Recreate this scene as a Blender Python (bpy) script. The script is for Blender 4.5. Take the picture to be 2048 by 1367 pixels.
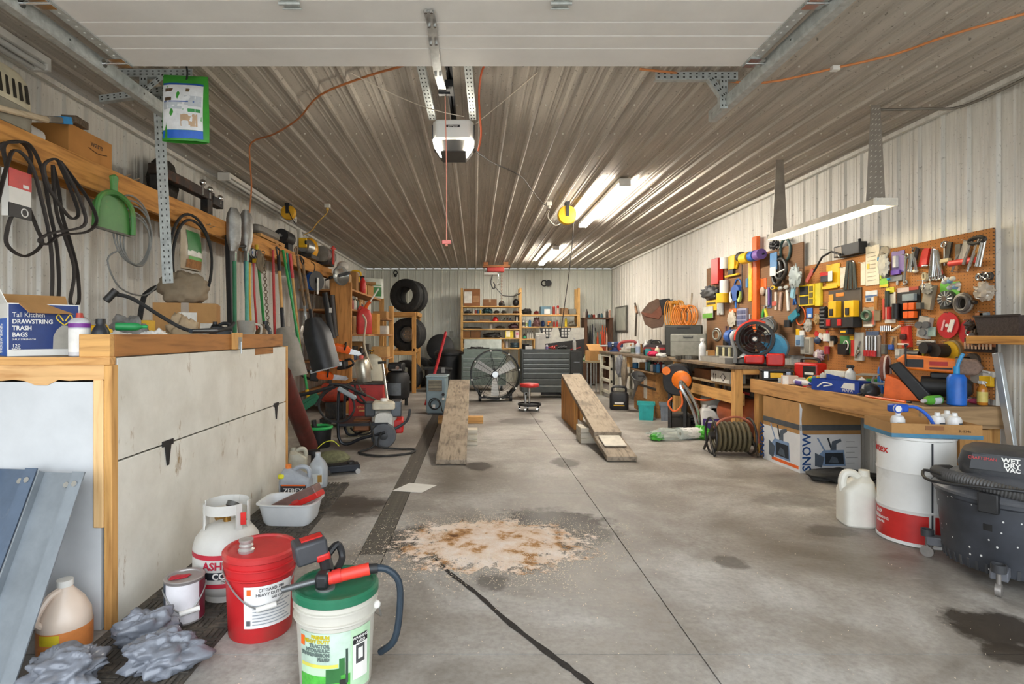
import bpy,math,random
from math import sin,cos,pi,radians,sqrt,atan2
from mathutils import Vector,Matrix,noise
V=Vector
for o in list(bpy.data.objects): bpy.data.objects.remove(o)
SC=bpy.context.scene;COL=SC.collection
rnd=random.Random(7)
# ---------------------------------------------------------------- camera
FPX,CX,CY,EYE=1100.0,950.0,668.0,1.30
cam=bpy.data.cameras.new('camera');co=bpy.data.objects.new('camera',cam);COL.objects.link(co)
co.location=(0,0,EYE);co.rotation_euler=(pi/2,0,0)
cam.sensor_width=36;cam.lens=36*FPX/2048;cam.shift_x=(1024-CX)/2048;cam.shift_y=-(683.5-CY)/2048
cam.clip_start=0.05;cam.clip_end=300
SC.camera=co
# ---------------------------------------------------------------- light
w=bpy.data.worlds.new('overcast_sky');SC.world=w;w.use_nodes=True
bg=w.node_tree.nodes['Background'];bg.inputs[0].default_value=(0.86,0.93,1.0,1);bg.inputs[1].default_value=2.15
SC.view_settings.view_transform='Standard';SC.view_settings.look='None'
SC.view_settings.gamma=1;SC.view_settings.use_curve_mapping=False
SC.view_settings.exposure=1.1
TUBE_STRENGTH=66.0
# ---------------------------------------------------------------- materials
def lin(h):
    h=h.lstrip('#');r=[int(h[i:i+2],16)/255 for i in (0,2,4)]
    return [c/12.92 if c <= .04045 else ((c+.055)/1.055)**2.4 for c in r]
_m={}
def newmat(name):
    m=bpy.data.materials.new(name);m.use_nodes=True
    nt=m.node_tree;return m,nt,nt.nodes['Principled BSDF']
def nd(nt,t,**kw):
    n=nt.nodes.new(t)
    for k,v in kw.items():
        if k[0] == 'i' and k[1:].isdigit(): n.inputs[int(k[1:])].default_value=v
        else: setattr(n,k,v)
    return n
def ramp(nt,stops):
    r=nt.nodes.new('ShaderNodeValToRGB');e=r.color_ramp.elements
    while len(e) < len(stops): e.new(.5)
    for q,(p,c) in zip(e,stops): q.position=p;q.color=(*c,1) if len(c) == 3 else c
    return r
def coords(nt,scale=(1,1,1)):
    tc=nd(nt,'ShaderNodeTexCoord');mp=nd(nt,'ShaderNodeMapping');mp.inputs['Scale'].default_value=scale
    nt.links.new(tc.outputs['Object'],mp.inputs[0]);return mp.outputs[0]
def mixc(nt,fac,a,b,mode='MIX'):
    n=nd(nt,'ShaderNodeMix',data_type='RGBA',blend_type=mode)
    for s,v in ((0,fac),(6,a),(7,b)):
        if isinstance(v,bpy.types.NodeSocket): nt.links.new(v,n.inputs[s])
        elif s == 0: n.inputs[0].default_value=v
        else: n.inputs[s].default_value=(*v,1)
    return n.outputs[2]
def mat(h,rough=.55,metal=0.0,var=.22,sc=9.0,bump=0.0,trans=0.0,em=0.0,stretch=(1,1,1),dirt=None,alpha=1.0):
    """procedural paint/plastic/metal: base colour broken by noise,optional dirt colour,bump"""
    k=(h,rough,metal,var,sc,bump,trans,em,stretch,dirt,alpha)
    if k in _m: return _m[k]
    m,nt,b=newmat('m_%s_%d' % (h.strip('#'),len(_m)));_m[k]=m
    c=lin(h);b.inputs['Roughness'].default_value=rough;b.inputs['Metallic'].default_value=metal
    co_=coords(nt,stretch)
    nz=nd(nt,'ShaderNodeTexNoise');nz.inputs['Scale'].default_value=sc;nz.inputs['Detail'].default_value=5;nz.inputs['Roughness'].default_value=.65
    nt.links.new(co_,nz.inputs['Vector'])
    lo=[x*(1-var) for x in c];hi=[min(1,x*(1+var*.55)+.01*var) for x in c]
    r=ramp(nt,[(.3,lo),(.68,hi)]);nt.links.new(nz.outputs['Fac'],r.inputs[0]);out=r.outputs[0]
    if dirt:
        n2=nd(nt,'ShaderNodeTexNoise');n2.inputs['Scale'].default_value=sc*.45;n2.inputs['Detail'].default_value=8;n2.inputs['Roughness'].default_value=.7
        nt.links.new(co_,n2.inputs['Vector'])
        r2=ramp(nt,[(.52,(0,0,0)),(.68,(1,1,1))]);nt.links.new(n2.outputs['Fac'],r2.inputs[0])
        out=mixc(nt,r2.outputs[0],out,lin(dirt))
    nt.links.new(out,b.inputs['Base Color'])
    if bump:
        bp=nd(nt,'ShaderNodeBump');bp.inputs['Strength'].default_value=bump;bp.inputs['Distance'].default_value=.01
        nt.links.new(nz.outputs['Fac'],bp.inputs['Height']);nt.links.new(bp.outputs[0],b.inputs['Normal'])
    if trans: b.inputs['Transmission Weight'].default_value=trans;b.inputs['IOR'].default_value=1.25
    if alpha < 1: b.inputs['Alpha'].default_value=alpha
    if em: b.inputs['Emission Color'].default_value=(*c,1);b.inputs['Emission Strength'].default_value=em
    return m
def wood(h,dark=None,along='z',sc=1.0,rough=.7,stain=None):
    k=('wood',h,dark,along,sc,rough,stain)
    if k in _m: return _m[k]
    m,nt,b=newmat('wood_%s_%s_%d' % (h.strip('#'),along,len(_m)));_m[k]=m
    c=lin(h);d=lin(dark) if dark else [x*.55 for x in c]
    st={'x': (1.2,14,14),'y': (14,1.2,14),'z': (14,14,1.2)}[along]
    v=coords(nt,tuple(s*sc for s in st))
    n1=nd(nt,'ShaderNodeTexNoise');n1.inputs['Scale'].default_value=2.2;n1.inputs['Detail'].default_value=6;n1.inputs['Distortion'].default_value=.6
    nt.links.new(v,n1.inputs['Vector'])
    r=ramp(nt,[(.28,d),(.5,c),(.75,[min(1,x*1.15) for x in c])]);nt.links.new(n1.outputs['Fac'],r.inputs[0]);out=r.outputs[0]
    v2=coords(nt,(3,3,3));n2=nd(nt,'ShaderNodeTexNoise');n2.inputs['Scale'].default_value=1.3;n2.inputs['Detail'].default_value=7;nt.links.new(v2,n2.inputs['Vector'])
    r2=ramp(nt,[(.5,(0,0,0)),(.75,(1,1,1))]);nt.links.new(n2.outputs['Fac'],r2.inputs[0])
    mm=nd(nt,'ShaderNodeMath',operation='MULTIPLY',i1=.75 if stain else .35);nt.links.new(r2.outputs[0],mm.inputs[0])
    out=mixc(nt,mm.outputs[0],out,lin(stain) if stain else [x*.6 for x in c])
    nt.links.new(out,b.inputs['Base Color']);b.inputs['Roughness'].default_value=rough
    bp=nd(nt,'ShaderNodeBump');bp.inputs['Strength'].default_value=.25;bp.inputs['Distance'].default_value=.004
    nt.links.new(n1.outputs['Fac'],bp.inputs['Height']);nt.links.new(bp.outputs[0],b.inputs['Normal'])
    return m
STEEL=lambda: mat('#b9bcbc',.35,.85,.25,14)
CHROME=lambda: mat('#d5d7d8',.18,1.0,.1,10)
GALV=lambda: mat('#c0c5c3',.5,.45,.25,22)
IRON=lambda: mat('#3c3b3a',.5,.6,.35,14,dirt='#5a4a3c')
BLACK=lambda: mat('#1d1d1f',.5,0,.35,12)
RUBBER=lambda: mat('#232323',.75,0,.3,14,dirt='#3d3a35')
WHITE=lambda: mat('#e6e4de',.45,0,.08,8)
RED=lambda: mat('#c3221d',.4,0,.2,8)
ORANGE=lambda: mat('#e8641a',.45,0,.15,8)
YELLOW=lambda: mat('#eebc1c',.45,0,.15,8)
BLUE=lambda: mat('#1d5fae',.4,0,.18,8)
GREEN=lambda: mat('#1f8a4a',.45,0,.2,8)
CARD=lambda: mat('#b08450',.85,0,.16,5,dirt='#9c7344')
PINE=lambda a='z': wood('#cf9d5c','#a3713a',a)
OLDW=lambda a='z': wood('#9c8d7a','#6b5e50',a,stain='#453b33')
CLEAR=lambda: mat('#dfe3e2',.12,0,.1,6,trans=.85)
# ---------------------------------------------------------------- mesh builder
def rotm(rx=0,ry=0,rz=0):
    return Matrix.Rotation(rz,4,'Z') @ Matrix.Rotation(ry,4,'Y') @ Matrix.Rotation(rx,4,'X')
class MB:
    def __init__(s): s.v=[];s.f=[];s.m=[];s.cur=0;s.X=None
    def xf(s,loc=(0,0,0),rx=0,ry=0,rz=0): s.X=Matrix.Translation(V(loc)) @ rotm(rx,ry,rz);return s
    def nox(s): s.X=None;return s
    def mi(s,i): s.cur=i;return s
    def add(s,vs,fs):
        n=len(s.v)
        s.v += [tuple(s.X @ V(p)) for p in vs] if s.X else [tuple(p) for p in vs]
        s.f += [[i+n for i in f] for f in fs];s.m += [s.cur]*len(fs);return s
    def box(s,a,b):
        (x0,y0,z0),(x1,y1,z1)=a,b
        return s.add([(x0,y0,z0),(x1,y0,z0),(x1,y1,z0),(x0,y1,z0),(x0,y0,z1),(x1,y0,z1),(x1,y1,z1),(x0,y1,z1)],
                     [(3,2,1,0),(4,5,6,7),(0,1,5,4),(1,2,6,5),(2,3,7,6),(3,0,4,7)])
    def cb(s,c,d): return s.box([c[i]-d[i]/2 for i in range(3)],[c[i]+d[i]/2 for i in range(3)])
    def bar(s,p0,p1,wd,th,up=(0,0,1)):
        """rectangular bar from p0 to p1,wd across,th along up"""
        p0,p1=V(p0),V(p1);t=(p1-p0).normalized();u=V(up)
        if abs(t.dot(u)) > .98: u=V((0,1,0))
        a=t.cross(u).normalized();b=a.cross(t).normalized();a *= wd/2;b *= th/2
        vs=[p0-a-b,p0+a-b,p0+a+b,p0-a+b,p1-a-b,p1+a-b,p1+a+b,p1-a+b]
        return s.add(vs,[(0,1,2,3),(7,6,5,4),(4,5,1,0),(5,6,2,1),(6,7,3,2),(7,4,0,3)])
    def cyl(s,p0,p1,r0,r1=None,n=14,cap=True):
        r1=r0 if r1 is None else r1
        return s.rings([p0,p1],[r0,r1],n,cap)
    def rings(s,pts,rs,n=10,cap=True,closed=False):
        pts=[V(p) for p in pts];N=len(pts);vs=[];fs=[]
        def tg(i):
            if closed: return (pts[(i+1) % N]-pts[i-1])
            return pts[min(i+1,N-1)]-pts[max(i-1,0)]
        t=tg(0).normalized();u=V((0,0,1)) if abs(t.z) < .9 else V((1,0,0));a=t.cross(u).normalized()
        for i in range(N):
            t=tg(i)
            if t.length < 1e-9: t=V((0,0,1))
            t.normalize();a=(a - t*a.dot(t))
            a=a.normalized() if a.length > 1e-6 else t.orthogonal().normalized()
            b=t.cross(a)
            vs += [pts[i]+(a*cos(2*pi*k/n)+b*sin(2*pi*k/n))*rs[i] for k in range(n)]
        for i in range(N if closed else N-1):
            j=(i+1) % N
            for k in range(n): fs.append((i*n+k,i*n+(k+1) % n,j*n+(k+1) % n,j*n+k))
        if cap and not closed: fs.append(tuple(range(n-1,-1,-1)));fs.append(tuple((N-1)*n+k for k in range(n)))
        return s.add(vs,fs)
    def tube(s,pts,r,n=8,sm=4,closed=False):
        if sm: pts=spline(pts,sm,closed)
        return s.rings(pts,[r]*len(pts),n,True,closed)
    def lathe(s,prof,n=28,o=(0,0,0),cap=True):
        vs=[];fs=[];N=len(prof)
        for r,z in prof: vs += [(o[0]+r*cos(2*pi*k/n),o[1]+r*sin(2*pi*k/n),o[2]+z) for k in range(n)]
        for i in range(N-1):
            for k in range(n): fs.append((i*n+k,i*n+(k+1) % n,(i+1)*n+(k+1) % n,(i+1)*n+k))
        if cap:
            if prof[0][0] > 1e-6: fs.append(tuple(range(n-1,-1,-1)))
            if prof[-1][0] > 1e-6: fs.append(tuple((N-1)*n+k for k in range(n)))
        return s.add(vs,fs)
    def prism(s,poly,th,y=0.0):
        """polygon given in (x,z),thickness th along y starting at y (front=-y side)"""
        ar=sum(poly[i-1][0]*poly[i][1]-poly[i][0]*poly[i-1][1] for i in range(len(poly)))
        if ar < 0: poly=poly[::-1]
        n=len(poly);vs=[(p[0],y,p[1]) for p in poly]+[(p[0],y+th,p[1]) for p in poly]
        fs=[tuple(range(n)),tuple(range(2*n-1,n-1,-1))]+[((i+1) % n,i,i+n,(i+1) % n+n) for i in range(n)]
        return s.add(vs,fs)
    def prz(s,poly,z0,z1):
        ar=sum(poly[i-1][0]*poly[i][1]-poly[i][0]*poly[i-1][1] for i in range(len(poly)))
        if ar < 0: poly=poly[::-1]
        n=len(poly);vs=[(p[0],p[1],z0) for p in poly]+[(p[0],p[1],z1) for p in poly]
        fs=[tuple(range(n-1,-1,-1)),tuple(range(n,2*n))]+[(i,(i+1) % n,(i+1) % n+n,i+n) for i in range(n)]
        return s.add(vs,fs)
    def torus(s,c,R,r,ax='y',n=28,k=8,a0=0,a1=2*pi):
        full=abs(a1-a0-2*pi) < 1e-6;N=n if full else n+1;pts=[]
        for i in range(N):
            a=a0+(a1-a0)*i/n
            d={'y': (cos(a),0,sin(a)),'z': (cos(a),sin(a),0),'x': (0,cos(a),sin(a))}[ax]
            pts.append(V(c)+V(d)*R)
        return s.rings(pts,[r]*N,k,True,full)
    def sph(s,c,r,n=14,m=8):
        r=(r,r,r) if not hasattr(r,'__len__') else r;vs=[];fs=[]
        for j in range(1,m):
            t=pi*j/m;vs += [(c[0]+r[0]*sin(t)*cos(2*pi*k/n),c[1]+r[1]*sin(t)*sin(2*pi*k/n),c[2]-r[2]*cos(t)) for k in range(n)]
        b=len(vs);vs += [(c[0],c[1],c[2]-r[2]),(c[0],c[1],c[2]+r[2])]
        for j in range(m-2):
            for k in range(n): fs.append((j*n+k,j*n+(k+1) % n,(j+1)*n+(k+1) % n,(j+1)*n+k))
        for k in range(n): fs.append((b,(k+1) % n,k));fs.append((b+1,(m-2)*n+k,(m-2)*n+(k+1) % n))
        return s.add(vs,fs)
    def blob(s,c,r,amp=.25,fr=3.0,seed=0,n=28,m=18,flat=None,fold=0.0):
        """crumpled lump: noisy ellipsoid,flattened at z=flat"""
        b0=len(s.v);X=s.X;s.X=None
        s.sph((0,0,0),1,n,m)
        for i in range(b0,len(s.v)):
            p=V(s.v[i]);q=p*fr+V((seed*7.3,seed*3.1,seed))
            d=1+amp*noise.noise(q)+amp*.5*noise.noise(q*2.3)
            if fold: d += fold*(abs(noise.noise(V((q.x*.9,q.y*2.4,q.z*1.1))*1.7))-.22)
            p=p*d;p=V((c[0]+p.x*r[0],c[1]+p.y*r[1],c[2]+p.z*r[2]))
            if flat is not None and p.z < flat: p.z=flat
            s.v[i]=tuple(X @ p) if X else tuple(p)
        s.X=X;return s
    def patch(s,R,a0,a1,z0,z1,n=12,R2=None):
        """cylindrical label patch;angle 0 faces -y"""
        R2=R if R2 is None else R2;vs=[];fs=[]
        for i in range(n+1):
            a=a0+(a1-a0)*i/n
            vs += [(R*sin(a),-R*cos(a),z0),(R2*sin(a),-R2*cos(a),z1)]
        for i in range(n): fs.append((2*i,2*i+2,2*i+3,2*i+1))
        return s.add(vs,fs)
    def shell(s,x0,y0,x1,y1,z0,z1,t=.004,tx=0.0):
        """open-topped tray;tx widens the top"""
        o=lambda e,z: [(x0-e,y0-e,z),(x1+e,y0-e,z),(x1+e,y1+e,z),(x0-e,y1+e,z)]
        vs=o(0,z0)+o(tx,z1)+o(tx-t,z1)+o(-t,z0+t)
        fs=[(3,2,1,0)]
        for b in (0,4,8):
            for k in range(4): fs.append((b+k,b+(k+1) % 4,b+4+(k+1) % 4,b+4+k))
        fs.append((12,13,14,15));return s.add(vs,fs)
    def mesh(s,name,mats,smooth=35):
        me=bpy.data.meshes.new(name);me.from_pydata(s.v,[],s.f)
        for m in (mats if isinstance(mats,(list,tuple)) else [mats]): me.materials.append(m)
        me.polygons.foreach_set('material_index',s.m)
        me.update()
        if smooth:
            me.polygons.foreach_set('use_smooth',[True]*len(me.polygons));me.set_sharp_from_angle(angle=radians(smooth))
        return me
def spline(pts,sm=4,closed=False):
    P=[V(p) for p in pts];N=len(P);out=[]
    if N < 3: return P
    for i in range(N if closed else N-1):
        g=lambda k: P[k % N] if closed else P[max(0,min(N-1,k))]
        p0,p1,p2,p3=g(i-1),g(i),g(i+1),g(i+2)
        for j in range(sm):
            t=j/sm
            out.append(.5*((2*p1)+(p2-p0)*t+(2*p0-5*p1+4*p2-p3)*t*t+(3*p1-p0-3*p2+p3)*t**3))
    if not closed: out.append(P[-1])
    return out
# ---------------------------------------------------------------- objects
def obj(name,mb,mats,parent=None,bev=0,smooth=35,kind=None):
    me=mb.mesh(name,mats,smooth) if isinstance(mb,MB) else mb
    o=bpy.data.objects.new(name,me);COL.objects.link(o)
    if parent: o.parent=parent
    if bev:
        b=o.modifiers.new('bevel','BEVEL');b.width=bev;b.segments=2;b.limit_method='ANGLE';b.angle_limit=radians(50)
    if kind: o['kind']=kind
    return o
def tag(o,label,cat,group=None):
    o['label']=label;o['category']=cat
    if group: o['group']=group
    return o
def thing(name,label,cat,loc=(0,0,0),rz=0,group=None,rx=0,ry=0):
    o=bpy.data.objects.new(name,None);COL.objects.link(o);o.empty_display_size=.1
    o.location=loc;o.rotation_euler=(rx,ry,rz);return tag(o,label,cat,group)
def solo(name,label,cat,mb,mats,loc=(0,0,0),rz=0,group=None,bev=0,rx=0,ry=0,smooth=35):
    o=obj(name,mb,mats,None,bev,smooth);o.location=loc;o.rotation_euler=(rx,ry,rz);return tag(o,label,cat,group)
def make(name,label,cat,loc,rz,parts,group=None,rx=0,ry=0,bev=0):
    """parts: list of (part_name,MB,mats[,bev])"""
    t=thing(name,label,cat,loc,rz,group,rx,ry)
    for p in parts: obj(p[0],p[1],p[2],t,p[3] if len(p) > 3 else bev)
    return t
def copy_tree(root,loc=None,rz=None,label=None):
    r=root.copy();COL.objects.link(r)
    if loc is not None: r.location=loc
    if rz is not None: r.rotation_euler.z=rz
    if label: r['label']=label
    for ch in [c for c in bpy.data.objects if c.parent == root]:
        c=ch.copy();COL.objects.link(c);c.parent=r
        for g in [q for q in bpy.data.objects if q.parent == ch]:
            d=g.copy();COL.objects.link(d);d.parent=c
    return r
def text(body,size,parent,m,loc=(0,0,0),rx=pi/2,ry=0,rz=0,wrap=None,name='lettering',ext=.0008,al='CENTER',sx=1.0,bold=0.0,roll=0.0):
    """flat printed lettering as a mesh facing -y;wrap=radius bends it round a vertical cylinder;roll turns it in its own plane"""
    cu=bpy.data.curves.new('t','FONT');cu.body=body;cu.size=size;cu.extrude=ext;cu.align_x=al;cu.resolution_u=2;cu.offset=bold
    to=bpy.data.objects.new('t',cu);COL.objects.link(to);bpy.context.view_layer.update()
    me=bpy.data.meshes.new_from_object(to.evaluated_get(bpy.context.evaluated_depsgraph_get()))
    bpy.data.objects.remove(to);bpy.data.curves.remove(cu)
    for v in me.vertices:
        v.co.x *= sx
        if roll: v.co=Matrix.Rotation(roll,3,'Z') @ v.co
        if wrap:
            a=(v.co.x+loc[0])/wrap;y=v.co.y;d=wrap+v.co.z
            v.co=(d*sin(a),-d*cos(a),y+loc[2])
    me.materials.clear();me.materials.append(m);me.name=name
    o=bpy.data.objects.new(name,me);COL.objects.link(o);o.parent=parent
    if not wrap: o.location=loc;o.rotation_euler=(rx,ry,rz)
    return o
# ---------------------------------------------------------------- photo pixel -> place
XR,XL,YB,HC=3.67,-2.93,14.84,3.05
def at(px,py,Y): return V(((px-CX)/FPX*Y,Y,EYE-(py-CY)/FPX*Y))
def fl(px,py,z=0.0):
    Y=(EYE-z)*FPX/(py-CY);return V(((px-CX)/FPX*Y,Y,z))
def rw(px,py,off=0.0):
    X=XR-off;Y=X*FPX/(px-CX);return V((X,Y,EYE-(py-CY)/FPX*Y))
def lw(px,py,off=0.0):
    X=XL+off;Y=X*FPX/(px-CX);return V((X,Y,EYE-(py-CY)/FPX*Y))
def bw(px,py,off=0.0): return at(px,py,YB-off)
def xp(px,X,py):
    Y=X*FPX/(px-CX);return V((X,Y,EYE-(py-CY)/FPX*Y))
def cl(px,py,z=HC):
    Y=(z-EYE)*FPX/(CY-py);return V(((px-CX)/FPX*Y,Y,z))
# ================================================================ SETTING
def struct(name,mb,m,parent=None,bev=0):
    o=obj(name,mb,m,parent,bev)
    if parent is None: o['kind']='structure'
    return o
def panel_metal(name,h,dirt,streak,rough=.45,amount=.5):
    m,nt,b=newmat(name);c=lin(h);d=lin(dirt)
    v=coords(nt,streak);n1=nd(nt,'ShaderNodeTexNoise');n1.inputs['Scale'].default_value=3;n1.inputs['Detail'].default_value=8;n1.inputs['Roughness'].default_value=.7
    nt.links.new(v,n1.inputs['Vector'])
    r=ramp(nt,[(.42,(0,0,0)),(.8,(amount,)*3)]);nt.links.new(n1.outputs['Fac'],r.inputs[0])
    v2=coords(nt,tuple(0.35*s+9 for s in streak));n2=nd(nt,'ShaderNodeTexNoise');n2.inputs['Scale'].default_value=5;n2.inputs['Detail'].default_value=6
    nt.links.new(v2,n2.inputs['Vector'])
    r2=ramp(nt,[(.62,(0,0,0)),(.7,(1,1,1))]);nt.links.new(n2.outputs['Fac'],r2.inputs[0])
    o1=mixc(nt,r.outputs[0],c,d)
    mm=nd(nt,'ShaderNodeMath',operation='MULTIPLY',i1=amount*.9);nt.links.new(r2.outputs[0],mm.inputs[0])
    nt.links.new(mixc(nt,mm.outputs[0],o1,[x*.6 for x in d]),b.inputs['Base Color']);b.inputs['Roughness'].default_value=rough
    return m
M9=.2286
def rib_profile(n):
    """n 9-inch modules of ribbed sheet: (x,depth)"""
    p=[]
    for i in range(n):
        x=i*M9
        for dx,d in ((0,0),(.084,0),(.0905,.004),(.0985,.004),(.105,0),(.124,0),(.1305,.004),(.1385,.004),(.145,0)): p.append((x+dx,d))
        p += [(x+.172,0),(x+.188,.019),(x+.212,.019),(x+.2285,0)]
    return p
def sheet_mesh(name,n,L,m):
    mb=MB();p=rib_profile(n);N=len(p)
    vs=[(x,-d,0) for x,d in p]+[(x,-d,L) for x,d in p]
    mb.add(vs,[(i,i+1,N+i+1,N+i) for i in range(N-1)]);return mb.mesh(name,m,20)
WR=panel_metal('painted_steel_wall','#d9d6cd','#8d8375',(6,6,.35),amount=.55)
WB=panel_metal('painted_steel_back','#dfe1d6','#8a8776',(6,6,.35),amount=.35)
WC=panel_metal('painted_steel_ceiling','#bfb7ab','#655a4e',(3,3,.18),.75,.75)
def ribbed_wall(root,total,L,m,place):
    full=sheet_mesh('steel_panel',4,L,m);k=0;x=0.0;n=math.ceil(total/M9)
    while n > 0:
        q=min(4,n);me=full if q == 4 else sheet_mesh('steel_panel',q,L,m)
        o=obj('panel',me,None,root);o.matrix_local=place(x);x += q*M9;n -= q
Y0=-.35
b=MB().box((XR+.03,Y0,0),(XR+.12,YB+.1,HC));wall_r=struct('wall_right',b,WR)
ribbed_wall(wall_r,YB-Y0,HC,WR,lambda x: Matrix.Translation((XR+.028,YB-x,0)) @ rotm(rz=-pi/2))
b=MB().box((XL-.12,Y0,0),(XL-.03,YB+.1,HC));wall_l=struct('wall_left',b,WR)
ribbed_wall(wall_l,YB-Y0,HC,WR,lambda x: Matrix.Translation((XL-.028,Y0+x,0)) @ rotm(rz=pi/2))
b=MB().box((XL-.12,YB+.03,0),(XR+.12,YB+.12,HC));wall_b=struct('wall_back',b,WB)
ribbed_wall(wall_b,XR-XL,HC,WB,lambda x: Matrix.Translation((XL+x,YB+.028,0)))
b=MB().box((XL-.12,Y0,HC+.03),(XR+.12,YB+.1,HC+.1));ceil_=struct('ceiling',b,WC)
ribbed_wall(ceil_,XR-XL,YB-Y0,WC,lambda x: Matrix.Translation((XL+x,YB,HC+.028)) @ rotm(rx=pi/2))
b=MB()
for j in range(24):
    for i in range(29):
        x=XL+.05+i*M9;y=.6+j*.61
        if x < XR: b.cyl((x,y,HC+.028),(x,y,HC+.018),.007,.006,6)
s_=obj('screw',b,mat('#d8d4c8',.4,.3),ceil_,kind='stuff')
struct('trim_1',MB().box((XL,YB-.03,HC-.035),(XR,YB+.005,HC+.005)),mat('#a9a99c',.6))
struct('trim_2',MB().box((XR-.03,Y0,HC-.03),(XR+.005,YB,HC+.005)),WR)
struct('trim_3',MB().box((XL-.005,Y0,HC-.03),(XL+.03,YB,HC+.005)),WR)
def concrete():
    m,nt,b=newmat('concrete_floor');v=coords(nt)
    def nz(s,det=6,ro=.6,dist=0):
        n=nd(nt,'ShaderNodeTexNoise');n.inputs['Scale'].default_value=s;n.inputs['Detail'].default_value=det;n.inputs['Roughness'].default_value=ro;n.inputs['Distortion'].default_value=dist
        nt.links.new(v,n.inputs['Vector']);return n
    n1=nz(1.1,9,.66,.4);r1=ramp(nt,[(.34,lin('#79736b')),(.5,lin('#a09b94')),(.65,lin('#c6c4bf'))]);nt.links.new(n1.outputs['Fac'],r1.inputs[0])
    n2=nz(38,4);r2=ramp(nt,[(.3,(.72,)*3),(.6,(1.0,)*3)]);nt.links.new(n2.outputs['Fac'],r2.inputs[0])
    out=mixc(nt,.8,r1.outputs[0],r2.outputs[0],'MULTIPLY')
    n3=nz(.9,8,.7,.8);r3=ramp(nt,[(.36,(0,0,0)),(.64,(1,1,1))]);nt.links.new(n3.outputs['Fac'],r3.inputs[0])
    mm=nd(nt,'ShaderNodeMath',operation='MULTIPLY',i1=.3);nt.links.new(r3.outputs[0],mm.inputs[0])
    out=mixc(nt,mm.outputs[0],out,lin('#5b4c3e'))
    n4=nz(5.5,6,.7)
    st=[fl(958,932).to_tuple()[:2]+(.16,.2,.9),fl(1130,925).to_tuple()[:2]+(.15,.26,.75),fl(1105,1050).to_tuple()[:2]+(.45,.4,.97),fl(1660,1062).to_tuple()[:2]+(.18,.14,.55),
          fl(1455,1123).to_tuple()[:2]+(.11,.1,.6),fl(985,1165).to_tuple()[:2]+(.1,.12,.6),fl(1985,1255).to_tuple()[:2]+(.24,.2,.95),fl(2040,1310).to_tuple()[:2]+(.14,.1,.9),fl(860,1080).to_tuple()[:2]+(.4,.3,.8),
          fl(1040,842).to_tuple()[:2]+(.4,.3,.6),fl(1295,822).to_tuple()[:2]+(.35,.2,.85),fl(700,1010).to_tuple()[:2]+(.35,.3,.8),fl(1195,1064).to_tuple()[:2]+(.1,.1,.85),fl(1590,1000).to_tuple()[:2]+(.35,.22,.35)]
    for x,y,rx,ry,k in st:
        mp=nd(nt,'ShaderNodeMapping');nt.links.new(v,mp.inputs[0])
        mp.inputs['Scale'].default_value=(1/rx,1/ry,0);mp.inputs['Location'].default_value=(-x/rx,-y/ry,0)
        ln=nd(nt,'ShaderNodeVectorMath',operation='LENGTH');nt.links.new(mp.outputs[0],ln.inputs[0])
        ma=nd(nt,'ShaderNodeMath',operation='MULTIPLY_ADD',i1=1.7,i2=-.85);nt.links.new(n4.outputs['Fac'],ma.inputs[0])
        ad=nd(nt,'ShaderNodeMath',operation='ADD');nt.links.new(ln.outputs['Value'],ad.inputs[0]);nt.links.new(ma.outputs[0],ad.inputs[1])
        mr=nd(nt,'ShaderNodeMapRange',i1=.68,i2=1.0,i3=k,i4=0.0);nt.links.new(ad.outputs[0],mr.inputs[0])
        out=mixc(nt,mr.outputs[0],out,lin('#2e251d'))
    nt.links.new(out,b.inputs['Base Color'])
    r5=ramp(nt,[(.35,(.42,)*3),(.7,(.72,)*3)]);nt.links.new(n1.outputs['Fac'],r5.inputs[0]);nt.links.new(r5.outputs[0],b.inputs['Roughness'])
    bp=nd(nt,'ShaderNodeBump');bp.inputs['Strength'].default_value=.25;bp.inputs['Distance'].default_value=.004;nt.links.new(n2.outputs['Fac'],bp.inputs['Height']);nt.links.new(bp.outputs[0],b.inputs['Normal'])
    return m
CON=concrete()
floor=struct('floor',MB().box((XL-.1,Y0-.1,-.2),(XR+.1,YB+.1,-.03)),mat('#2a2622',.9))
ys=[Y0-.1,2.235,4.51,6.8,9.1,11.4,YB+.05]
for x0,x1 in ((XL-.1,-.685),(-.535,.915),(.915,XR+.1)):
    for a,c in zip(ys,ys[1:]):
        if x0 < -1 and a < 1: continue
        obj('slab',MB().box((x0+.003,a+.003,-.1),(x1-.003,c-.003,0)),CON,floor)
obj('slab',MB().box((XL-.1,Y0-.1,-.1),(-.538,2.232,0)),CON,floor);obj('slab',MB().box((-.69,2.238,-.1),(-.538,3.25,0)),CON,floor)
gr=mat('#5d564d',.8,.1,.4,20,dirt='#766b5d')
obj('drain_channel',MB().box((-.685,3.25,-.1),(-.535,YB,-.02)),mat('#191614',.9),floor)
sl=MB().box((-.07,-.009,-.018),(.07,.009,-.001)).mesh('slat',gr,0)
for i in range(290):
    o=obj('slat',sl,None,floor);o.location=(-.61,3.27+i*.025,0)
obj('grate_rail',MB().box((-.683,3.25,-.018),(-.676,YB,0)).box((-.544,3.25,-.018),(-.537,YB,0)).box((-.68,10.52,-.018),(-.54,YB,-.001)),gr,floor)
cr=[fl(868,1118),fl(905,1150),fl(955,1188),fl(1010,1238),fl(1080,1293),fl(1130,1330),fl(1190,1375)]
b=MB();P=spline(cr,4);L=[]
for i,p in enumerate(P):
    t=(P[min(i+1,len(P)-1)]-P[max(i-1,0)]).normalized();nrm=V((-t.y,t.x,0));wd=.011+.008*rnd.random()
    L += [p+nrm*wd+V((0,0,.0015)),p-nrm*wd+V((0,0,.0015))]
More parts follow.
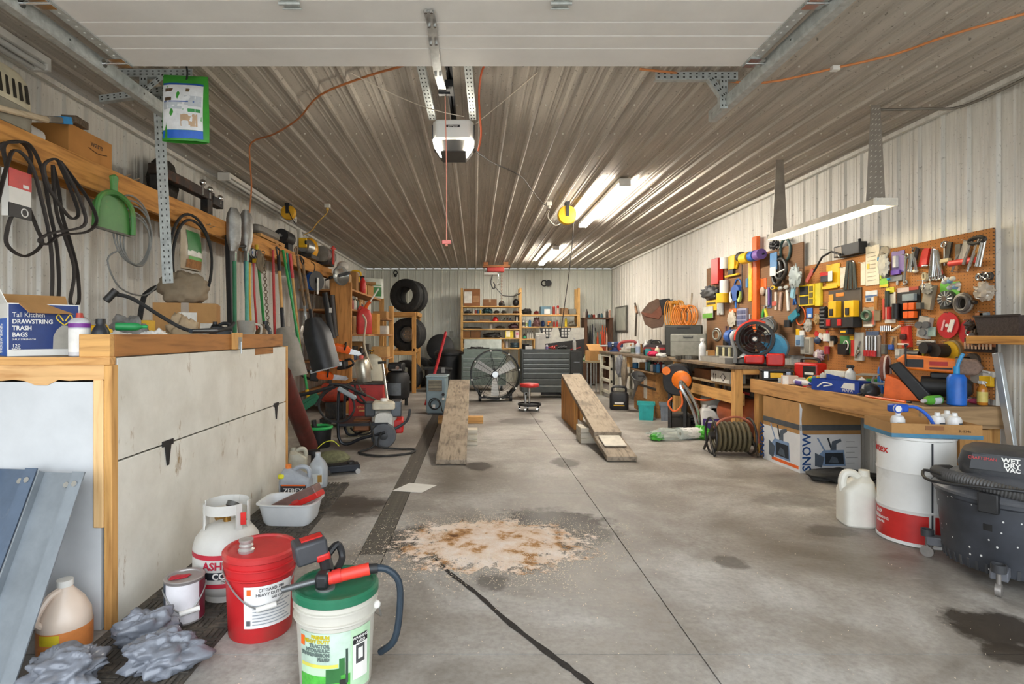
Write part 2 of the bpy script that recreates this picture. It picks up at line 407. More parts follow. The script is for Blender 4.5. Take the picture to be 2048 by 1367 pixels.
b.add(L,[(2*i,2*i+1,2*i+3,2*i+2) for i in range(len(P)-1)]);obj('crack_filler',b,mat('#2a241f',.95,0,.5,60),floor)
struct('driveway',MB().box((-40,-60,-.12),(40,Y0-.1,-.02)),mat('#b9b2a6',.9,0,.2,2))
mm=MB().box((-1.6,1.3,0),(-1.085,4.75,.008))
tm=mat('#4a443d',.85,0,.4,30,dirt='#6b6154')
mt=make('rubber_mat','long dark rubber floor mat with basketweave treads beside the white bin','mat',(0,0,0),0,[('base',mm,tm)])
b=MB()
for j in range(42):
    for i in range(6):
        x=-1.57+i*.082;y=1.36+j*.082
        for k in range(3):
            if (i+j) % 2: b.box((x+k*.024,y,.008),(x+k*.024+.014,y+.066,.013))
            else: b.box((x,y+k*.024,.008),(x+.066,y+k*.024+.014,.013))
obj('tread',b,tm,mt,smooth=0,kind='stuff')
# ================================================================ OVERHEAD DOOR AND OPENER
DW=mat('#e6e4e0',.5,0,.06,3)
DZ=2.872
door=thing('overhead_door','white sectional overhead door raised flat below the ceiling','garage door',(0,0,DZ))
def section(y1,L):
    g=(.0,.2,.33,.457);p=[(y1,0)]
    for q in g[1:]: p += [(y1-q+.006,0),(y1-q,.006),(y1-q-.006,0)]
    p += [(y1-L+.008,0),(y1-L+.003,.01),(y1-L+.003,.045),(y1,.045)]
    b=MB();n=len(p);x0,x1=-2.05,1.61
    b.add([(x0,a,z) for a,z in p]+[(x1,a,z) for a,z in p],[tuple(range(n)),tuple(range(2*n-1,n-1,-1))]+[((i+1) % n,i,i+n,(i+1) % n+n) for i in range(n)])
    return b
for i in range(5): obj('door_section',section(3.228-i*.64,.64),DW,door,smooth=20)
for x in (-.875,.407):
    for y in (2.592,1.952):
        h=MB().box((x-.035,y-.05,-.012),(x+.035,y+.05,-.003)).cyl((x-.05,y,-.014),(x+.05,y,-.014),.009).cyl((x-.045,y+.04,-.016),(x+.045,y+.04,-.016),.004)
        obj('hinge',h,GALV(),door)
for sx_,x in ((-1,-2.05),(1,1.61)):
    s=MB().box((x-.012 if sx_ < 0 else x,.1,-.004),(x if sx_ < 0 else x+.012,3.22,.06)).box((min(x,x-sx_*.05),.1,-.006),(max(x,x-sx_*.05),3.22,-.002))
    obj('end_stile',s,GALV(),door)
    for y in (3.17,2.592,1.95):
        r=MB().cyl((x-sx_*.05,y,-.012),(x+sx_*.1,y,-.012),.008).box((x-.045,y-.05,-.014),(x+.045,y+.05,-.006)).cyl((x+sx_*.085,y,-.012),(x+sx_*.115,y,-.012),.024)
        obj('roller',r,CHROME(),door)
    hl=MB()
    for k in range(26): hl.cyl((x-sx_*.02,1.7+k*.058,-.0075),(x-sx_*.02,1.7+k*.058,-.0055),.006,n=8)
    obj('stile_hole',hl,mat('#ecefec',.4),door,kind='stuff')
def track(X,s,label):
    t=thing('door_track',label,'track',(X,0,DZ-.02))
    p=[(-.03,.035),(-.03,-.028),(-.022,-.036),(.022,-.036),(.03,-.028),(.03,.0),(.033,.0),(.033,-.03),(.024,-.039),(-.024,-.039),(-.033,-.03),(-.033,.035)]
    b=MB();n=len(p);p=[(s*a,z) for a,z in p]
    b.add([(a,.1,z) for a,z in p]+[(a,3.93,z) for a,z in p],[((i+1) % n,i,i+n,(i+1) % n+n) for i in range(n)]);obj('channel',b,GALV(),t)
    obj('reinforcing_angle',MB().box((s*.034-.002,.1,-.03),(s*.034+.002,3.88,.075)).box((min(s*.034,s*.09),.1,.072),(max(s*.034,s*.09),3.88,.076)),GALV(),t)
    for y in (2.2,2.9,3.55,3.86): obj('bolt',MB().cyl((s*-.036,y,.0),(s*-.028,y,0),.007,n=8),CHROME(),t)
track(1.70,1,'galvanised door track on the side of the hanging fluorescent light')
track(-2.17,-1,'galvanised door track above the tall wall shelf')
def perf(name,label,p0,p1,wd=.045,holes=True,parent=None,face=(0,-1,0)):
    """slotted steel angle from p0 to p1 with its drilled face toward face"""
    p0,p1=V(p0),V(p1);d=p1-p0;L=d.length;t=d.normalized();f=V(face).normalized();a=t.cross(f).normalized();f=a.cross(t).normalized()
    b=MB().bar(p0,p1,wd,.003,f).bar(p0+a*wd/2-f*.02,p1+a*wd/2-f*.02,.003,.04,f)
    h=MB();n=int(L/.04);
    for i in range(n):
        for s in (-1,1):
            q=p0+t*(L*(i+.5)/n)+a*(s*wd*.22)
            h.bar(q-t*.007+f*.0018,q+t*.007+f*.0018,.008,.0008,f)
    if parent: obj(name,b,GALV(),parent);obj('slot',h,mat('#3a3a38',.8),parent,kind='stuff');return
    t_=thing(name,label,'bracket');obj('angle',b,GALV(),t_);obj('slot',h,mat('#3a3a38',.8),t_,kind='stuff');return t_
br=thing('track_hanger','drilled galvanised bracket bolted to the ceiling at the right track end','bracket')
perf('cross_angle','',(1.2,3.66,3.02),(1.75,3.66,3.02),.05,parent=br)
perf('drop_angle','',(1.655,3.655,3.0),(1.655,3.655,2.80),.05,parent=br)
perf('brace','',(1.56,3.652,3.01),(1.66,3.652,2.87),.035,parent=br)
br=thing('track_hanger','drilled galvanised bracket holding the seed bag by the left track','bracket')
perf('cross_angle','',(-2.42,3.62,3.02),(-1.86,3.62,3.02),.05,parent=br)
perf('drop_angle','',(-2.18,3.615,3.0),(-2.18,3.615,2.86),.05,parent=br)
perf('brace','',(-2.03,3.612,3.01),(-2.17,3.612,2.9),.035,parent=br)
perf('track_brace','short drilled galvanised strap crossing the left track end',at(198,197,3.8),at(345,176,3.8),.045)
perf('slotted_angle','long slotted steel angle hanging down beside the green dustpan',at(316,178,3.84),at(336,566,3.84),.075)
op=thing('garage_door_opener','white and black ceiling garage door opener with two lit lamps','door opener',(-.16,4.0,2.64))
b=MB().prz([(-.15,.05),(-.12,0),(.12,0),(.15,.05),(.15,.36),(-.15,.36)],.085,.225);obj('motor_housing',b,mat('#dcdcd8',.4,0,.05),op,bev=.012)
obj('side_cover',MB().box((-.157,.05,.09),(-.148,.34,.2)),BLACK(),op);obj('side_cover',MB().box((.148,.05,.09),(.157,.34,.2)),BLACK(),op)
b=MB().add([(-.145,.03,.085),(.145,.03,.085),(.09,.03,.0),(-.09,.03,.0),(-.145,.36,.085),(.145,.36,.085),(.09,.3,.0),(-.09,.3,.0)],[(3,2,1,0),(4,5,6,7),(0,1,5,4),(1,2,6,5),(2,3,7,6),(3,0,4,7)])
obj('belly',b,mat('#4a4845',.5),op,bev=.006)
LAMP=mat('#fff6e4',.3,0,0,em=45)
for s in (-1,1):
    b=MB().add([(s*.148,.022,.082),(s*.092,.022,.082),(s*.078,.022,.006),(s*.098,.022,.006),(s*.15,.2,.082),(s*.092,.2,.082),(s*.085,.2,.01),(s*.1,.2,.006)],[(0,1,2,3),(7,6,5,4),(0,3,7,4),(1,5,6,2),(2,6,7,3),(0,4,5,1)])
    obj('lamp_lens',b,LAMP,op)
obj('logo_plate',MB().box((-.055,-.003,.165),(.05,.002,.182)),BLACK(),op)
text('LiftMaster',.018,op,WHITE(),(0,-.0035,.1675))
obj('rail',MB().box((-.02,-4.0,.285),(.02,.2,.298)).box((-.004,-4.0,.285),(.004,.1,.32)),mat('#26262a',.35,.5),op)
perf('hanger_strap','',(-.15,.02,.225),(-.2,-.85,.405),.05,parent=op,face=(0,-.3,-1))
perf('hanger_strap','',(.145,.02,.225),(.1,-.85,.405),.05,parent=op,face=(0,-.3,-1))
b=MB().prism([(0,0),(.1,0),(.1,.03),(0,.03)],.02);obj('trolley',MB().box((-.03,-.5,.235),(.02,-.36,.28)).box((-.075,-.46,.205),(.0,-.43,.22)),BLACK(),op)
b=MB();arm=[at(857,14,2.66)-V((-.16,4.0,2.64)),at(864,45,2.78)-V((-.16,4.0,2.64)),at(867,80,2.95)-V((-.16,4.0,2.64)),at(876,135,3.3)-V((-.16,4.0,2.64)),V((-.045,-.44,.235))]
S=[V((p.x,p.y,min(p.z,.222))) for p in arm]
for a,c in zip(S,S[1:]): b.bar(a,c,.05,.006,(0,-.4,1))
obj('door_arm',b,STEEL(),op)
for k,p in enumerate(S[:4]):
    for s in (-1,1): obj('bolt',MB().cyl(p+V((s*.014,0,-.012)),p+V((s*.014,0,.004)),.008,n=8),CHROME(),op)
rp=mat('#e79a86',.8);r0=at(890,168,3.6);r1=at(893,484,3.6)
t=make('release_cord','pink emergency release cord with a red pull handle','pull cord',(0,0,0),0,
    [('cord',MB().tube([r0,(r0+r1)/2+V((.004,0,0)),r1],.0035,6),rp),('handle',MB().cb(tuple(r1+V((0,0,.0))),(.06,.02,.026)),mat('#e8827a',.5),.006),('knot',MB().sph(tuple(r1+V((0,0,-.02))),.009),rp)])
OC=mat('#b06a38',.6);z=HC-.012
def cord(name,label,pts,r,m,cat='cord',n=6,sm=4): return solo(name,label,cat,MB().tube(pts,r,n,sm),m)
cord('extension_cord','brown orange cord running over the ceiling and dropping behind the shovels',[cl(830,118,z),cl(800,133,z),cl(735,152,z),cl(640,190,z),cl(597,237,z),cl(548,268,z),cl(503,285,z),at(500,325,5.0),at(503,372,5.0),at(499,425,5.0)],.0075,OC)
cord('extension_cord','long orange cord stapled across the ceiling above the hanging light',[cl(1280,138,z),cl(1360,147,z),cl(1420,158,z),cl(1530,165,z),cl(1670,136,z),cl(1790,108,z),cl(1900,70,z),cl(2070,22,z)],.0075,mat('#d98a50',.6))
solo('cord_clip','white cord clip on the ceiling cord by the right track','clip',MB().cb(tuple(cl(1670,137,HC-.015)),(.05,.04,.03)),WHITE(),bev=.004)
cord('extension_cord','orange power cord hanging at the side of the door opener',[cl(969,130,z),cl(962,150,HC-.06),at(958,190,3.84),at(960,235,3.84),at(962,270,3.86),at(956,302,3.88)],.007,mat('#e0683a',.55))
cord('opener_cable','thin brown wire drooping from opener to the ceiling outlet',[at(951,302,3.95),cl(985,325,HC-.05),cl(1040,351,HC-.03),cl(1062,378,HC-.03),cl(1085,406,HC-.03),cl(1096,412,HC-.03)],.006,mat('#3f382f',.6))
cord('pull_string','thin pale string stretched over the ceiling left of the opener',[cl(700,145,HC-.03),cl(790,190,HC-.04),at(862,218,3.78),at(928,233,3.8)],.003,mat('#cfc5b4',.8))
cord('pull_string','thin pale string stretched over the ceiling right of the opener',[at(952,247,4.02),cl(1010,200,HC-.02),cl(1075,145,HC-.02)],.003,mat('#cfc5b4',.8))
TUBE_M=mat('#fff8ec',.3,0,0,em=TUBE_STRENGTH)
TOFF=mat('#cfcfca',.25,0,.05)
def fixture(label,X,y0,y1,zt,on,wd=.13,kind='strip',nt_=2):
    t=thing('fluorescent_light',label,'ceiling light',(X,y0,zt));L=y1-y0;W_=mat('#d9d6cf',.4,0,.08)
    obj('housing',MB().prz([(-wd/2,0),(wd/2,0),(wd/2,L),(-wd/2,L)],-.045,0),W_,t,bev=.004)
    for y in (0,L-.03): obj('socket_plate',MB().box((-wd/2,y,-.085),(wd/2,y+.03,-.04)),W_,t,bev=.003)
    for i in range(nt_):
        x=(i-(nt_-1)/2)*wd*.56;obj('tube',MB().cyl((x,.025,-.068),(x,L-.025,-.068),.018,n=12),TUBE_M if on else TOFF,t)
    return t
fixture('lit twin tube light on the ceiling beside the yellow reel',1.685,6.17,8.6,HC-.0,True)
fixture('lit twin tube light on the ceiling close to the back wall',1.6,10.85,13.3,HC-.0,True)
fixture('unlit tube light on the ceiling above the post hole digger',-2.72,5.95,8.2,HC-.0,False)
fixture('unlit tube light on the ceiling above the pet carrier',-2.76,1.1,3.5,HC,False)
t=thing('hanging_light','lit fluorescent work light hung on tapered metal straps over the pegboard','hanging light',(3.06,4.1,2.26))
L=1.5;W_=mat('#cfc6b4',.4)
obj('hood',MB().add([(-.09,0,0),(-.07,0,.055),(.07,0,.055),(.09,0,0),(.085,0,0),(.065,0,.05),(-.065,0,.05),(-.085,0,0),(-.09,L,0),(-.07,L,.055),(.07,L,.055),(.09,L,0),(.085,L,0),(.065,L,.05),(-.065,L,.05),(-.085,L,0)],[((i+1) % 8,i,i+8,(i+1) % 8+8) for i in range(8)]),W_,t)
for y in (-.004,L): obj('end_plate',MB().box((-.09,y,-.002),(.09,y+.004,.056)),mat('#e9e3d6',.4),t)
for x in (-.035,.035): obj('tube',MB().cyl((x,.02,.024),(x,L-.02,.024),.016,n=12),mat('#fff0c8',.3,0,0,em=10),t)
dp=mat('#a39b91',.4,.5,.2)
for y,dia in ((.1,1),(1.42,0)):
    h=HC-2.26;b=MB().add([(-.075,y,.055),(.075,y,.055),(.036,y,h),(-.036,y,h),(-.075,y+.004,.055),(.075,y+.004,.055),(.036,y+.004,h),(-.036,y+.004,h)],[(0,1,2,3),(7,6,5,4),(4,5,1,0),(5,6,2,1),(6,7,3,2),(7,4,0,3)])
    s_=obj('strap',b,dp,t)
    if dia:
        b=MB()
        for r in range(18):
            zz=.08+r*.04;hw=.075-(.039)*(zz-.055)/(h-.055)
            for k in (-.6,0,.6): b.bar((k*hw-.006,y-.001,zz-.006),(k*hw+.006,y-.001,zz+.006),.006,.003,(0,-1,0))
        obj('tread_bump',b,mat('#e0dcd4',.3,.6),s_,kind='stuff')
t=make('conduit','thin grey conduit along the top of the right wall','conduit',(0,0,0),0,[('pipe',MB().tube([(3.1,4.22,3.02),(3.4,4.15,3.0),(3.615,4.05,2.985),(3.62,3.4,2.985),(3.62,2.2,2.985)],.011,8),mat('#7c766c',.5,.3))])
def reel(label,px,py,Y,r,m_,drop):
    c=at(px,py,Y);t=thing('cord_reel',label,'cord reel',c)
    b=MB().xf(rx=pi/2).lathe([(r*.2,-.045),(r*.9,-.045),(r,-.03),(r,.02),(r*.93,.042),(r*.3,.05),(0,.05)]);obj('drum',b,m_,t)
    hh=HC-c.z;obj('bracket',MB().box((-.02,-.062,-.02),(.02,-.052,hh-.01)).box((-.03,-.06,hh-.035),(.03,.05,hh)),BLACK(),t)
    obj('cable',MB().tube([c*0+V(p) for p in drop],.006,6),mat('#2e2a26',.6),t);return t
c0=at(1134,430,7.3);reel('yellow ceiling cord reel with a black cable hanging to the back',1134,430,7.3,.126,YELLOW(),[(.09,0,-.1),(.05,.02,-.6),(-.03,.02,-1.2),(-.09,.02,-1.62)])
reel('small yellow cord reel above the left wall shelf',577,425,7.4,.098,mat('#e0a81c',.45),[(.02,-.05,.02),(.06,-.06,-.08),(.11,-.05,-.16)])
def ceiling_box(label,px,py,cordpts,cm,sc_=1):
    c=cl(px,py,HC);t=thing('junction_box',label,'electrical box',(c.x,c.y,HC-.06))
    obj('box',MB().cb((0,0,.035),(.07*sc_,.07*sc_,.05)),mat('#d8d4c8',.5),t,bev=.004);obj('plug',MB().cyl((0,0,.015),(0,0,-.025),.018),cm,t)
    obj('cable',MB().tube([V(p)-V((c.x,c.y,HC-.06)) for p in cordpts],.006,6),cm,t)
p=cl(1098,408,HC);ceiling_box('white ceiling outlet wired to the yellow reel',1098,404,[p+V((0,0,-.09)),at(1096,435,7.2),at(1110,450,7.25),at(1122,446,7.3)],mat('#b5afa4',.6))
p=cl(655,408,HC);ceiling_box('white ceiling outlet with a yellow cord over the left wall',655,408,[p+V((0,0,-.09)),at(652,428,7.4),at(635,445,7.5),at(622,462,7.6),at(606,470,7.7)],mat('#d8b04a',.6))
# ================================================================ BUILDERS
def _stack(s,rows,e=4.0,n=28,cap=True):
    """rows (half_x,half_y,z[,cx,cy]): rounded-rectangle cross sections"""
    vs=[];fs=[]
    for r in rows:
        hx,hy,z=r[:3];cx,cy=(r[3],r[4]) if len(r) > 3 else (0,0)
        for k in range(n):
            a=2*pi*(k+.5)/n;c,s_=cos(a),sin(a)
            vs.append((cx+hx*math.copysign(abs(c)**(2/e),c),cy+hy*math.copysign(abs(s_)**(2/e),s_),z))
    N=len(rows)
    for i in range(N-1):
        for k in range(n): fs.append((i*n+k,i*n+(k+1) % n,(i+1)*n+(k+1) % n,(i+1)*n+k))
    if cap: fs.append(tuple(range(n-1,-1,-1)));fs.append(tuple((N-1)*n+k for k in range(n)))
    return s.add(vs,fs)
MB.stack=_stack
def P_(h,rough=.45,**k): return mat(h,rough,**k)
def bottle(label,loc,h,r,m,cap='#222222',lab=None,neck=.35,name='bottle',cat='bottle',group=None,rz=0,lay=None,trigger=None):
    m=P_(m) if isinstance(m,str) else m
    t=thing(name,label,cat,loc,rz,group)
    if lay: t.rotation_euler=lay
    q=r*neck;hb=h*.62
    obj('body',MB().lathe([(r*.92,0),(r,h*.03),(r,hb),(r*.85,hb+h*.1),(q*1.1,hb+h*.2),(q,hb+h*.22),(q,h*.88)],20),m,t)
    if trigger:
        obj('spray_head',MB().box((-q*1.2,-q*1.4,h*.86),(q*1.2,q*2.2,h*.99)).box((-q*.5,-q*3.2,h*.9),(q*.5,-q,h*.97)).bar((0,-q*1.6,h*.9),(0,-q*2.6,h*.78),q*.6,q*.5),P_(trigger),t,bev=.003)
    else: obj('cap',MB().cyl((0,0,h*.86),(0,0,h),q*1.18,q*1.1,16),P_(cap),t)
    if lab: obj('label',MB().patch(r*1.012,-2.2,2.2,h*.12,h*.55,18),P_(lab),t)
    return t
def can(label,loc,h,r,m,cap='#dddddd',lab=None,name='spray_can',cat='can',group=None,rz=0,dome=True,band=None):
    t=thing(name,label,cat,loc,rz,group);m=P_(m) if isinstance(m,str) else m
    if dome:
        obj('body',MB().lathe([(r*.9,0),(r,.004),(r,h*.78),(r*1.03,h*.785),(r*.98,h*.8),(r*.6,h*.88),(r*.42,h*.89)],20),m,t)
        obj('nozzle',MB().cyl((0,0,h*.885),(0,0,h),r*.38,r*.3,12),P_(cap),t)
    else:
        obj('body',MB().lathe([(r*.95,0),(r,.004),(r,h*.95),(r*.95,h)],20),m,t)
        obj('lid',MB().cyl((0,0,h),(0,0,h+.008),r*.85,r*.8,20),P_(cap),t)
    if lab: obj('label',MB().patch(r*1.012,-2.4,2.4,h*.1,h*.62,18),P_(lab),t)
    if band: obj('band',MB().lathe([(r*1.012,h*.66),(r*1.012,h*.76)],20,cap=False),P_(band),t)
    return t
def carton(label,loc,w,d,h,rz=0,m=None,tape=None,flaps=False,lab=None,name='cardboard_box',cat='box',group=None,ry=0,rx=0):
    """cardboard box,front faces -y;flaps=True leaves the top open with folded-out flaps"""
    m=m or CARD();t=thing(name,label,cat,loc,rz,group,rx,ry)
    if flaps:
        obj('body',MB().shell(-w/2,-d/2,w/2,d/2,0,h,.005),m,t)
        for s in (-1,1):
            obj('flap',MB().bar((s*w/2,0,h),(s*(w/2+d*.28),0,h+d*.16*rnd.uniform(-.4,1.4)),d*.96,.004),m,t)
        obj('flap',MB().bar((0,-d/2,h),(0,-d/2-d*.25,h-d*.2),w*.96,.004),m,t);obj('flap',MB().bar((0,d/2,h),(0,d/2+d*.1,h+d*.4),w*.96,.004),m,t)
    else:
        obj('body',MB().box((-w/2,-d/2,0),(w/2,d/2,h)),m,t,bev=.003)
        sm=MB().box((-w/2,-.0015,h),(w/2,.0015,h+.0015));obj('flap_seam',sm,P_('#6b4a28',.9),t)
    if tape: obj('tape',MB().box((-.026,-d/2-.0015,h*.55),(.026,-d/2,h)).box((-.026,-d/2-.0015,h),(.026,d/2+.0015,h+.002)),P_(tape,.3),t)
    if lab:
        for (x,z,lw_,lh,c) in lab: obj('label',MB().box((x-lw_/2,-d/2-.0025,z-lh/2),(x+lw_/2,-d/2,z+lh/2)),P_(c),t)
    return t
def jug(label,loc,w,d,h,m,cap='#e8e4da',lab=None,rz=0,name='jug',cat='jug',group=None,liquid=None,hside=1):
    """F-style jug with an integral handle;handle on the +x side when hside=1"""
    m=P_(m) if isinstance(m,str) else m;t=thing(name,label,cat,loc,rz,group);s=hside
    obj('body',MB().stack([(w*.46,d*.46,0),(w*.5,d*.5,h*.03),(w*.5,d*.5,h*.6),(w*.47,d*.47,h*.66),(w*.3,d*.4,h*.8,-s*w*.14,0),(w*.17,d*.22,h*.87,-s*w*.22,0),(w*.13,d*.16,h*.9,-s*w*.24,0)],5),m,t)
    obj('handle',MB().tube([(s*w*.4,0,h*.6),(s*w*.43,0,h*.78),(s*w*.34,0,h*.92),(s*w*.1,0,h*.93),(-s*w*.12,0,h*.83)],min(w,d)*.13,10,5),m,t)
    obj('cap',MB().cyl((-s*w*.24,0,h*.89),(-s*w*.24,0,h),min(w,d)*.17,min(w,d)*.16,18),P_(cap),t)
    if lab: obj('label',MB().box((-w*.4,-d*.5-.002,h*.1),(w*.4,-d*.49,h*.52)),P_(lab),t)
    return t
def tire(label,loc,R,r,wd,rz=0,rx=0,rim=None,group=None,ry=0):
    """tire,axle along local y"""
    t=thing('tire',label,'tire',loc,rz,group,rx,ry);h=wd/2
    prof=[(r,-h*.8),(r*1.02,-h*.98),(r+(R-r)*.35,-h*1.05),(R*.93,-h*.95),(R*.985,-h*.8),(R,-h*.45),(R,h*.45),(R*.985,h*.8),(R*.93,h*.95),(r+(R-r)*.35,h*1.05),(r*1.02,h*.98),(r,h*.8),(r*.99,0),(r,-h*.8)]
    obj('carcass',MB().xf(rx=pi/2).lathe(prof,40,cap=False),RUBBER(),t)
    b=MB().xf(rx=pi/2)
    for k in (-.3,0,.3): b.lathe([(R*1.001,h*k-.006),(R*1.002,h*k),(R*1.001,h*k+.006)],40,cap=False)
    obj('tread_groove',b,P_('#0b0b0b',.9),t)
    if rim:
        obj('rim',MB().xf(rx=pi/2).lathe([(r*.99,-h*.8),(r*.93,-h*.75),(r*.88,-h*.2),(r*.55,-h*.05),(r*.5,-h*.2),(r*.25,-h*.25),(r*.22,-h*.3),(0,-h*.3)],30,cap=False),P_(rim,.35,metal=.7),t)
        for k in range(6): a=k*pi/3;obj('lug',MB().cyl((r*.36*cos(a),h*.2,r*.36*sin(a)),(r*.36*cos(a),h*.34,r*.36*sin(a)),.012,n=8),CHROME(),t)
    return t
def bucket(t,R0,R1,h,m,rim=.012):
    b=MB().lathe([(R0*.97,0),(R0,.006),(R0+(R1-R0)*.72,h*.72),(R1+.006,h*.74),(R1+.006,h*.755),(R1*.99,h*.76),(R1,h*.84),(R1+rim*.6,h*.85),(R1+rim*.6,h*.865),(R1,h*.87),(R1*1.005,h*.95)],40);obj('pail',b,m,t)
def pole(name,label,a,b,r,m,cat='tool',extra=(),grip=None,n=10):
    """long-handled tool given by world points a (top) to b (bottom);extra parts in world space"""
    t=thing(name,label,cat,(0,0,0));obj('handle',MB().cyl(a,b,r,r,n),m,t)
    if grip: 
        a,b=V(a),V(b);obj('grip',MB().cyl(a-(b-a)*.005,a+(b-a)*grip[1],r*1.25,r*1.2,n),P_(grip[0]),t)
    for e in extra: obj(*e,t)
    return t
def dgrip(a,b,m,s=.055):
    """D shaped grip in the plane of the wall at point a,pointing away from b"""
    a,b=V(a),V(b);u=(a-b).normalized();v=V((0,1,0));v=(v-u*v.dot(u)).normalized()
    return MB().tube([a,a+u*.03+v*s*.55,a+u*.09+v*s,a+u*.12+v*s,a+u*.12-v*s,a+u*.09-v*s,a+u*.03-v*s*.55,a],.011,8,3)
def scoop(c,u,v,n,w,L,dep,th=.003,tip=1.0,seed=0):
    """shovel blade from c,along u length L,width w along v,bowed along n"""
    b=MB();N=8;K=6;vs=[];u,v,n=V(u).normalized(),V(v).normalized(),V(n).normalized()
    for side in (0,1):
        for i in range(N+1):
            f=i/N;ww=w*(.55+.45*min(1,f*3.5))*(1 if f < .75 else 1-(1-tip)*((f-.75)/.25)**2)
            for k in range(K+1):
                g=k/K*2-1;vs.append(V(c)+u*(L*f)+v*(g*ww/2)+n*(-dep*(1-g*g)+dep*.6*f*f*0-dep*.2)+n*(th*side))
    q=(N+1)*(K+1);fs=[]
    for i in range(N):
        for k in range(K):
            a=i*(K+1)+k;fs += [(a,a+1,a+K+2,a+K+1),(q+a+K+1,q+a+K+2,q+a+1,q+a)]
    for i in range(N):
        for k in (0,K): a=i*(K+1)+k;fs.append((a,a+K+1,q+a+K+1,q+a))
    for k in range(K): fs += [(k,q+k,q+k+1,k+1),(N*(K+1)+k,N*(K+1)+k+1,q+N*(K+1)+k+1,q+N*(K+1)+k)]
    return b.add(vs,fs)
def scatter_lump(label,name,cat,loc,r,m,seed,amp=.35,fr=2.2,fold=.35,flat=0,rz=0,group=None,n=40,mm=26):
    return solo(name,label,cat,MB().blob((0,0,r[2]*.75),r,amp*.8,fr*.8,seed%9+.37,n,mm,flat,fold*.42),m,loc,rz,group,smooth=150)
# ================================================================ WHITE PLYWOOD BIN AND WHAT STANDS ON IT
BX,BY0,BY1,BZ=-1.6,2.42,4.69,1.2
def painted_ply():
    m,nt,b=newmat('worn_white_paint');v=coords(nt)
    n1=nd(nt,'ShaderNodeTexNoise');n1.inputs['Scale'].default_value=3.2;n1.inputs['Detail'].default_value=9;n1.inputs['Roughness'].default_value=.62;nt.links.new(v,n1.inputs['Vector'])
    r1=ramp(nt,[(.3,lin('#cdc9bd')),(.6,lin('#e2dfd5'))]);nt.links.new(n1.outputs['Fac'],r1.inputs[0])
    mp=coords(nt,(5,5,1.6));n2=nd(nt,'ShaderNodeTexNoise');n2.inputs['Scale'].default_value=1.6;n2.inputs['Detail'].default_value=10;n2.inputs['Roughness'].default_value=.72;nt.links.new(mp,n2.inputs['Vector'])
    r2=ramp(nt,[(.6,(0,0,0)),(.68,(.9,.9,.9))]);nt.links.new(n2.outputs['Fac'],r2.inputs[0])
    nt.links.new(mixc(nt,r2.outputs[0],r1.outputs[0],lin('#94794f')),b.inputs['Base Color']);b.inputs['Roughness'].default_value=.6
    return m
PW=painted_ply();RAW=wood('#d8ab74','#bd8a54','x');BR=wood('#a8713a','#7d4f24','y')
bin_=thing('storage_bin','large white painted plywood bin with raw wood corner strips','bin',(0,0,0))
obj('end_panel',MB().box((-2.9,BY0,0),(BX-.045,BY0+.02,BZ-.11)),mat('#c6c8ca',.6,0,.08,4),bin_)
pl=[(-2.9,BZ-.035),(BX-.03,BZ-.035),(BX-.03,1.105)];q=[]
for i in range(26):
    x=BX-.03-i*.05;q.append((x,1.1+.012*noise.noise(V((x*7,1,2)))+(.02 if -1.95 < x < -1.84 else 0)*-1-.01*(i % 2)*.3))
obj('bare_wood_band',MB().prism(pl+q+[(-2.9,1.09)],.006,BY0-.004),RAW,bin_)
obj('top_edge',MB().box((-2.9,BY0-.012,BZ-.035),(BX+.0,BY0+.03,BZ)),wood('#d6a263','#a8733a','x'),bin_,bev=.003)
obj('corner_post',MB().box((BX-.03,BY0-.004,0),(BX+.004,BY0+.04,BZ-.036)),PINE(),bin_,bev=.003)
obj('corner_strip',MB().box((BX-.075,BY0-.01,.45),(BX-.03,BY0,1.1)),wood('#e3bb85','#cf9c60','z'),bin_,bev=.006)
obj('upper_door',MB().box((BX-.02,BY0+.042,.735),(BX,BY1-.04,BZ-.006)),PW,bin_,bev=.003)
obj('lower_panel',MB().box((BX-.02,BY0+.042,.0),(BX,BY1-.04,.727)),PW,bin_,bev=.003)
obj('end_post',MB().box((BX-.03,BY1-.038,0),(BX+.006,BY1,BZ)),PINE(),bin_,bev=.003)
obj('top',MB().box((-2.9,BY0+.03,BZ-.03),(BX-.022,BY1,BZ)),OLDW('y'),bin_);obj('far_end_panel',MB().box((-2.9,BY1-.02,0),(BX-.03,BY1,BZ-.03)),PW,bin_)
obj('back_panel',MB().box((-2.9,BY0+.02,0),(-2.88,BY1-.02,BZ-.03)),PW,bin_)
rm=obj('rim_board',MB().box((BX-.045,BY0+.03,BZ),(BX-.004,BY1-.1,BZ+.1)),BR,bin_,bev=.003)
obj('rim_board',MB().box((-1.74,BY0-.005,BZ),(BX-.004,BY0+.028,BZ+.1)),PINE('x'),bin_,bev=.003)
obj('patch',MB().box((BX-.001,4.0,BZ-.05),(BX+.003,4.35,BZ-.005)),BR,bin_)
lt=obj('latch_block',MB().box((BX-.004,3.62,BZ+.0),(BX+.03,3.72,BZ+.11)),PINE(),bin_,bev=.003)
obj('latch',MB().box((BX+.03,3.65,BZ+.0),(BX+.036,3.695,BZ+.08)).cyl((BX+.04,3.67,BZ-.03),(BX+.04,3.67,BZ+.05),.006),STEEL(),lt)
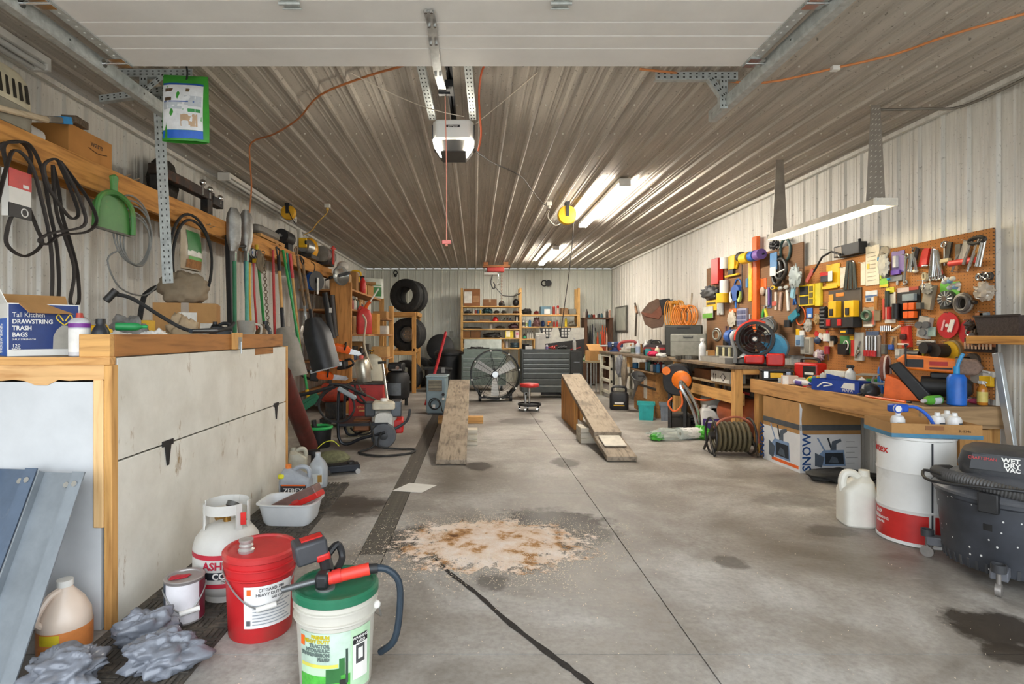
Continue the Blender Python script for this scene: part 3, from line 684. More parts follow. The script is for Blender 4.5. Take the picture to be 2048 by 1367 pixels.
for y in (2.86,4.42):
    h=MB().box((BX,y-.04,.722),(BX+.006,y+.06,.752)).prism([(0,0),(0,0),(.0,0)],.0) if 0 else MB().box((BX,y-.05,.722),(BX+.006,y+.05,.75))
    h.add([(BX+.001,y-.028,.722),(BX+.001,y+.028,.722),(BX+.001,y+.008,.62),(BX+.001,y-.008,.62),(BX+.006,y-.028,.722),(BX+.006,y+.028,.722),(BX+.006,y+.008,.62),(BX+.006,y-.008,.62)],[(4,7,6,5),(0,4,5,1),(1,5,6,2),(2,6,7,3),(3,7,4,0)])
    obj('strap_hinge',h,BLACK(),bin_)
zt=BZ+.001
NAVY=P_('#12306e');TB=thing('trash_bag_box','opened blue and white trash bag carton beside the spray can','box',(-2.07,2.62,zt),radians(50))
w_,d_,h_=.27,.16,.24
obj('carton',MB().shell(-w_/2,-d_/2,w_/2,d_/2,0,h_,.004),WHITE(),TB)
obj('front_print',MB().box((-w_/2+.004,-d_/2-.0012,.03),(w_/2-.004,-d_/2,h_-.004)),NAVY,TB)
obj('side_print',MB().box((-w_/2-.0012,-d_/2+.012,.0),(-w_/2,d_/2-.005,h_*.72)),P_('#1b62c4'),TB)
obj('flap',MB().bar((0,-d_/2,h_),(.03,-d_/2-.05,h_-.045),w_*.95,.003),CARD(),TB);obj('flap',MB().bar((0,d_/2,h_),(0,d_/2+.05,h_+.05),w_*.95,.003),CARD(),TB)
obj('flap',MB().bar((-w_/2,0,h_),(-w_/2-.03,0,h_+.07),d_*.9,.003),WHITE(),TB)
obj('bag_print',MB().prism([(.03,.03),(.12,.03),(.118,.09),(.105,.125),(.085,.14),(.065,.14),(.045,.12),(.032,.09)],.0016,-d_/2-.0022),P_('#a8a49a'),TB)
for s in (-1,1): obj('tie_print',MB().xf((.075,-d_/2-.002,.142)).tube([(0,0,0),(s*.03,0,.03),(s*.022,0,.05),(s*.004,0,.02)],.003,6,3),P_('#f0d040'),TB)
for i,(s,sz) in enumerate((('Tall Kitchen',.03),('DRAWSTRING',.028),('TRASH',.028),('BAGS',.028))): text(s,sz,TB,WHITE(),(-w_/2+.016,-d_/2-.0022,.178-i*.03),al='LEFT',sx=.82,bold=.0006 if i else 0)
text('3-PLY STRENGTH',.011,TB,WHITE(),(-w_/2+.016,-d_/2-.0022,.072),al='LEFT');text('120',.022,TB,WHITE(),(-w_/2+.03,-d_/2-.0022,.04),sx=.9);text('BAGS',.013,TB,WHITE(),(-w_/2+.03,-d_/2-.0022,.026),bold=.0004)
text('TRASH BAGS',.024,TB,WHITE(),(-w_/2-.0022,.02,.01),rx=pi/2,rz=-pi/2,al='LEFT',roll=pi/2);text('DRAWSTRING',.02,TB,WHITE(),(-w_/2-.0022,.05,.01),rx=pi/2,rz=-pi/2,al='LEFT',roll=pi/2)
c=can('white spray can with purple band and red nozzle on the bin edge',V((-1.79,2.49,1.2)),.195,.042,'#c9c9cc','#b03a2a','#e9e6e0',band='#7a2f8e');c.location.z=zt
bottle('black plastic bottle behind the purple banded spray can',(-1.715,2.52,zt),.17,.036,'#1c2026','#1c1c1c',None,.5)
scatter_lump('crumpled clear plastic bag behind the trash bag carton','plastic_bag','bag',(-2.15,3.06,zt),(.13,.08,.1),mat('#c9c4b8',.3,0,.2,6,alpha=.75),3,.3,2.5,.5)
scatter_lump('crumpled bright yellow cloth on the white bin','yellow_cloth','cloth',(-1.95,2.83,zt),(.09,.07,.085),YELLOW(),5,.4,2.6,.5)
carton('small plain yellow box against the hanging belts on the bin',(-2.2,3.62,zt),.14,.1,.19,.1,YELLOW(),name='yellow_box')
scatter_lump('crumpled grey plastic wrapper heap beside the yellow box','plastic_wrapper','wrapper',(-2.1,3.33,zt),(.12,.08,.12),mat('#8c8a86',.35,0,.4,8),8,.4,2.6,.6)
scatter_lump('crumpled brown paper wrapping in front of the cardboard box','paper_wrapping','paper',(-1.86,3.5,zt),(.1,.075,.12),mat('#b39c7c',.8,0,.2,6),9,.4,2.4,.7)
scatter_lump('white work gloves lying over the bin rim','work_glove','glove',(-1.77,2.74,zt),(.07,.09,.06),WHITE(),12,.4,2.5,.45)
scatter_lump('crumpled white rag beside the cardboard box label','white_rag','rag',(-1.76,3.03,zt),(.065,.085,.07),WHITE(),14,.45,2.7,.5)
bottle('small green bottle lying on the bin rim corner',(-1.7,2.6,zt+.135),.13,.019,GREEN(),'#1a9a50',lay=(0,pi/2,.5),name='green_bottle')
make('grease_gun','black hose and nozzle lying across the bin rim','hose',(0,0,0),0,[
    ('hose',MB().tube([(-1.98,3.0,1.52),(-1.92,3.08,1.5),(-1.82,3.2,1.4),(-1.72,3.26,1.33),(-1.66,3.34,1.318),(-1.645,3.48,1.32),(-1.66,3.72,1.345),(-1.7,3.88,1.38)],.011,8),RUBBER()),
    ('nozzle',MB().cyl((-1.655,3.2,1.318),(-1.645,3.48,1.322),.013,.019),mat('#3a4148',.35,.5)),('coupler',MB().cyl((-2.0,2.98,1.48),(-1.965,3.01,1.54),.02),IRON())])
carton('brown cardboard box with shipping labels on the white bin',(-2.2,4.22,zt),.42,.34,.33,.35,None,'#8f7a5e',lab=[(.02,.16,.12,.2,'#ddd8cc'),(.15,.12,.1,.12,'#d5cfc0')])
scatter_lump('limp tan paper sack on top of the labelled cardboard box','paper_sack','bag',(-2.25,4.25,zt+.338),(.17,.12,.14),mat('#8d7d66',.8,0,.25,5),21,.35,1.9,.5)
jug('black oil jug with bright blue label on the white bin',(-1.86,4.02,zt),.15,.1,.19,'#191b1e','#16181c','#2aa5dc',.5,hside=1)
make('plastic_pitcher','cloudy plastic measuring pitcher beside the blue labelled jug','pitcher',(-1.79,4.3,zt),.4,[('cup',MB().lathe([(.045,0),(.05,.004),(.066,.2),(.072,.205),(.068,.2),(.048,.008),(0,.008)],24),mat('#b9b4a8',.3,0,.2,6,alpha=.85)),('handle',MB().tube([(.06,0,.18),(.11,0,.16),(.1,0,.08),(.054,0,.05)],.009,8),mat('#b9b4a8',.3,0,.2,6))])
bottle('dusty brown jug beside the plastic pitcher on the bin',(-1.73,4.46,zt),.18,.05,'#6f5a41','#5d4b36',None,.45,name='brown_jug')
bottle('black round shouldered bottle at the bin far end',(-1.74,4.57,zt),.21,.05,'#24272b','#1b1b1b','#3d4850',.4)
# ================================================================ WALL SHELF AND BEAM
SX,SZ=-2.55,2.455
sh=thing('wall_shelf','long pine shelf with a deep front board on the left wall','shelf',(0,0,0))
GP=wood('#c98d44','#9c6426','y')
for a,c in ((.9,5.62),(5.64,9.8)): obj('front_board',MB().box((SX-.04,a,SZ-.185),(SX,c,SZ)),GP,sh,bev=.003)
for i in range(2): obj('shelf_plank',MB().box((XL+.005+i*.17,.9,SZ-.03),(XL+.165+i*.17,9.8,SZ)),OLDW('y'),sh)
obj('ledger',MB().box((XL+.004,.9,SZ-.12),(XL+.04,9.8,SZ-.03)),GP,sh)
for y in (1.6,3.6,5.6,7.6,9.6): obj('support',MB().box((XL+.04,y,SZ-.12),(SX-.04,y+.04,SZ-.03)),GP,sh)
for i in range(5):
    p=xp((250,268,412,420,590)[i],SX,(352,360,450,455,530)[i]);obj('nail',MB().cyl(p,p+V((.05,-.01,.01)),.004,n=6),STEEL(),sh)
zs=SZ+.001
pc=thing('pet_carrier','beige plastic pet carrier with slotted side on the high shelf','pet carrier',(-2.757,3.02,zs),pi/2)
CR_=mat('#c9c0a5',.5)
obj('base_shell',MB().stack([(.22,.15,0),(.24,.17,.02),(.25,.175,.14)],5),P_('#8b8676',.5),pc);obj('top_shell',MB().stack([(.25,.175,.142),(.252,.177,.17),(.235,.165,.3),(.2,.14,.345),(.12,.08,.36)],4),CR_,pc)
for k in range(8): obj('vent_slot',MB().xf((.0,-.172,.22),rx=radians(-8)).box((-.17+k*.045,-.006,-.05),(-.155+k*.045,.002,.055)),P_('#2a261f'),pc)
make('bench_brush','wood handled brush with blue label lying over the shelf edge','brush',(0,0,0),0,[
    ('handle',MB().rings([(-2.556,2.75,2.478),(-2.56,3.03,2.53),(-2.575,3.31,2.59)],[.018,.017,.02],10),wood('#c9b79a','#9c8566','y')),
    ('head',MB().bar((-2.575,3.3,2.59),(-2.6,3.53,2.668),.05,.04),P_('#7c7468',.7),.01),('label',MB().bar((-2.588,3.42,2.632),(-2.598,3.51,2.662),.052,.044),P_('#2b8fd0')),('bristle_block',MB().bar((-2.6,3.52,2.68),(-2.62,3.66,2.683),.09,.045),mat('#6b5a48',.95,0,.5,60,bump=.6))])
make('plastic_tub','white plastic tub lying behind the bench brush handle','tub',(-2.72,3.36,zs+.064),0,[('tub',MB().xf(rx=pi/2).lathe([(.05,-.06),(.06,.06),(.063,.065),(.055,.06)],20),WHITE())])
c=carton('brown cardboard box with faded print on the high shelf',(-2.725,3.73,zs),.42,.25,.2,pi/2,mat('#b97f3f',.85,0,.12,4));text('ware',.06,c,P_('#5d3a16'),(.05,-.1265,.12));obj('logo_stroke',MB().tube([(-.03,-.127,.1),(.06,-.127,.085),(.15,-.127,.1)],.003,6),P_('#5d3a16'),c)
make('trailer_hitch','rusty black drawbar with chrome hitch balls on the high shelf','hitch',(-2.62,5.25,zs),0,[('bar',MB().box((-.06,-.75,.16),(.02,.25,.25)),mat('#40362f',.5,.5,.4,12,dirt='#7d4d33'),.008),('bar_stub',MB().box((-.05,.2,.13),(.03,.42,.22)),IRON(),.008)]+
    [('hitch_ball',MB().sph((.0+.02,y,.29-i*.03),.032).cyl((.02,y,.17),(.02,y,.3-i*.03),.013),CHROME()) for i,y in enumerate((.0,.14,.36))]+[('foot',MB().box((-.06,-.72,.0),(.02,-.62,.16)),IRON()),('foot',MB().box((-.05,.1,.0),(.02,.2,.16)),IRON())])
make('wire_mesh_ball','dark round wire mesh bundle on the high shelf','mesh bundle',(-2.82,4.98,zs),0,[('bundle',MB().blob((0,0,.22),(.09,.2,.2),.2,3,4,flat=0),mat('#3a352e',.8,.2,.5,40,bump=.8)),('hoop',MB().torus((.0,0,.2),.17,.008,'x'),IRON())])
HX=SX+.03
def hw(px,py,off=0): return xp(px,HX+off,py)
def belt(label,pts,wd=.022,m=None,lab=None):
    b=MB();P=spline([V(p) for p in pts],6,True);N=len(P);vs=[]
    for i,p in enumerate(P):
        t=(P[(i+1) % N]-P[i-1]).normalized();nn=V((1,0,0)).cross(t).normalized()
        for dx,dn in ((-wd/2,-.005),(wd/2,-.005),(wd/2*.6,.006),(-wd/2*.6,.006)): vs.append(p+V((1,0,0))*dx+nn*dn)
    b.add(vs,[(i*4+k,i*4+(k+1) % 4,((i+1) % N)*4+(k+1) % 4,((i+1) % N)*4+k) for i in range(N) for k in range(4)])
    t=thing('drive_belt',label,'belt',(0,0,0),0,'rubber belts hung on the shelf board');obj('belt_loop',b,m or mat('#2d2724',.6,0,.3,12),t);return t
bt=belt('rubber drive belt wearing a red and white paper sleeve',[hw(8,290),hw(40,283),hw(62,310),hw(58,360),hw(56,405),hw(72,450),hw(84,488),hw(50,512),hw(14,490),hw(16,450),hw(30,410),hw(22,370),hw(12,330)])
p0,p1=hw(18,430,.02),hw(62,350,.02)
obj('sleeve',MB().box((HX-.02,p0.y,p0.z),(HX+.02,p1.y,p1.z)),WHITE(),bt);hh=p1.z-p0.z
obj('sleeve_band',MB().box((HX+.018,p0.y-.002,p1.z-hh*.38),(HX+.022,p1.y+.002,p1.z+.002)),RED(),bt);obj('sleeve_foot',MB().box((HX+.018,p0.y-.002,p0.z-.002),(HX+.022,p1.y+.002,p0.z+hh*.28)),BLACK(),bt)
obj('logo_oval',MB().xf((HX+.0225,p0.y+.1,p0.z+hh*.13)).torus((0,0,0),.022,.003,'x',20,6),WHITE(),bt);obj('white_print',MB().box((HX+.0218,p0.y+.09,p1.z-hh*.34),(HX+.0228,p0.y+.13,p1.z-hh*.27)),WHITE(),bt)
belt('longest rubber drive belt looped over the shelf nails',[hw(-5,300,.03),hw(30,285,.03),hw(60,290,.03),hw(85,340,.03),hw(100,420,.03),hw(115,500,.03),hw(118,590,.03),hw(104,608,.03),hw(104,540,.03),hw(98,470,.03),hw(80,390,.03),hw(62,330,.03),hw(30,300,.03),hw(12,340,.03),hw(-10,420,.03)])
belt('twisted rubber drive belt with a narrow loop above the dustpan',[hw(88,330,.06),hw(112,318,.06),hw(125,340,.06),hw(150,400,.06),hw(157,430,.06),hw(140,435,.06),hw(112,400,.06),hw(95,370,.06)])
belt('wide rubber drive belt hanging in front of the green dustpan',[hw(120,322,.1),hw(150,360,.1),hw(178,400,.1),hw(194,440,.1),hw(175,463,.1),hw(120,470,.1),hw(96,488,.1),hw(78,480,.1),hw(105,465,.1),hw(168,450,.1),hw(160,400,.1),hw(135,350,.1)])
belt('thin rubber drive belt reaching down to the bin top',[hw(105,330,.0),hw(118,380,.0),hw(125,430,.0),hw(140,480,.0),hw(155,540,.0),hw(158,604,.0),hw(140,604,.0),hw(148,540,.0),hw(128,470,.0),hw(112,420,.0)])
dc=hw(205,352);g2=mat('#4d8a45',.45,0,.2,6,dirt='#8c8a52')
dpn=thing('dustpan','green plastic dustpan hanging by its handle on the shelf board','dustpan',hw(222,463,.03),pi/2)
dp0=hw(222,463);W0=(hw(256,463)-hw(182,463)).y;Hh=hw(222,350).z-dp0.z;hw_=W0/2
obj('pan',MB().prism([(-hw_,0),(hw_,0),(hw_*.95,Hh*.42),(hw_*.6,Hh*.6),(.03,Hh*.66),(-.03,Hh*.66),(-hw_*.6,Hh*.6),(-hw_*.95,Hh*.42)],.012,-.012),g2,dpn)
obj('pan_lip',MB().tube([(-hw_,-.03,.01),(-hw_*.95,-.035,Hh*.42),(-hw_*.6,-.035,Hh*.6),(0,-.035,Hh*.67),(hw_*.6,-.035,Hh*.6),(hw_*.95,-.035,Hh*.42),(hw_,-.03,.01)],.018,8),g2,dpn)
obj('handle',MB().prism([(-.03,Hh*.62),(.03,Hh*.62),(.022,Hh*.8),(.035,Hh*.96),(0,Hh),(-.035,Hh*.96),(-.022,Hh*.8)],.03,-.035),g2,dpn,bev=.008);obj('edge',MB().box((-hw_,-.02,-.006),(hw_,0,.008)),P_('#3b3a2a'),dpn)
def coil(label,cpx,cpy,R,r,m,n=4,tail=None,X=HX,sq=1.15,name='wire_coil',cat='coil'):
    c=xp(cpx,X,cpy);t=thing(name,label,cat,c,0)
    for k in range(n):
        b=MB();Q=R*(1-.07*k);b.rings([(.008*(k % 3)-.008+.006*sin(3*a),Q*cos(a)+.01*k,Q*sq*sin(a)-.02*k) for a in [2*pi*i/36 for i in range(36)]],[r]*36,8,closed=True);obj('loop',b,m,t)
    if tail: obj('tail',MB().tube([V(p)-c for p in tail],r,8),m,t)
    return t
coil('grey wire cable coiled on a nail behind the slotted angle',268,460,.22,.006,mat('#8d8f8d',.5,.2),5,[hw(238,500),hw(215,520),hw(240,575),hw(290,590),hw(325,560)])
coil('single loop of black hose hanging behind the seed bag',386,520,.36,.012,RUBBER(),2,None,X=HX+.045,sq=1.1,name='black_hose',cat='hose')
make('black_hose','stiff black hose curving under the slotted angle on the bin','hose',(0,0,0),0,[('hose',MB().tube([V((-2.62,4.25,1.21)),hw(285,605,-.1),hw(295,585,-.1),hw(318,573,-.1),hw(333,580,-.1),hw(340,606,-.1),V((-2.62,4.66,1.21))],.02,10),RUBBER()),('hose',MB().tube([hw(331,520,-.12),hw(334,570,-.12),hw(345,606,-.12)],.018,10),RUBBER())])
def bag(label,name,loc,w,h,rz,m,prints,d=.05,seed=1):
    t=thing(name,label,'bag',loc,rz);b=MB();N,K=8,10;vs=[]
    for side in (-1,1):
        for j in range(K+1):
            f=j/K
            for i in range(N+1):
                g=i/N*2-1;th=d*.5*(1-g**4)*(sin(pi*min(1,f*.9+.12))**.6)+.002
                th += .006*noise.noise(V((g*3+seed,f*5,side)))
                vs.append((g*w/2*(1-.06*f*f+.02*noise.noise(V((f*4,seed,1)))),side*th,h*f))
    q=(N+1)*(K+1)
    fs=[]
    for j in range(K):
        for i in range(N): a=j*(N+1)+i;fs += [(a,a+1,a+N+2,a+N+1),(q+a+N+1,q+a+N+2,q+a+1,q+a)]
    for j in range(K):
        for i in (0,N): a=j*(N+1)+i;fs.append((a,a+N+1,q+a+N+1,q+a))
    b.add(vs,fs);obj('sack',b,m,t)
    for (nm,x0,z0,x1,z1,mm) in prints:
        p=MB();vs=[];n=6
        for j in range(n+1):
            for i in range(n+1):
                x=x0+(x1-x0)*i/n;z=z0+(z1-z0)*j/n;g=x;f=z
                th=d*.5*(1-g**4)*(sin(pi*min(1,f*.9+.12))**.6)+.0035+.006*abs(noise.noise(V((g*3+seed,f*5,-1))))
                vs.append((g*w/2,-th,h*f))
        p.add(vs,[(j*(n+1)+i,j*(n+1)+i+1,(j+1)*(n+1)+i+1,(j+1)*(n+1)+i) for j in range(n) for i in range(n)]);obj(nm,p,mm,t)
    return t
lb=bag('white, green and blue lawn seed bag hung by the door track','seed_bag',at(372,284,3.58),.29,.43,.12,mat('#3f9a35',.4,0,.25,6),[('printed_panel',-.93,.15,.8,.83,P_('#e6e8ea')),('blue_band',-.93,.03,.8,.145,P_('#1b62c8')),('blue_line',-.9,.83,.8,.86,P_('#2a56a8')),('photo_print',-.1,.2,.6,.38,P_('#c8a988')),('photo_print',-.8,.72,-.45,.77,P_('#5a4632')),('photo_print',-.8,.58,-.5,.63,P_('#5a4632')),('photo_print',.1,.72,.4,.77,P_('#6b573c')),('text_block',-.85,.45,-.05,.56,P_('#bfc6cc')),('text_block',.05,.5,.75,.66,P_('#c4cad0')),('green_badge',.0,.41,.7,.46,P_('#3f9a55')),('blue_line',-.85,.56,.72,.575,P_('#2a56a8'))],.1)
obj('hook_cord',MB().tube([(.0,0,.39),(.02,-.03,.43),(.01,-.02,.49)],.006,6),BLACK(),lb)
sb=bag('clear and green bag of brown seed hanging inside the black hose','seed_bag',hw(382,540,-.05),.36,.4,pi/2,mat('#b9ac95',.25,0,.2,6),[('green_print',-.7,.4,.55,.86,P_('#2f7a3a')),('white_print',-.7,.3,.65,.42,P_('#e5e5dc')),('green_print',-.6,.22,.65,.29,P_('#5aa648')),('seed',-.75,.03,.7,.22,mat('#9c6b3c',.8,0,.4,40))],.09,4)
# ================================================================ LONG TOOLS HUNG ON THE LEFT WALL
TX=SX+.045
def tw(px,py,off=0): return xp(px,TX+off,py)
HG=mat('#2f7d55',.5,0,.2);TEAL=mat('#2c8f7a',.5,0,.2);WH_=wood('#d1a263','#b07f42','z');OWH=wood('#8c7458','#5f4a34','z')
make('square_tube','thick black square tube hung vertically beside the post hole digger','tube',(0,0,0),0,[('tube',MB().bar(tw(457,470),tw(463,690),.075,.05,(1,0,0)),BLACK(),.006)])
a,b_=tw(477,415),tw(476,510)
ph=thing('post_hole_digger','steel post hole digger hung blades up with green handles','digger',(0,0,0));MS=mat('#9b9a96',.4,.7,.35,10,dirt='#6b5d50')
for s,px in ((-1,467),(1,491)):
    obj('blade',scoop(tw(px+1,502,.095),(0,0,1),(.9,.4,0),(-.3*s,.9,0),.135,.43,.03,.004,.45),MS,ph);obj('clamp',MB().bar(tw(px+2,500,.095),tw(px+2,522,.095),.05,.03,(1,0,0)),MS,ph)
    obj('handle',MB().cyl(tw(px+2,505,.095),tw(px+3,690,.095),.019),HG if s < 0 else mat('#5fb5a0',.5),ph)
obj('pivot',MB().cyl(tw(468,492,.1),tw(494,492,.1),.014),IRON(),ph)
obj('hanger',MB().cyl(tw(480,470,-.05),tw(480,470,.12),.007,n=8),STEEL(),ph)
gs=thing('gauge_manifold','black gauge manifold with two dials and coloured hoses','gauge set',(0,0,0));pc_=tw(502,510,.0)
obj('body',MB().cb(tuple(pc_),(.05,.22,.16)),BLACK(),gs,bev=.01)
for k,c in ((-.06,'#3a66b0'),(.06,'#c43a35')):
    q=pc_+V((.026,k,.02));obj('dial',MB().cyl(q,q+V((.02,-.005,0)),.045,n=20),WHITE(),gs);obj('dial_rim',MB().torus(tuple(q+V((.02,0,0))),.045,.005,'x',20),BLACK(),gs);obj('dial_face',MB().cyl(q+V((.02,0,0)),q+V((.022,0,0)),.022,n=16),P_(c),gs)
obj('knob',MB().cyl(pc_+V((.02,0,-.06)),pc_+V((.06,0,-.06)),.025),YELLOW(),gs);obj('knob',MB().cyl(pc_+V((.02,.1,-.06)),pc_+V((.05,.1,-.06)),.018),RED(),gs)
for (a,b_,m_) in (((500,525),(503,672),YELLOW()),((507,525),(515,672),RED()),((489,522),(498,672),mat('#24457f',.5))): obj('hose',MB().tube([tw(*a,.0),tw((a[0]+b_[0])/2-2,590,.0),tw(*b_,.0)],.012,8),m_,gs)
pole('green_pole','green pole with yellow grip beside the gauge manifold',tw(513,490),tw(532,690),.016,mat('#1f8a3c',.45),grip=('#e0c020',.12))
ch=thing('hanging_chain','rusty steel chain hooked on the shelf board','chain',(0,0,0));a,b_=tw(526,505,.03),tw(537,660,.03)
for k in range(24):
    p=a.lerp(b_,k/24);obj('link',MB().torus(tuple(p),.02,.005,'x' if k % 2 else 'y',10,6),mat('#8b7b68',.5,.6,.3),ch)
obj('hook',MB().tube([b_,b_+V((.0,.03,-.03)),b_+V((0,.01,-.07)),b_+V((0,-.03,-.05))],.009,8),MS,ch)
coil('loop of old grey rope hanging beside the chain',520,520,.05,.012,mat('#7b6d58',.8),3,None,X=TX+.1,sq=2.2,name='rope_loop',cat='rope')
pole('red_pole','straight red metal pole on the left wall',tw(546,500,-.02),tw(550,690,-.02),.016,RED())
sc_=thing('snow_shovel','grey plastic snow shovel with wooden shaft and black grip','shovel',(0,0,0));a,b_=tw(557,515,.05),tw(566,655,.16)
obj('shaft',MB().cyl(a,b_,.019),WH_,sc_);obj('d_grip',dgrip(a,b_,BLACK()),BLACK(),sc_);obj('socket',MB().cyl(a.lerp(b_,-.02),a.lerp(b_,.2),.023),BLACK(),sc_);obj('socket',MB().cyl(a.lerp(b_,.72),b_+(b_-a)*.06,.024),BLACK(),sc_)
obj('blade',scoop(b_,(.3,-.1,-1),(.75,.65,.15),(-.5,.75,-.2),.3,.62,.04,.005),P_('#7f7a70',.5),sc_)
pole('teal_pole','dark teal metal pole hung behind the green broom handle',tw(574,505,.02),tw(601,735,.03),.015,TEAL)
pole('rake_handle','wooden tool handle with red and pink top sleeve',tw(580,508,.05),tw(603,720,.15),.017,WH_,grip=('#c8262a',.22))
sp=thing('ditching_spade','worn spade with brown handle and curved metal socket','spade',(0,0,0));a,b_=tw(594,512,.02),tw(609,610,.02)
obj('shaft',MB().cyl(a,b_,.02),OWH,sp);obj('d_grip',dgrip(a,b_,OWH,.05),OWH,sp);obj('socket',MB().tube([b_,b_+V((0,.03,-.15)),b_+V((0,-.02,-.28)),b_+V((0,-.1,-.34))],.02,8),STEEL(),sp);obj('blade',scoop(b_+V((0,-.08,-.3)),(0,-.05,-1),(.2,1,0),(-1,.1,0),.15,.26,.02,.004,.6),MS,sp)
gsv=thing('grain_scoop','large black scoop shovel with grey handle above the hedge trimmer','shovel',(0,0,0));a,b_=tw(606,530,.02),tw(626,655,.28)
obj('shaft',MB().cyl(a,b_,.021),OWH,gsv);obj('d_grip',dgrip(a,b_,IRON()),IRON(),gsv);obj('socket',MB().cyl(a.lerp(b_,.72),b_+(b_-a)*.1,.023),BLACK(),gsv)
obj('blade',scoop(b_+V((.0,0,.12)),(.3,-.1,-1),(.95,.3,.22),(-.2,.9,-.2),.38,.72,.08,.005),mat('#2f3033',.35,.2,.3,8),gsv);obj('worn_edge',MB().bar(b_+V((.0,-.13,-.6)),b_+V((.4,-.02,-.49)),.012,.05),MS,gsv)
sw=thing('tree_saw','long toothed pruning saw blade hanging beside the grain scoop','saw',(0,0,0));a,b_=tw(634,545,.0),tw(622,645,.0)
obj('blade',MB().bar(a,b_,.05,.003,(1,0,0)),mat('#5d5148',.4,.5),sw);b=MB()
for k in range(22): p=a.lerp(b_,k/22);b.bar(p+V((0,.02,0)),p+V((0,.045,-.01)),.012,.003,(1,0,0))
obj('tooth_row',b,STEEL(),sw)
cr_=thing('cable_spool','blue cable wound on a black spool on the left wall','spool',tw(628,562,.05),radians(60))
obj('hanger',MB().tube([(0,0,.14),(.02,0,.24),(0,.06,.3)],.008,6),IRON(),cr_)
obj('flange',MB().xf(rx=pi/2).cyl((0,0,-.06),(0,0,-.05),.15,n=28),BLACK(),cr_);obj('flange',MB().xf(rx=pi/2).cyl((0,0,.05),(0,0,.06),.15,n=28),BLACK(),cr_)
for k in range(5): obj('winding',MB().torus((0,-.04+k*.02,0),.125-.006*(k % 2),.012,'y',28,8),mat('#1f5fb8',.4),cr_)
obj('handle',MB().box((-.012,-.085,-.2),(.012,-.07,.05)),WHITE(),cr_);obj('hub',MB().cyl((0,-.08,0),(0,.08,0),.03),BLACK(),cr_)
def shp(px,off=-.12): X=SX+off;return V((X,X*FPX/(px-CX),zs))
p=shp(545);make('plank_offcut','pale offcut board lying along the wall shelf','board',p,0,[('board',MB().box((-.1,-.6,.03),(.08,.24,.07)),PINE('y'),.003),('block',MB().box((-.1,-.1,0),(.08,.0,.03)),PINE('y')),('block',MB().box((-.1,.12,0),(.08,.22,.03)),PINE('y'))])
solo('toolbox','long dusty grey tool case on top of the offcut board','case',MB().stack([(.1,.35,0),(.12,.37,.02),(.12,.37,.08),(.1,.34,.1)],5),P_('#77736b'),p+V((-.02,-.3,.071)),bev=.004)
make('pump_motor','black electric pump motor on the wall shelf under the yellow reel','motor',shp(575)+V((0,-.1,0)),0,[('body',MB().cyl((0,-.16,.2),(0,.16,.2),.1,n=24),BLACK()),('foot',MB().box((-.08,-.1,0),(.08,.1,.11)),BLACK(),.004),('shaft',MB().cyl((0,-.22,.2),(0,-.16,.2),.02),STEEL()),('cap',MB().cyl((0,.16,.2),(0,.2,.2),.08,.06),IRON())])
make('pvc_pipe','upright white pipe standing on the wall shelf','pipe',shp(599,-.23),0,[('pipe',MB().cyl((0,0,.12),(0,0,.5),.035,n=18),mat('#d4d1c7',.4)),('fitting',MB().lathe([(.05,0),(.05,.03),(.035,.04),(.035,.1),(.042,.1),(.042,.15),(.03,.15)],18),mat('#8d7a4a',.4,.6))])
ym=make('yellow_generator_motor','round yellow and grey motor on the wall shelf','motor',shp(612,.0)+V((-.02,.25,0)),0,[('housing',MB().xf((0,0,.17)).sph((0,0,0),(.13,.17,.17),24,14),mat('#e0a010',.35)),('end_bell',MB().cyl((0,-.32,.17),(0,-.13,.17),.09,.125,24),STEEL()),('base',MB().box((-.1,-.25,0),(.1,.15,.06)),IRON()),('switch_plate',MB().cb((.02,-.4,.2),(.12,.04,.14)),YELLOW(),.01),('dial',MB().cyl((.085,-.42,.2),(.06,-.42,.2),.03),BLACK())])
make('grey_motor','grey finned motor with a red clamp beside the yellow motor','motor',shp(640,.02)+V((0,.35,0)),0,[('body',MB().cyl((0,-.3,.17),(0,.2,.17),.13,n=24),mat('#8b8983',.4,.4)),('base',MB().box((-.1,-.2,0),(.1,.15,.08)),IRON()),('clamp',MB().bar((.14,-.05,.02),(.14,-.05,.33),.06,.03,(1,0,0)).bar((.14,-.15,.28),(.14,.05,.3),.04,.03),mat('#d8453a',.4),.006)])
for k,(px,c,lb) in enumerate(((672,'#5d4a3a','brown'),(682,'#c2402a','red'),(694,'#43403b','charcoal'))):
    make('tool_case','small %s tool case near the end of the wall shelf' % lb,'case',(-2.81,9.3+.2*k,zs),0,[('case',MB().box((-.1,-.09,0),(.1,.09,.16+.03*k)),P_(c),.01),('handle',MB().tube([(0,-.06,.16+.03*k),(0,-.05,.21+.03*k),(0,.05,.21+.03*k),(0,.06,.16+.03*k)],.01,6),BLACK())])
# ================================================================ SHELVES,TIRES,MACHINES ALONG THE LEFT WALL
SU0,SU1=9.05,12.0;sxf=-2.03
su=thing('shelf_unit','deep rough lumber shelf unit with a wide end board','shelving',(0,0,0));SW=wood('#c58a4a','#94602c','z');SWy=wood('#b88450','#865a2e','y')
obj('end_board',MB().box((-2.38,SU0,0),(sxf,SU0+.04,2.15)),SW,su,bev=.004)
obj('post',MB().box((-1.72,10.95,0),(-1.63,11.04,1.86)),PINE(),su,bev=.003);obj('post',MB().box((-2.07,11.9,0),(-1.98,11.99,2.1)),PINE(),su,bev=.003);obj('post',MB().box((XL+.02,11.9,0),(XL+.1,11.99,2.1)),PINE(),su)
SHZ=(.34,.86,1.3,1.72,2.05)
for zz in SHZ: obj('shelf_board',MB().box((XL+.02,SU0+.04,zz-.03),(sxf if zz != .0 else 0,SU1,zz)),SWy,su)
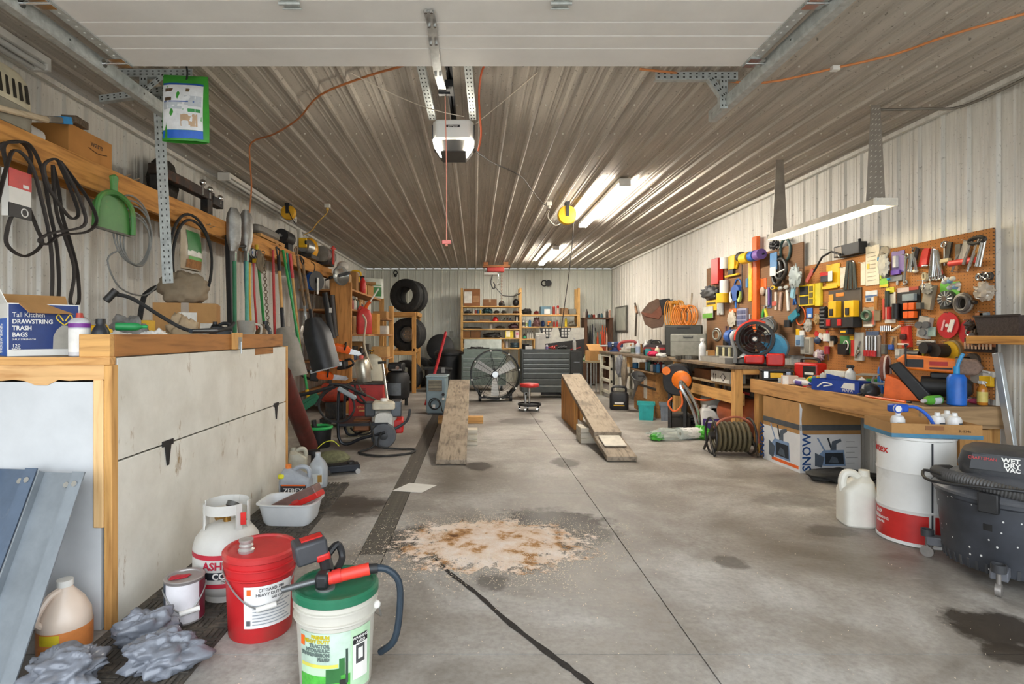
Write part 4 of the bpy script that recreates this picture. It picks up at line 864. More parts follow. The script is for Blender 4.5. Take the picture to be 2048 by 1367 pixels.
for zz in (.34,.86,1.3,1.6): obj('shelf_board',MB().box((-2.02,10.3,zz-.03),(-1.64,11.04,zz)),SWy,su)
gc=thing('gas_can','red plastic gas can with orange spout on the lumber shelf','gas can',(-1.93,9.15,1.302),.3)
gc.location=(-1.9,9.42,1.302);obj('shelf_board',MB().box((-2.03,9.1,1.27),(-1.76,9.9,1.3)),SWy,su)
def put(px,py,Y): return at(px,py,Y)
SHB=[(-2.02,'x')]
obj('body',MB().stack([(.12,.1,0),(.13,.11,.02),(.13,.11,.3),(.1,.09,.4),(.05,.05,.44)],4),mat('#c63a36',.5,0,.2),gc);obj('spout',MB().tube([(.02,0,.42),(.05,-.02,.5),(.1,-.04,.56)],.03,8),ORANGE(),gc);obj('spout_tip',MB().cyl((.1,-.04,.56),(.24,-.08,.78),.014),WHITE(),gc)
obj('handle',MB().tube([(-.1,0,.34),(-.08,0,.46),(.0,0,.45)],.016,8),mat('#c63a36',.5,0,.2),gc)
cs=[CARD(),mat('#9a7040',.85),mat('#c39a62',.85),mat('#7d7a72',.7),mat('#d6d2c6',.6),mat('#5a4632',.7),mat('#3c3a36',.6),mat('#8a3a2c',.6)]
nm=['plain tan','dark tan','pale tan','grey','white','brown','black','dull red']
def row(tag_,place,xs,z,dep,cols,hs,ws,rot=0,group=None,sd=1,along='y',kind='box'):
    """cartons side by side on a board"""
    r=random.Random(sd)
    for i,u in enumerate(xs):
        ci=cols[i % len(cols)];h=hs[i % len(hs)];w_=ws[i % len(ws)]
        loc=(place,u,z+.001) if along == 'y' else (u,place,z+.001)
        c=carton('%s carton, %s from the %s' % (nm[ci],('first','second','third','fourth','fifth','sixth','seventh','eighth')[i],tag_),loc,w_,dep,h,(pi/2 if along == 'y' else 0)+r.uniform(-.12,.12)*(rot > 0),cs[ci],tape='#c9b48c' if ci < 3 and i % 2 == 0 else None,name='carton',group=group)
row('end board on the lumber unit top',-2.28,(9.35,9.9,10.5,11.2),2.05,.32,(0,1,2,0),(.26,.36,.2,.24),(.4,.36,.42,.4),1,sd=2)
row('end board on the lumber shelf under the top',-2.34,(9.4,9.95,10.6,11.3),1.72,.34,(2,3,1,4),(.22,.26,.24,.2),(.38,.36,.42,.4),1,sd=3)
row('gas can on the lumber unit middle shelf',-2.35,(10.1,10.6,11.2),1.3,.34,(0,2,3),(.32,.3,.26),(.36,.38,.36),1,sd=4)
row('end board on the low lumber shelf',-2.36,(9.45,10.1,10.7,11.4),.86,.36,(5,6,1,3),(.26,.22,.3,.24),(.42,.4,.4,.4),1,sd=5)
row('floor on the short shelf beside the pine post',-1.83,(10.7,),.34,.3,(1,),(.3,),(.36,),0,sd=6)
carton('tan carton on the short shelf beside the pine post',(-1.83,10.68,.861),.34,.3,.2,pi/2,cs[2],name='carton');carton('white carton on the short shelf beside the pine post',(-1.83,10.68,1.301),.3,.28,.16,pi/2,cs[4],name='carton');carton('small brown carton topping the short shelf by the pine post',(-1.83,10.7,1.601),.3,.26,.14,pi/2,cs[0],name='carton')
bag('green and white fertilizer bag leaning on the lumber unit top','fertilizer_bag',(-1.98,11.3,1.98),.42,.42,.5,mat('#cfd4c8',.4),[('green_print',-.6,.1,.7,.55,P_('#2f7d3c')),('green_line',-.6,.62,.7,.68,P_('#5a9a60'))],.12,7).location=(-2.12,11.55,2.051)
carton('flat tan carton lying crushed on the lumber unit top',(-2.0,10.95,2.27),.42,.28,.05,.4,cs[0],name='carton').location=(-2.24,11.1,2.293)
def trimmer(label,px,py,Y,L,rz,ry,bar=True):
    t=thing('hedge_trimmer',label,'trimmer',at(px,py,Y),rz,None,0,ry)
    obj('engine_cover',MB().stack([(.13,.08,-.05),(.15,.09,-.02),(.15,.09,.04),(.1,.06,.08)],3.4),ORANGE(),t);obj('engine',MB().cb((-.15,0,-.02),(.14,.15,.14)),BLACK(),t,bev=.015)
    obj('rear_handle',MB().tube([(-.2,0,.05),(-.3,0,.06),(-.34,0,-.02),(-.2,0,-.07)],.02,8),BLACK(),t);obj('front_handle',MB().tube([(.05,-.09,0),(.05,-.11,.08),(.05,0,.12),(.05,.11,.08),(.05,.09,0)],.014,8),BLACK(),t)
    if bar: obj('guide_bar',MB().prism([(.14,-.045),(L,-.035),(L+.04,0),(L,.035),(.14,.045)],.008,-.004),STEEL(),t)
    return t
trimmer('orange hedge trimmer hung highest below the black scoop',682,698,8.9,.3,.3,.25);trimmer('orange chainsaw with black body below the highest trimmer',668,729,8.9,.4,2.9,.1);trimmer('orange chainsaw hung lowest beside the ribbed wall',648,752,8.9,.35,.3,.12)
make('leaf_blower_tube','long black blower tube hanging against the lumber end board','tube',(0,0,0),0,[('tube',MB().rings([at(650,585,8.95),at(658,632,8.95),at(666,676,8.95)],[.05,.055,.06],16),BLACK()),('tube',MB().rings([at(664,590,8.97),at(671,672,8.97)],[.045,.05],16),mat('#3a332e',.5)),('clip',MB().cb(tuple(at(661,620,8.9)),(.04,.03,.08)),WHITE())])
make('shop_lamp','black shop lamp with a bright reflector tilted above the end board','lamp',at(678,552,8.9),.3,[('reflector',MB().xf(rx=radians(70),rz=.5).lathe([(.03,-.02),(.1,.0),(.16,.05),(.162,.055),(.1,.01),(0,-.0)],24),mat('#c3c8c8',.2,.9)),('arm',MB().tube([(0,.03,0),(-.1,.05,-.08),(-.16,.08,-.16)],.015,8),BLACK()),('hood',MB().bar((-.12,.02,-.1),(.12,.06,.14),.1,.05),BLACK(),.01)],ry=.5)
TRX0,TRX1,TRY0,TRY1=-2.05,-1.3,12.1,13.05
tr=thing('tire_rack','open pine tire rack with square posts near the back wall','rack',(0,0,0));TP=wood('#d09a55','#a8743a','z')
for x in (TRX1-.09,TRX0): 
    for y in (TRY0,TRY1): obj('post',MB().box((x,y,0),(x+.09,y+.06,1.79)),TP,tr,bev=.003)
for zz in (.84,1.7):
    obj('rail',MB().box((TRX0,TRY0-.04,zz),(TRX1,TRY0,zz+.09)),wood('#d09a55','#a8743a','x'),tr,bev=.003);obj('rail',MB().box((TRX0,TRY1+.06,zz),(TRX1,TRY1+.1,zz+.09)),wood('#d09a55','#a8743a','x'),tr,bev=.003)
    for x in ((TRX1,) if zz > 1 else (-1.765,-1.36)): obj('end_rail',MB().box((x,TRY0,zz+(.0 if zz > 1 else .05)),(x+.035,TRY1+.06,zz+(.09 if zz > 1 else .145))),wood('#b8894e','#8a5f30','y'),tr)
for i,(px,py,Y,R,lb) in enumerate(((813,591,12.2,.37,'bare tire leaning foremost on top of the tire rack'),(824,601,12.55,.375,'bare tire resting second on top of the tire rack'))): tire(lb,((-1.52,12.19,2.155),(-1.43,12.42,2.135))[i],R,.2,.22,-.32)
tire('mounted tire with steel rim foremost in the tire rack',(-1.54,12.42,1.295),.37,.2,.22,-.3,rim='#a9a9a5');tire('bare tire tucked behind the mounted one in the tire rack',(-1.5,12.7,1.305),.38,.2,.23,-.3);tire('largest tire standing on the floor under the tire rack',(-1.55,12.45,.36),.36,.2,.24,-.3);tire('loose tire on the floor at the back wall corner',(-1.35,13.75,.36),.36,.2,.22,-.5)
wd_=thing('welder','red engine driven welder on a low frame by the wall','welder',(-1.73,7.85,0),.05);WRD=mat('#b8302a',.45,0,.2,6,dirt='#6d2a22')
obj('cabinet',MB().box((-.04,-.2,.12),(.44,.22,.6)),WRD,wd_,bev=.012);obj('drum',MB().cyl((-.42,0,.47),(-.1,0,.47),.135,n=28),mat('#b53f28',.45,0,.25,6,dirt='#5d2f24'),wd_);obj('drum_cap',MB().cyl((-.44,0,.47),(-.4,0,.47),.12,.14,28),WRD,wd_);obj('drum_band',MB().cyl((-.1,0,.47),(-.04,0,.47),.12,n=28),IRON(),wd_);obj('filler',MB().cyl((-.34,0,.6),(-.34,0,.65),.03),IRON(),wd_)
obj('frame',MB().box((-.44,-.18,.07),(.44,.2,.12)),IRON(),wd_);obj('drum_cradle',MB().box((-.38,-.1,.12),(-.14,.1,.34)),IRON(),wd_);obj('panel_shelf',MB().box((-.05,-.22,.6),(.46,.24,.615)),IRON(),wd_)
for x in (-.38,.38): obj('leg',MB().box((x-.03,-.16,0),(x+.03,.18,.07)),IRON(),wd_)
for k in range(5): obj('louver',MB().box((.02,-.205,.45+k*.022),(.2,-.2,.458+k*.022)),P_('#3d1512'),wd_)
text('LINCOLN',.05,wd_,P_('#e0c070'),(.19,-.201,.27));obj('name_plate',MB().box((.1,-.2025,.225),(.28,-.2,.25)),P_('#d8a868'),wd_)
obj('cable',MB().tube([(.05,-.21,.6),(.08,-.24,.4),(.2,-.26,.34),(.36,-.27,.32),(.43,-.24,.4)],.014,8),RUBBER(),wd_);obj('cable',MB().tube([(.1,-.21,.6),(.18,-.24,.48),(.36,-.24,.38),(.44,-.22,.24)],.012,8),mat('#6e6253',.7),wd_)
make('steel_canister','dented shiny metal canister standing on the red welder','canister',(-1.58,7.85,.616),.1,[('can',MB().xf(ry=-.1).lathe([(.1,.0),(.105,.01),(.105,.27),(.08,.32),(.03,.34)],24),mat('#c3bdae',.3,.8,.25)),('cap',MB().cyl((-.04,0,.33),(-.042,0,.38),.03),P_('#c85a50'))])
pwx,pwy=fl(768,893).x,fl(768,893).y
pw=thing('pressure_washer','gas pressure washer with black frame and grey wheels','pressure washer',(pwx,pwy,0),.1)
for y in (-.06,.42):
    obj('wheel',MB().xf((0,y,.145),rx=pi/2).lathe([(.05,-.04),(.09,-.045),(.135,-.04),(.145,-.02),(.145,.02),(.135,.04),(.09,.045),(.05,.04)],32),mat('#5e6064',.7,0,.2,12),pw);obj('wheel_hub',MB().xf((0,y,.145),rx=pi/2).lathe([(0,.05),(.03,.05),(.07,.03),(.08,-.03),(0,-.05)],24),mat('#3d3f42',.5),pw)
obj('frame',MB().tube([(.02,-.1,.18),(-.25,-.1,.12),(-.4,-.1,.06),(-.5,-.1,.14),(-.5,-.1,.62),(-.46,-.1,.68)],.018,8,3).tube([(.02,.45,.18),(-.25,.45,.12),(-.4,.45,.06),(-.5,.45,.14),(-.5,.45,.62),(-.46,.45,.68)],.018,8,3).box((-.5,-.1,.26),(.05,.46,.29)),mat('#23252a',.35,.4),pw)
obj('engine_block',MB().box((-.14,.0,.29),(.14,.32,.55)),mat('#c9c6bd',.4,.3),pw,bev=.03);obj('recoil_cover',MB().xf((0,-.03,.44),rx=pi/2).stack([(.1,.09,-.03),(.11,.1,.0),(.1,.09,.03)],3),mat('#d8d5cc',.4),pw);obj('fuel_tank',MB().stack([(.12,.11,.57),(.13,.12,.58),(.13,.12,.64),(.11,.1,.66)],6),mat('#d5cdb8',.45),pw);obj('fuel_cap',MB().cyl((0,0,.66),(0,0,.69),.04),WHITE(),pw)
obj('air_filter',MB().box((-.22,-.02,.48),(-.1,.2,.64)),mat('#3f4347',.5),pw,bev=.015);obj('muffler',MB().box((.08,-.04,.48),(.2,.2,.66)),mat('#5a5e63',.4,.5),pw,bev=.01);obj('pump',MB().box((-.36,.05,.3),(-.16,.25,.44)),mat('#8c5a3a',.4,.5),pw,bev=.02);obj('red_shroud',MB().box((.1,.0,.28),(.22,.3,.44)),RED(),pw,bev=.02)
obj('bumper',MB().tube([(.1,-.05,.2),(.26,-.05,.3),(.3,-.05,.44)],.016,8),mat('#4a4d50',.4,.4),pw)
obj('hose',MB().tube([(-.2,0,.5),(-.4,-.05,.72),(-.62,-.1,.66),(-.72,-.1,.5),(-.62,-.12,.34),(-.42,-.12,.33),(-.32,-.12,.48),(-.42,-.1,.68),(-.6,-.1,.72),(-.75,-.12,.5)],.013,8),RUBBER(),pw)
obj('hose',MB().tube([(-.15,-.1,.3),(-.1,-.2,.06),(-.25,-.35,.016),(.0,-.55,.016),(.3,-.45,.016),(.35,-.25,.016),(.15,-.2,.016),(-.05,-.18,.05),(-.02,-.15,.2)],.012,8),RUBBER(),pw)
obj('spray_gun',MB().tube([(-.55,-.14,.72),(-.75,-.16,.66),(-.95,-.18,.62)],.02,8).tube([(-.2,-.05,.6),(-.45,-.1,.72),(-.6,-.12,.74)],.016,8),BLACK(),pw);obj('gun_grip',MB().bar((-.5,-.16,.7),(-.3,-.16,.58),.06,.05),mat('#8f979b',.4),pw,bev=.015)
make('steel_rod','chrome T handled rod leaning upright beside the pressure washer','rod',(0,0,0),0,[('rod',MB().cyl(at(783,810,7.25)+V((0,0,-.33)),at(765,726,7.6),.018),mat('#c9c7c0',.25,.8)),('cross_handle',MB().cyl(at(756,725,7.6),at(772,724,7.6),.018),IRON())])
make('gas_cylinder','tall dirty white gas cylinder beside the lumber shelf','cylinder',(-1.81,9.6,0),0,[('tank',MB().lathe([(.15,0),(.19,.03),(.2,.08),(.2,1.05),(.17,1.15),(.08,1.22),(.04,1.24)],30),mat('#b9b5a3',.5,0,.15,4,dirt='#8b8268')),('valve',MB().cyl((0,0,1.24),(0,0,1.34),.03).cyl((-.05,0,1.31),(.05,0,1.31),.02),mat('#a8803a',.35,.8)),('hose',MB().tube([(.03,0,1.3),(-.1,-.18,1.25),(-.06,-.23,.9),(.02,-.24,.5),(.1,-.24,.3)],.012,8),RUBBER())])
bpy.data.objects['gas_cylinder'].scale=(1,1,.77)
ac=thing('air_compressor','black upright tank air compressor with grey data plate','compressor',(-1.42,10.1,0),-.1);obj('tank',MB().lathe([(.12,.1),(.2,.14),(.22,.2),(.22,.52),(.18,.6),(.08,.63)],30),BLACK(),ac);obj('data_plate',MB().patch(.224,-.75,.5,.2,.42),mat('#6d747c',.5),ac)
for k in range(3): a=k*2.1;obj('foot',MB().cyl((.16*cos(a),.16*sin(a),0),(.16*cos(a),.16*sin(a),.16),.03),RUBBER(),ac)
obj('pump_head',MB().box((-.16,-.12,.62),(.12,.12,.78)),BLACK(),ac,bev=.03);obj('gauge',MB().cyl((.05,-.2,.7),(.05,-.23,.7),.035),CHROME(),ac);obj('regulator',MB().cyl((-.06,-.2,.66),(.12,-.2,.66),.02),STEEL(),ac)
dh=thing('dehumidifier','blue grey portable dehumidifier with a mesh vent','dehumidifier',(fl(873,829).x,fl(873,829).y+.2,0),-.05);DG=mat('#7d929a',.45,0,.12,6)
obj('cabinet',MB().box((-.16,-.2,.02),(.16,.22,.62)),DG,dh,bev=.02);obj('top_lip',MB().box((-.17,-.21,.6),(.18,.24,.63)),mat('#8fa2a8',.4),dh,bev=.01);obj('vent_frame',MB().box((-.12,-.206,.38),(.1,-.2,.56)),P_('#5a564a'),dh)
for k in range(8): obj('vent_bar',MB().box((-.115,-.212,.385+k*.024),(.095,-.205,.392+k*.024)),P_('#a79f86'),dh)
obj('knob',MB().cyl((.12,-.2,.33),(.12,-.22,.33),.025),BLACK(),dh);obj('knob',MB().cyl((.12,-.2,.26),(.12,-.225,.26),.02),WHITE(),dh);obj('cord_bundle',MB().torus((-.02,-.22,.18),.09,.008,'y').torus((-.01,-.225,.17),.075,.008,'y').tube([(.08,-.22,.2),(.1,-.22,.08),(.13,-.22,.03)],.008),RUBBER(),dh);obj('plug',MB().cb((-.03,-.225,.14),(.04,.03,.05)),WHITE(),dh);obj('foot',MB().box((-.14,-.18,0),(.14,.2,.02)),BLACK(),dh)
make('red_pole','red metal pole leaning behind the dehumidifier','pole',(0,0,0),0,[('pole',MB().cyl((fl(876,778).x-.02,10.0,0.02),at(892,664,10.9),.028),mat('#b3202a',.4))])
TRB=mat('#1b1c1e',.5,0,.3,8)
make('trash_can','round black trash can with domed lid against the back wall','trash can',(-.63,13.3,0),0,[('can',MB().lathe([(.24,0),(.3,.02),(.33,.78),(.35,.8),(.35,.83)],30),TRB),('lid',MB().lathe([(.36,.83),(.36,.86),(.28,.92),(.05,.96),(0,.96)],30),TRB)])
make('storage_tote','low black storage tote with lid behind the dehumidifier','tote',(-.84,12.5,0),.05,[('tub',MB().stack([(.27,.2,0),(.3,.22,.5)],6),TRB),('lid',MB().box((-.32,-.24,.5),(.32,.24,.55)),TRB,.015),('latch',MB().box((.08,-.26,.44),(.16,-.24,.56)),P_('#8d8f8f'))])
make('round_lid','large black round lid leaning on the back wall','lid',(-.9,14.3,.95),0,[('lid',MB().xf(rx=radians(80)).lathe([(0,.04),(.3,.03),(.36,0),(.36,-.03),(.3,-.02),(0,-.02)],32),TRB),('stand',MB().box((-.3,.05,-.95),(.3,.35,-.3)),TRB)])
solo('wall_board','pale flat panel leaning against the back wall by the outlet','panel',MB().box((-.33,0,0),(.33,.02,1.21)),mat('#c9cdbf',.6),(-.75,YB-.07,.0),rx=-.03)
# ================================================================ BACK WALL SHELVES
SY=14.28
def zpx(py,Y=SY): return EYE-(py-CY)/FPX*Y
def xpx(px,Y=SY): return (px-CX)/FPX*Y
SP=wood('#c9a062','#9d7338','x');SPz=wood('#c9a062','#9d7338','z')
u1=thing('shelving_unit','tall pine shelf with six boards behind the drum fan','shelving',(0,0,0));Z1=[zpx(p) for p in (612,627,642,657,675,695)]
for px in (924,1040):
    for y in (SY-.18,SY+.2): obj('post',MB().box((xpx(px)-.03,y,0),(xpx(px)+.03,y+.05,zpx(577))),SPz,u1,bev=.003)
for zz in Z1: obj('shelf_board',MB().box((xpx(924),SY-.19,zz-.035),(xpx(1040),SY+.26,zz)),SP,u1,bev=.003)
u2=thing('shelving_unit','pine shelf with three boards above the black tool chest','shelving',(0,0,0));Z2=[zpx(p) for p in (629,653,677)]
for y in (SY-.18,SY+.2): obj('post',MB().box((xpx(1152),y,0),(xpx(1157.5),y+.05,zpx(577))),SPz,u2,bev=.003)
for i,zz in enumerate(Z2): obj('shelf_board',MB().box((xpx(1042.8),SY-.19,zz-.035),(xpx(1157 if i < 2 else 1070),SY+.26,zz)),SP,u2,bev=.003)
for y in (SY-.18,SY+.2): obj('post',MB().box((xpx(1066),y,0),(xpx(1070),y+.05,Z2[2])),SPz,u2)
u3=thing('shelving_unit','dark brown shelf with bottles in the back right corner','shelving',(0,0,0));Z3=[zpx(635),zpx(706)]
for px in (1169,1219): obj('post',MB().box((xpx(px)-.04,SY-.18,0),(xpx(px)+.04,SY+.25,zpx(635)-.04)),wood('#5a3c28','#3a2616','z'),u3,bev=.003)
for zz in Z3: obj('shelf_board',MB().box((xpx(1165),SY-.2,zz-.04),(xpx(1223),SY+.26,zz)),wood('#5a3c28','#3a2616','x'),u3,bev=.003)
obj('kick_board',MB().box((xpx(1165),SY+.2,0),(xpx(1223),SY+.24,zpx(706)-.04)),wood('#5a3c28','#3a2616','x'),u3)
def onb(px0,px1,pt,Z,Y=SY): # centre,width,height of something on a shelf board seen between px0..px1 up to pixel row pt
    return V(((xpx(px0,Y)+xpx(px1,Y))/2,Y-.02,Z+.001)),xpx(px1,Y)-xpx(px0,Y),zpx(pt,Y)-Z
def bx(label,px0,px1,pt,Z,c,Y=SY,d=.25,name='carton',lab=None,rz=0,tape=None,cat='box'):
    l,w_,h=onb(px0,px1,pt,Z,Y);return carton(label,l,w_,d,h,rz,P_(c,.8) if isinstance(c,str) else c,tape,lab=lab,name=name,cat=cat)
def bt_(label,px0,px1,pt,Z,c,cap='#dddddd',lab=None,Y=SY,kind='b',dy=0,trig=None):
    l,w_,h=onb(px0,px1,pt,Z,Y);l.y += dy
    return can(label,l,h,w_/2,c,cap,lab) if kind == 'c' else bottle(label,l,h,w_/2,c,cap,lab,trigger=trig)
def lump(label,px0,px1,pt,Z,c,name='shelf_clutter',cat='hardware',Y=SY,seed=1,metal=0):
    l,w_,h=onb(px0,px1,pt,Z,Y);return solo(name,label,cat,MB().blob((0,0,h*.4),(w_/2,.1,h*.62),.5,3,seed,22,14,0,.6),mat(c,.6,metal,.4,14),l,smooth=50)
bx('brown carton with torn white paper on the top back shelf',928,960,578,Z1[0],'#8a5a34',lab=[(-.1,.22,.2,.3,'#dcdad2'),(.11,.18,.16,.16,'#a87a4e')]);bx('low brown carton beside the torn paper carton',966,993,599,Z1[0],'#7a5232',tape='#a08460')
lump('pair of dark grey parts beside the low brown carton',998,1009,602,Z1[0],'#4a4744',seed=3)
l,w_,h=onb(1025,1038,598,Z1[0]);make('kettle','round black kettle with ring handle on the top back shelf','kettle',l,0,[('pot',MB().sph((0,0,h/2),(w_/2,w_/2,h/2),20,12),BLACK()),('ring',MB().torus((.03,0,h*1.35),.07,.01,'y'),STEEL())])
for i,(a,c,t_,col,lb) in enumerate(((929,942,621,'#3c3a37','scattered dark fittings at the left of the second back board'),(965,984,617,'#2a4a4e','dark teal folder pile on the second back board'),(988,998,621,'#4d4640','brown sockets in the middle of the second back board'),(1003,1012,621,'#54504a','grey clamps toward the right of the second back board'),(1026,1038,622,'#6b4a38','rusty brown parts at the right end of the second back board'))): lump(lb,a,c,t_,Z1[1],col,seed=20+i)
l,w_,h=onb(985,997,633,Z1[2]);solo('red_dome','small red domed cover on the third back board','cover',MB().lathe([(w_/2,0),(w_/2*.97,h*.3),(w_/2*.75,h*.7),(w_/2*.35,h*.95),(0,h)],20),RED(),l+V((0,0,.001)))
for i,(a,c,t_,col,lb) in enumerate(((927,950,639,'#35322f','flat black bar stock on the third back board left'),(956,980,639,'#8a6238','flat tan strips in the middle of the third back board'),(1000,1028,640,'#4a3c30','flat brown strips right of the red dome'))):
    l,w_,h=onb(a,c,t_,Z1[2]);solo('bar_stock',lb,'bar',MB().box((-w_/2,-.1,0),(w_/2,.05,max(.02,h*.6))).box((-w_/2*.7,-.12,max(.02,h*.6)),(w_/2*.8,.0,max(.03,h))),P_(col),l)
bx('small dark electric box at the right of the third back board',1030,1037,631,Z1[2],'#2b2826',lab=[(0,.06,.04,.1,'#d8d4ca')],d=.1)
for i,(a,c,t_,col,lb) in enumerate(((927,962,654,'#3a3632','long dark tray of bars on the fourth back board'),(992,1010,652,'#4a443e','grey pile of files on the fourth back board'),(1017,1037,648,'#4b3038','dark red tool pile on the fourth back board'))): lump(lb,a,c,t_,Z1[3],col,seed=40+i)
bt_('slim white bottle on the fourth back board',980,984,645,Z1[3],'#d8d4cc','#6a5a9a')
bx('open brown carton at the left of the fifth back board',926,940,662,Z1[4],'#83592f');bx('larger brown carton on the fifth back board',941,961,661,Z1[4],'#6f4a28');lump('heap of black cables on the fifth back board',969,1002,666,Z1[4],'#262524','cable_heap','cables',seed=51)
bx('yellow printed carton on the fifth back board',1010,1026,661,Z1[4],'#d8c23a',lab=[(-.03,.1,.1,.16,'#f2ead0')]);bx('small pink and white carton on the fifth back board',1030,1037,661,Z1[4],'#d8c8c4',lab=[(0,.1,.06,.06,'#c06a80')])
bx('big tan carton with torn flap on the lowest back board',929,956,680,Z1[5],'#9c6c38',d=.18).location.y += .09;c0=bx('small pinkish carton in front of the torn flap carton',923,938,686,Z1[5],'#c89a72',Y=SY-.3,d=.14);c0.location.z=Z1[5]+.001;c0.location.y=SY-.11;c0.location.x=-.2
bx('tan carton with white label on the lowest back board',986,1000,681,Z1[5],'#a87c48',lab=[(0,.1,.08,.06,'#e5e0d4')]);bt_('turned wood bottle shaped post on the lowest back board',1001,1009,679,Z1[5],'#c09a66','#b08a56');bt_('slim white spray bottle on the lowest back board',1011,1016,679,Z1[5],'#dcdcdc','#8fc040')
l,w_,h=onb(1021,1038,684,Z1[5]);solo('cable_coil','dark blue coiled cable on the lowest back board','cable',MB().torus((0,0,.03),.1,.022,'z',24,8).torus((0,0,.07),.095,.022,'z',24,8).torus((0,0,.11),.1,.022,'z',24,8),mat('#2c4450',.5),l+V((0,.0,.0)))
lump('black shop cloth heap on the lowest back board',965,981,685,Z1[5],'#232323','cloth_heap','cloth',seed=57)
lump('pair of black work boots on the upper right back shelf',1045,1062,618,Z2[0],'#26221f','work_boot','boots',seed=61);lump('small red metal part on the upper right back shelf',1067,1077,622,Z2[0],'#7a2620',seed=62)
bx('blue and white carton on the upper right back shelf',1080,1101,613,Z2[0],'#5f7f90',lab=[(.03,.08,.15,.12,'#e4e4e0')]);bt_('tall red can beside the blue and white carton',1105,1110,610,Z2[0],'#a8382a',kind='c');bt_('taller red cylinder with white foot on the upper right back shelf',1113,1118,608,Z2[0],'#b83226',kind='c',lab='#d8b8a8');bx('tilted tan wooden case on the upper right back shelf',1121,1134,616,Z2[0],'#8a6a4a',rz=.08);bx('grey steel tub at the end of the upper right back shelf',1137,1150,618,Z2[0],'#77766e')
for i,(a,c,t_,col,lab_) in enumerate(((1044,1050,637,'#d8d8d0','#40464a'),(1051,1055,639,'#cfd0c8','#88a05a'))): bt_(('white jar with dark label','white jar with olive label')[i]+' on the middle right back shelf',a,c,t_,Z2[1],col,lab=lab_)
bt_('blue spray can on the middle right back shelf',1057,1062,638,Z2[1],'#3f7fae','#dddddd',kind='c');lump('dark red and grey sander on the middle right back shelf',1066,1080,636,Z2[1],'#6a4a4a','power_tool','power tool',seed=71);lump('navy blue tool bag on the middle right back shelf',1082,1089,642,Z2[1],'#1e3a6a','tool_bag','bag',seed=72)
def drill(label,loc,s,col,rz,name='cordless_drill'):
    t=thing(name,label,'drill',loc,rz);obj('body',MB().cyl((-.09*s,0,.2*s),(.06*s,0,.2*s),.035*s,n=16),P_(col),t);obj('chuck',MB().cyl((.06*s,0,.2*s),(.13*s,0,.2*s),.024*s,.012*s),BLACK(),t);obj('grip',MB().bar((-.05*s,0,.18*s),(-.065*s,0,.06*s),.035*s,.045*s,(1,0,0)),P_(col),t,bev=.006*s);obj('battery',MB().box((-.12*s,-.035*s,0),(.0,.035*s,.06*s)),BLACK(),t,bev=.006*s);return t
l,w_,h=onb(1093,1105,638,Z2[1]);drill('orange cordless drill on the middle right back shelf',l,.62,'#e8861a',0)
for i,px in enumerate((1108,1114)): bt_('%s tube on the middle right back shelf' % ('white topped red','plain red')[i],px-2,px+2,640,Z2[1],'#a83226','#e5e5e5' if i == 0 else '#333333')
bt_('tall yellow aerosol on the middle right back shelf',1129,1134,634,Z2[1],'#dcc22e','#e8d860',kind='c');lump('grey bottle cluster at the end of the middle right back shelf',1138,1152,643,Z2[1],'#6d6a60',seed=75)
bt_('dark jar with green label on the short back board',1046,1052,667,Z2[2],'#2a2a28','#1f1f1f','#3aa882')
for i,px in enumerate((1055.5,1060,1064.5)): bt_(('clear bottle beside the green labelled dark jar','clear bottle between two others on the short back board','clear bottle against the short back board post')[i],px-2,px+2,662,Z2[2],'#d9d9d2','#3a3a36')
r=random.Random(5);cc=['#d9cfc2','#3a2420','#2f6a80','#33312e','#9a3a2a','#d8d6ce','#2d2d2d','#3f6f7c','#c9c5ba','#4a4038','#d6a890'];nn_=['cream','dark maroon','blue','charcoal','rust red','white','black','teal','pale grey','brown','pink']
for i,px in enumerate((1168,1173.5,1178,1183,1187.5,1192,1197.5,1203,1209,1214,1219)): bt_('%s bottle standing on the dark corner shelf' % nn_[i],px-2.3,px+2.3,(622,618,628,627,628,627,626,626,619,618,618)[i],Z3[0],cc[i],('#eeeeee','#222222')[i % 2],kind='cb'[i % 2])
cc2=['#39342f','#20242a','#1e2530','#6f7a66','#d8501e','#5a8a78','#cf4a24','#c24a2a','#caa08a'];n2=['grey','black','navy','sage green','orange','sea green','red orange','brick red','peach']
for i,px in enumerate((1175.3,1180,1185,1190,1195,1200,1204.6,1209,1213.2)): bt_('%s bottle in the lower bay of the dark corner shelf' % n2[i],px-2.1,px+2.1,(652,650,648,655,664,662,650,652,655)[i],Z3[1],cc2[i],('#e86a2a','#222222')[i < 4],kind='b')
make('steel_pipe','light grey steel pipe standing behind the dark corner shelf bottles','pipe',(xpx(1187,14.0),13.96,.02),0,[('pipe',MB().cyl((0,0,0),(0,0,1.5),.02),STEEL()),('base',MB().cyl((0,0,-.02),(0,0,.02),.06),IRON())])
solo('wall_outlet','grey outlet box on the back wall beside the pine shelf','outlet',MB().box((-.05,-.04,-.08),(.05,0,.08)).box((-.02,-.045,.01),(.02,-.04,.05)).box((-.02,-.045,-.05),(.02,-.04,-.01)),mat('#a9a99c',.5),bw(903,668,.02))
make('spool','black disc shaped spool hung on the back wall','spool',bw(1093,566,.06),0,[('disc',MB().xf(rx=pi/2).cyl((.05,0,-.02),(.05,0,.03),.085,n=24),BLACK()),('ring',MB().torus((-.06,0,0),.075,.016,'y'),BLACK())])
make('pulley','small black pulley on the ceiling line of the back wall','pulley',bw(791,545,.06),0,[('hook',MB().torus((0,0,0),.05,.014,'y'),BLACK()),('block',MB().sph((0,0,-.07),(.04,.03,.05)),BLACK())])
ho=thing('electric_hoist','red electric chain hoist under wooden blocks at the ceiling','hoist',at(990,540,13.4));hz=HC-at(990,540,13.4).z
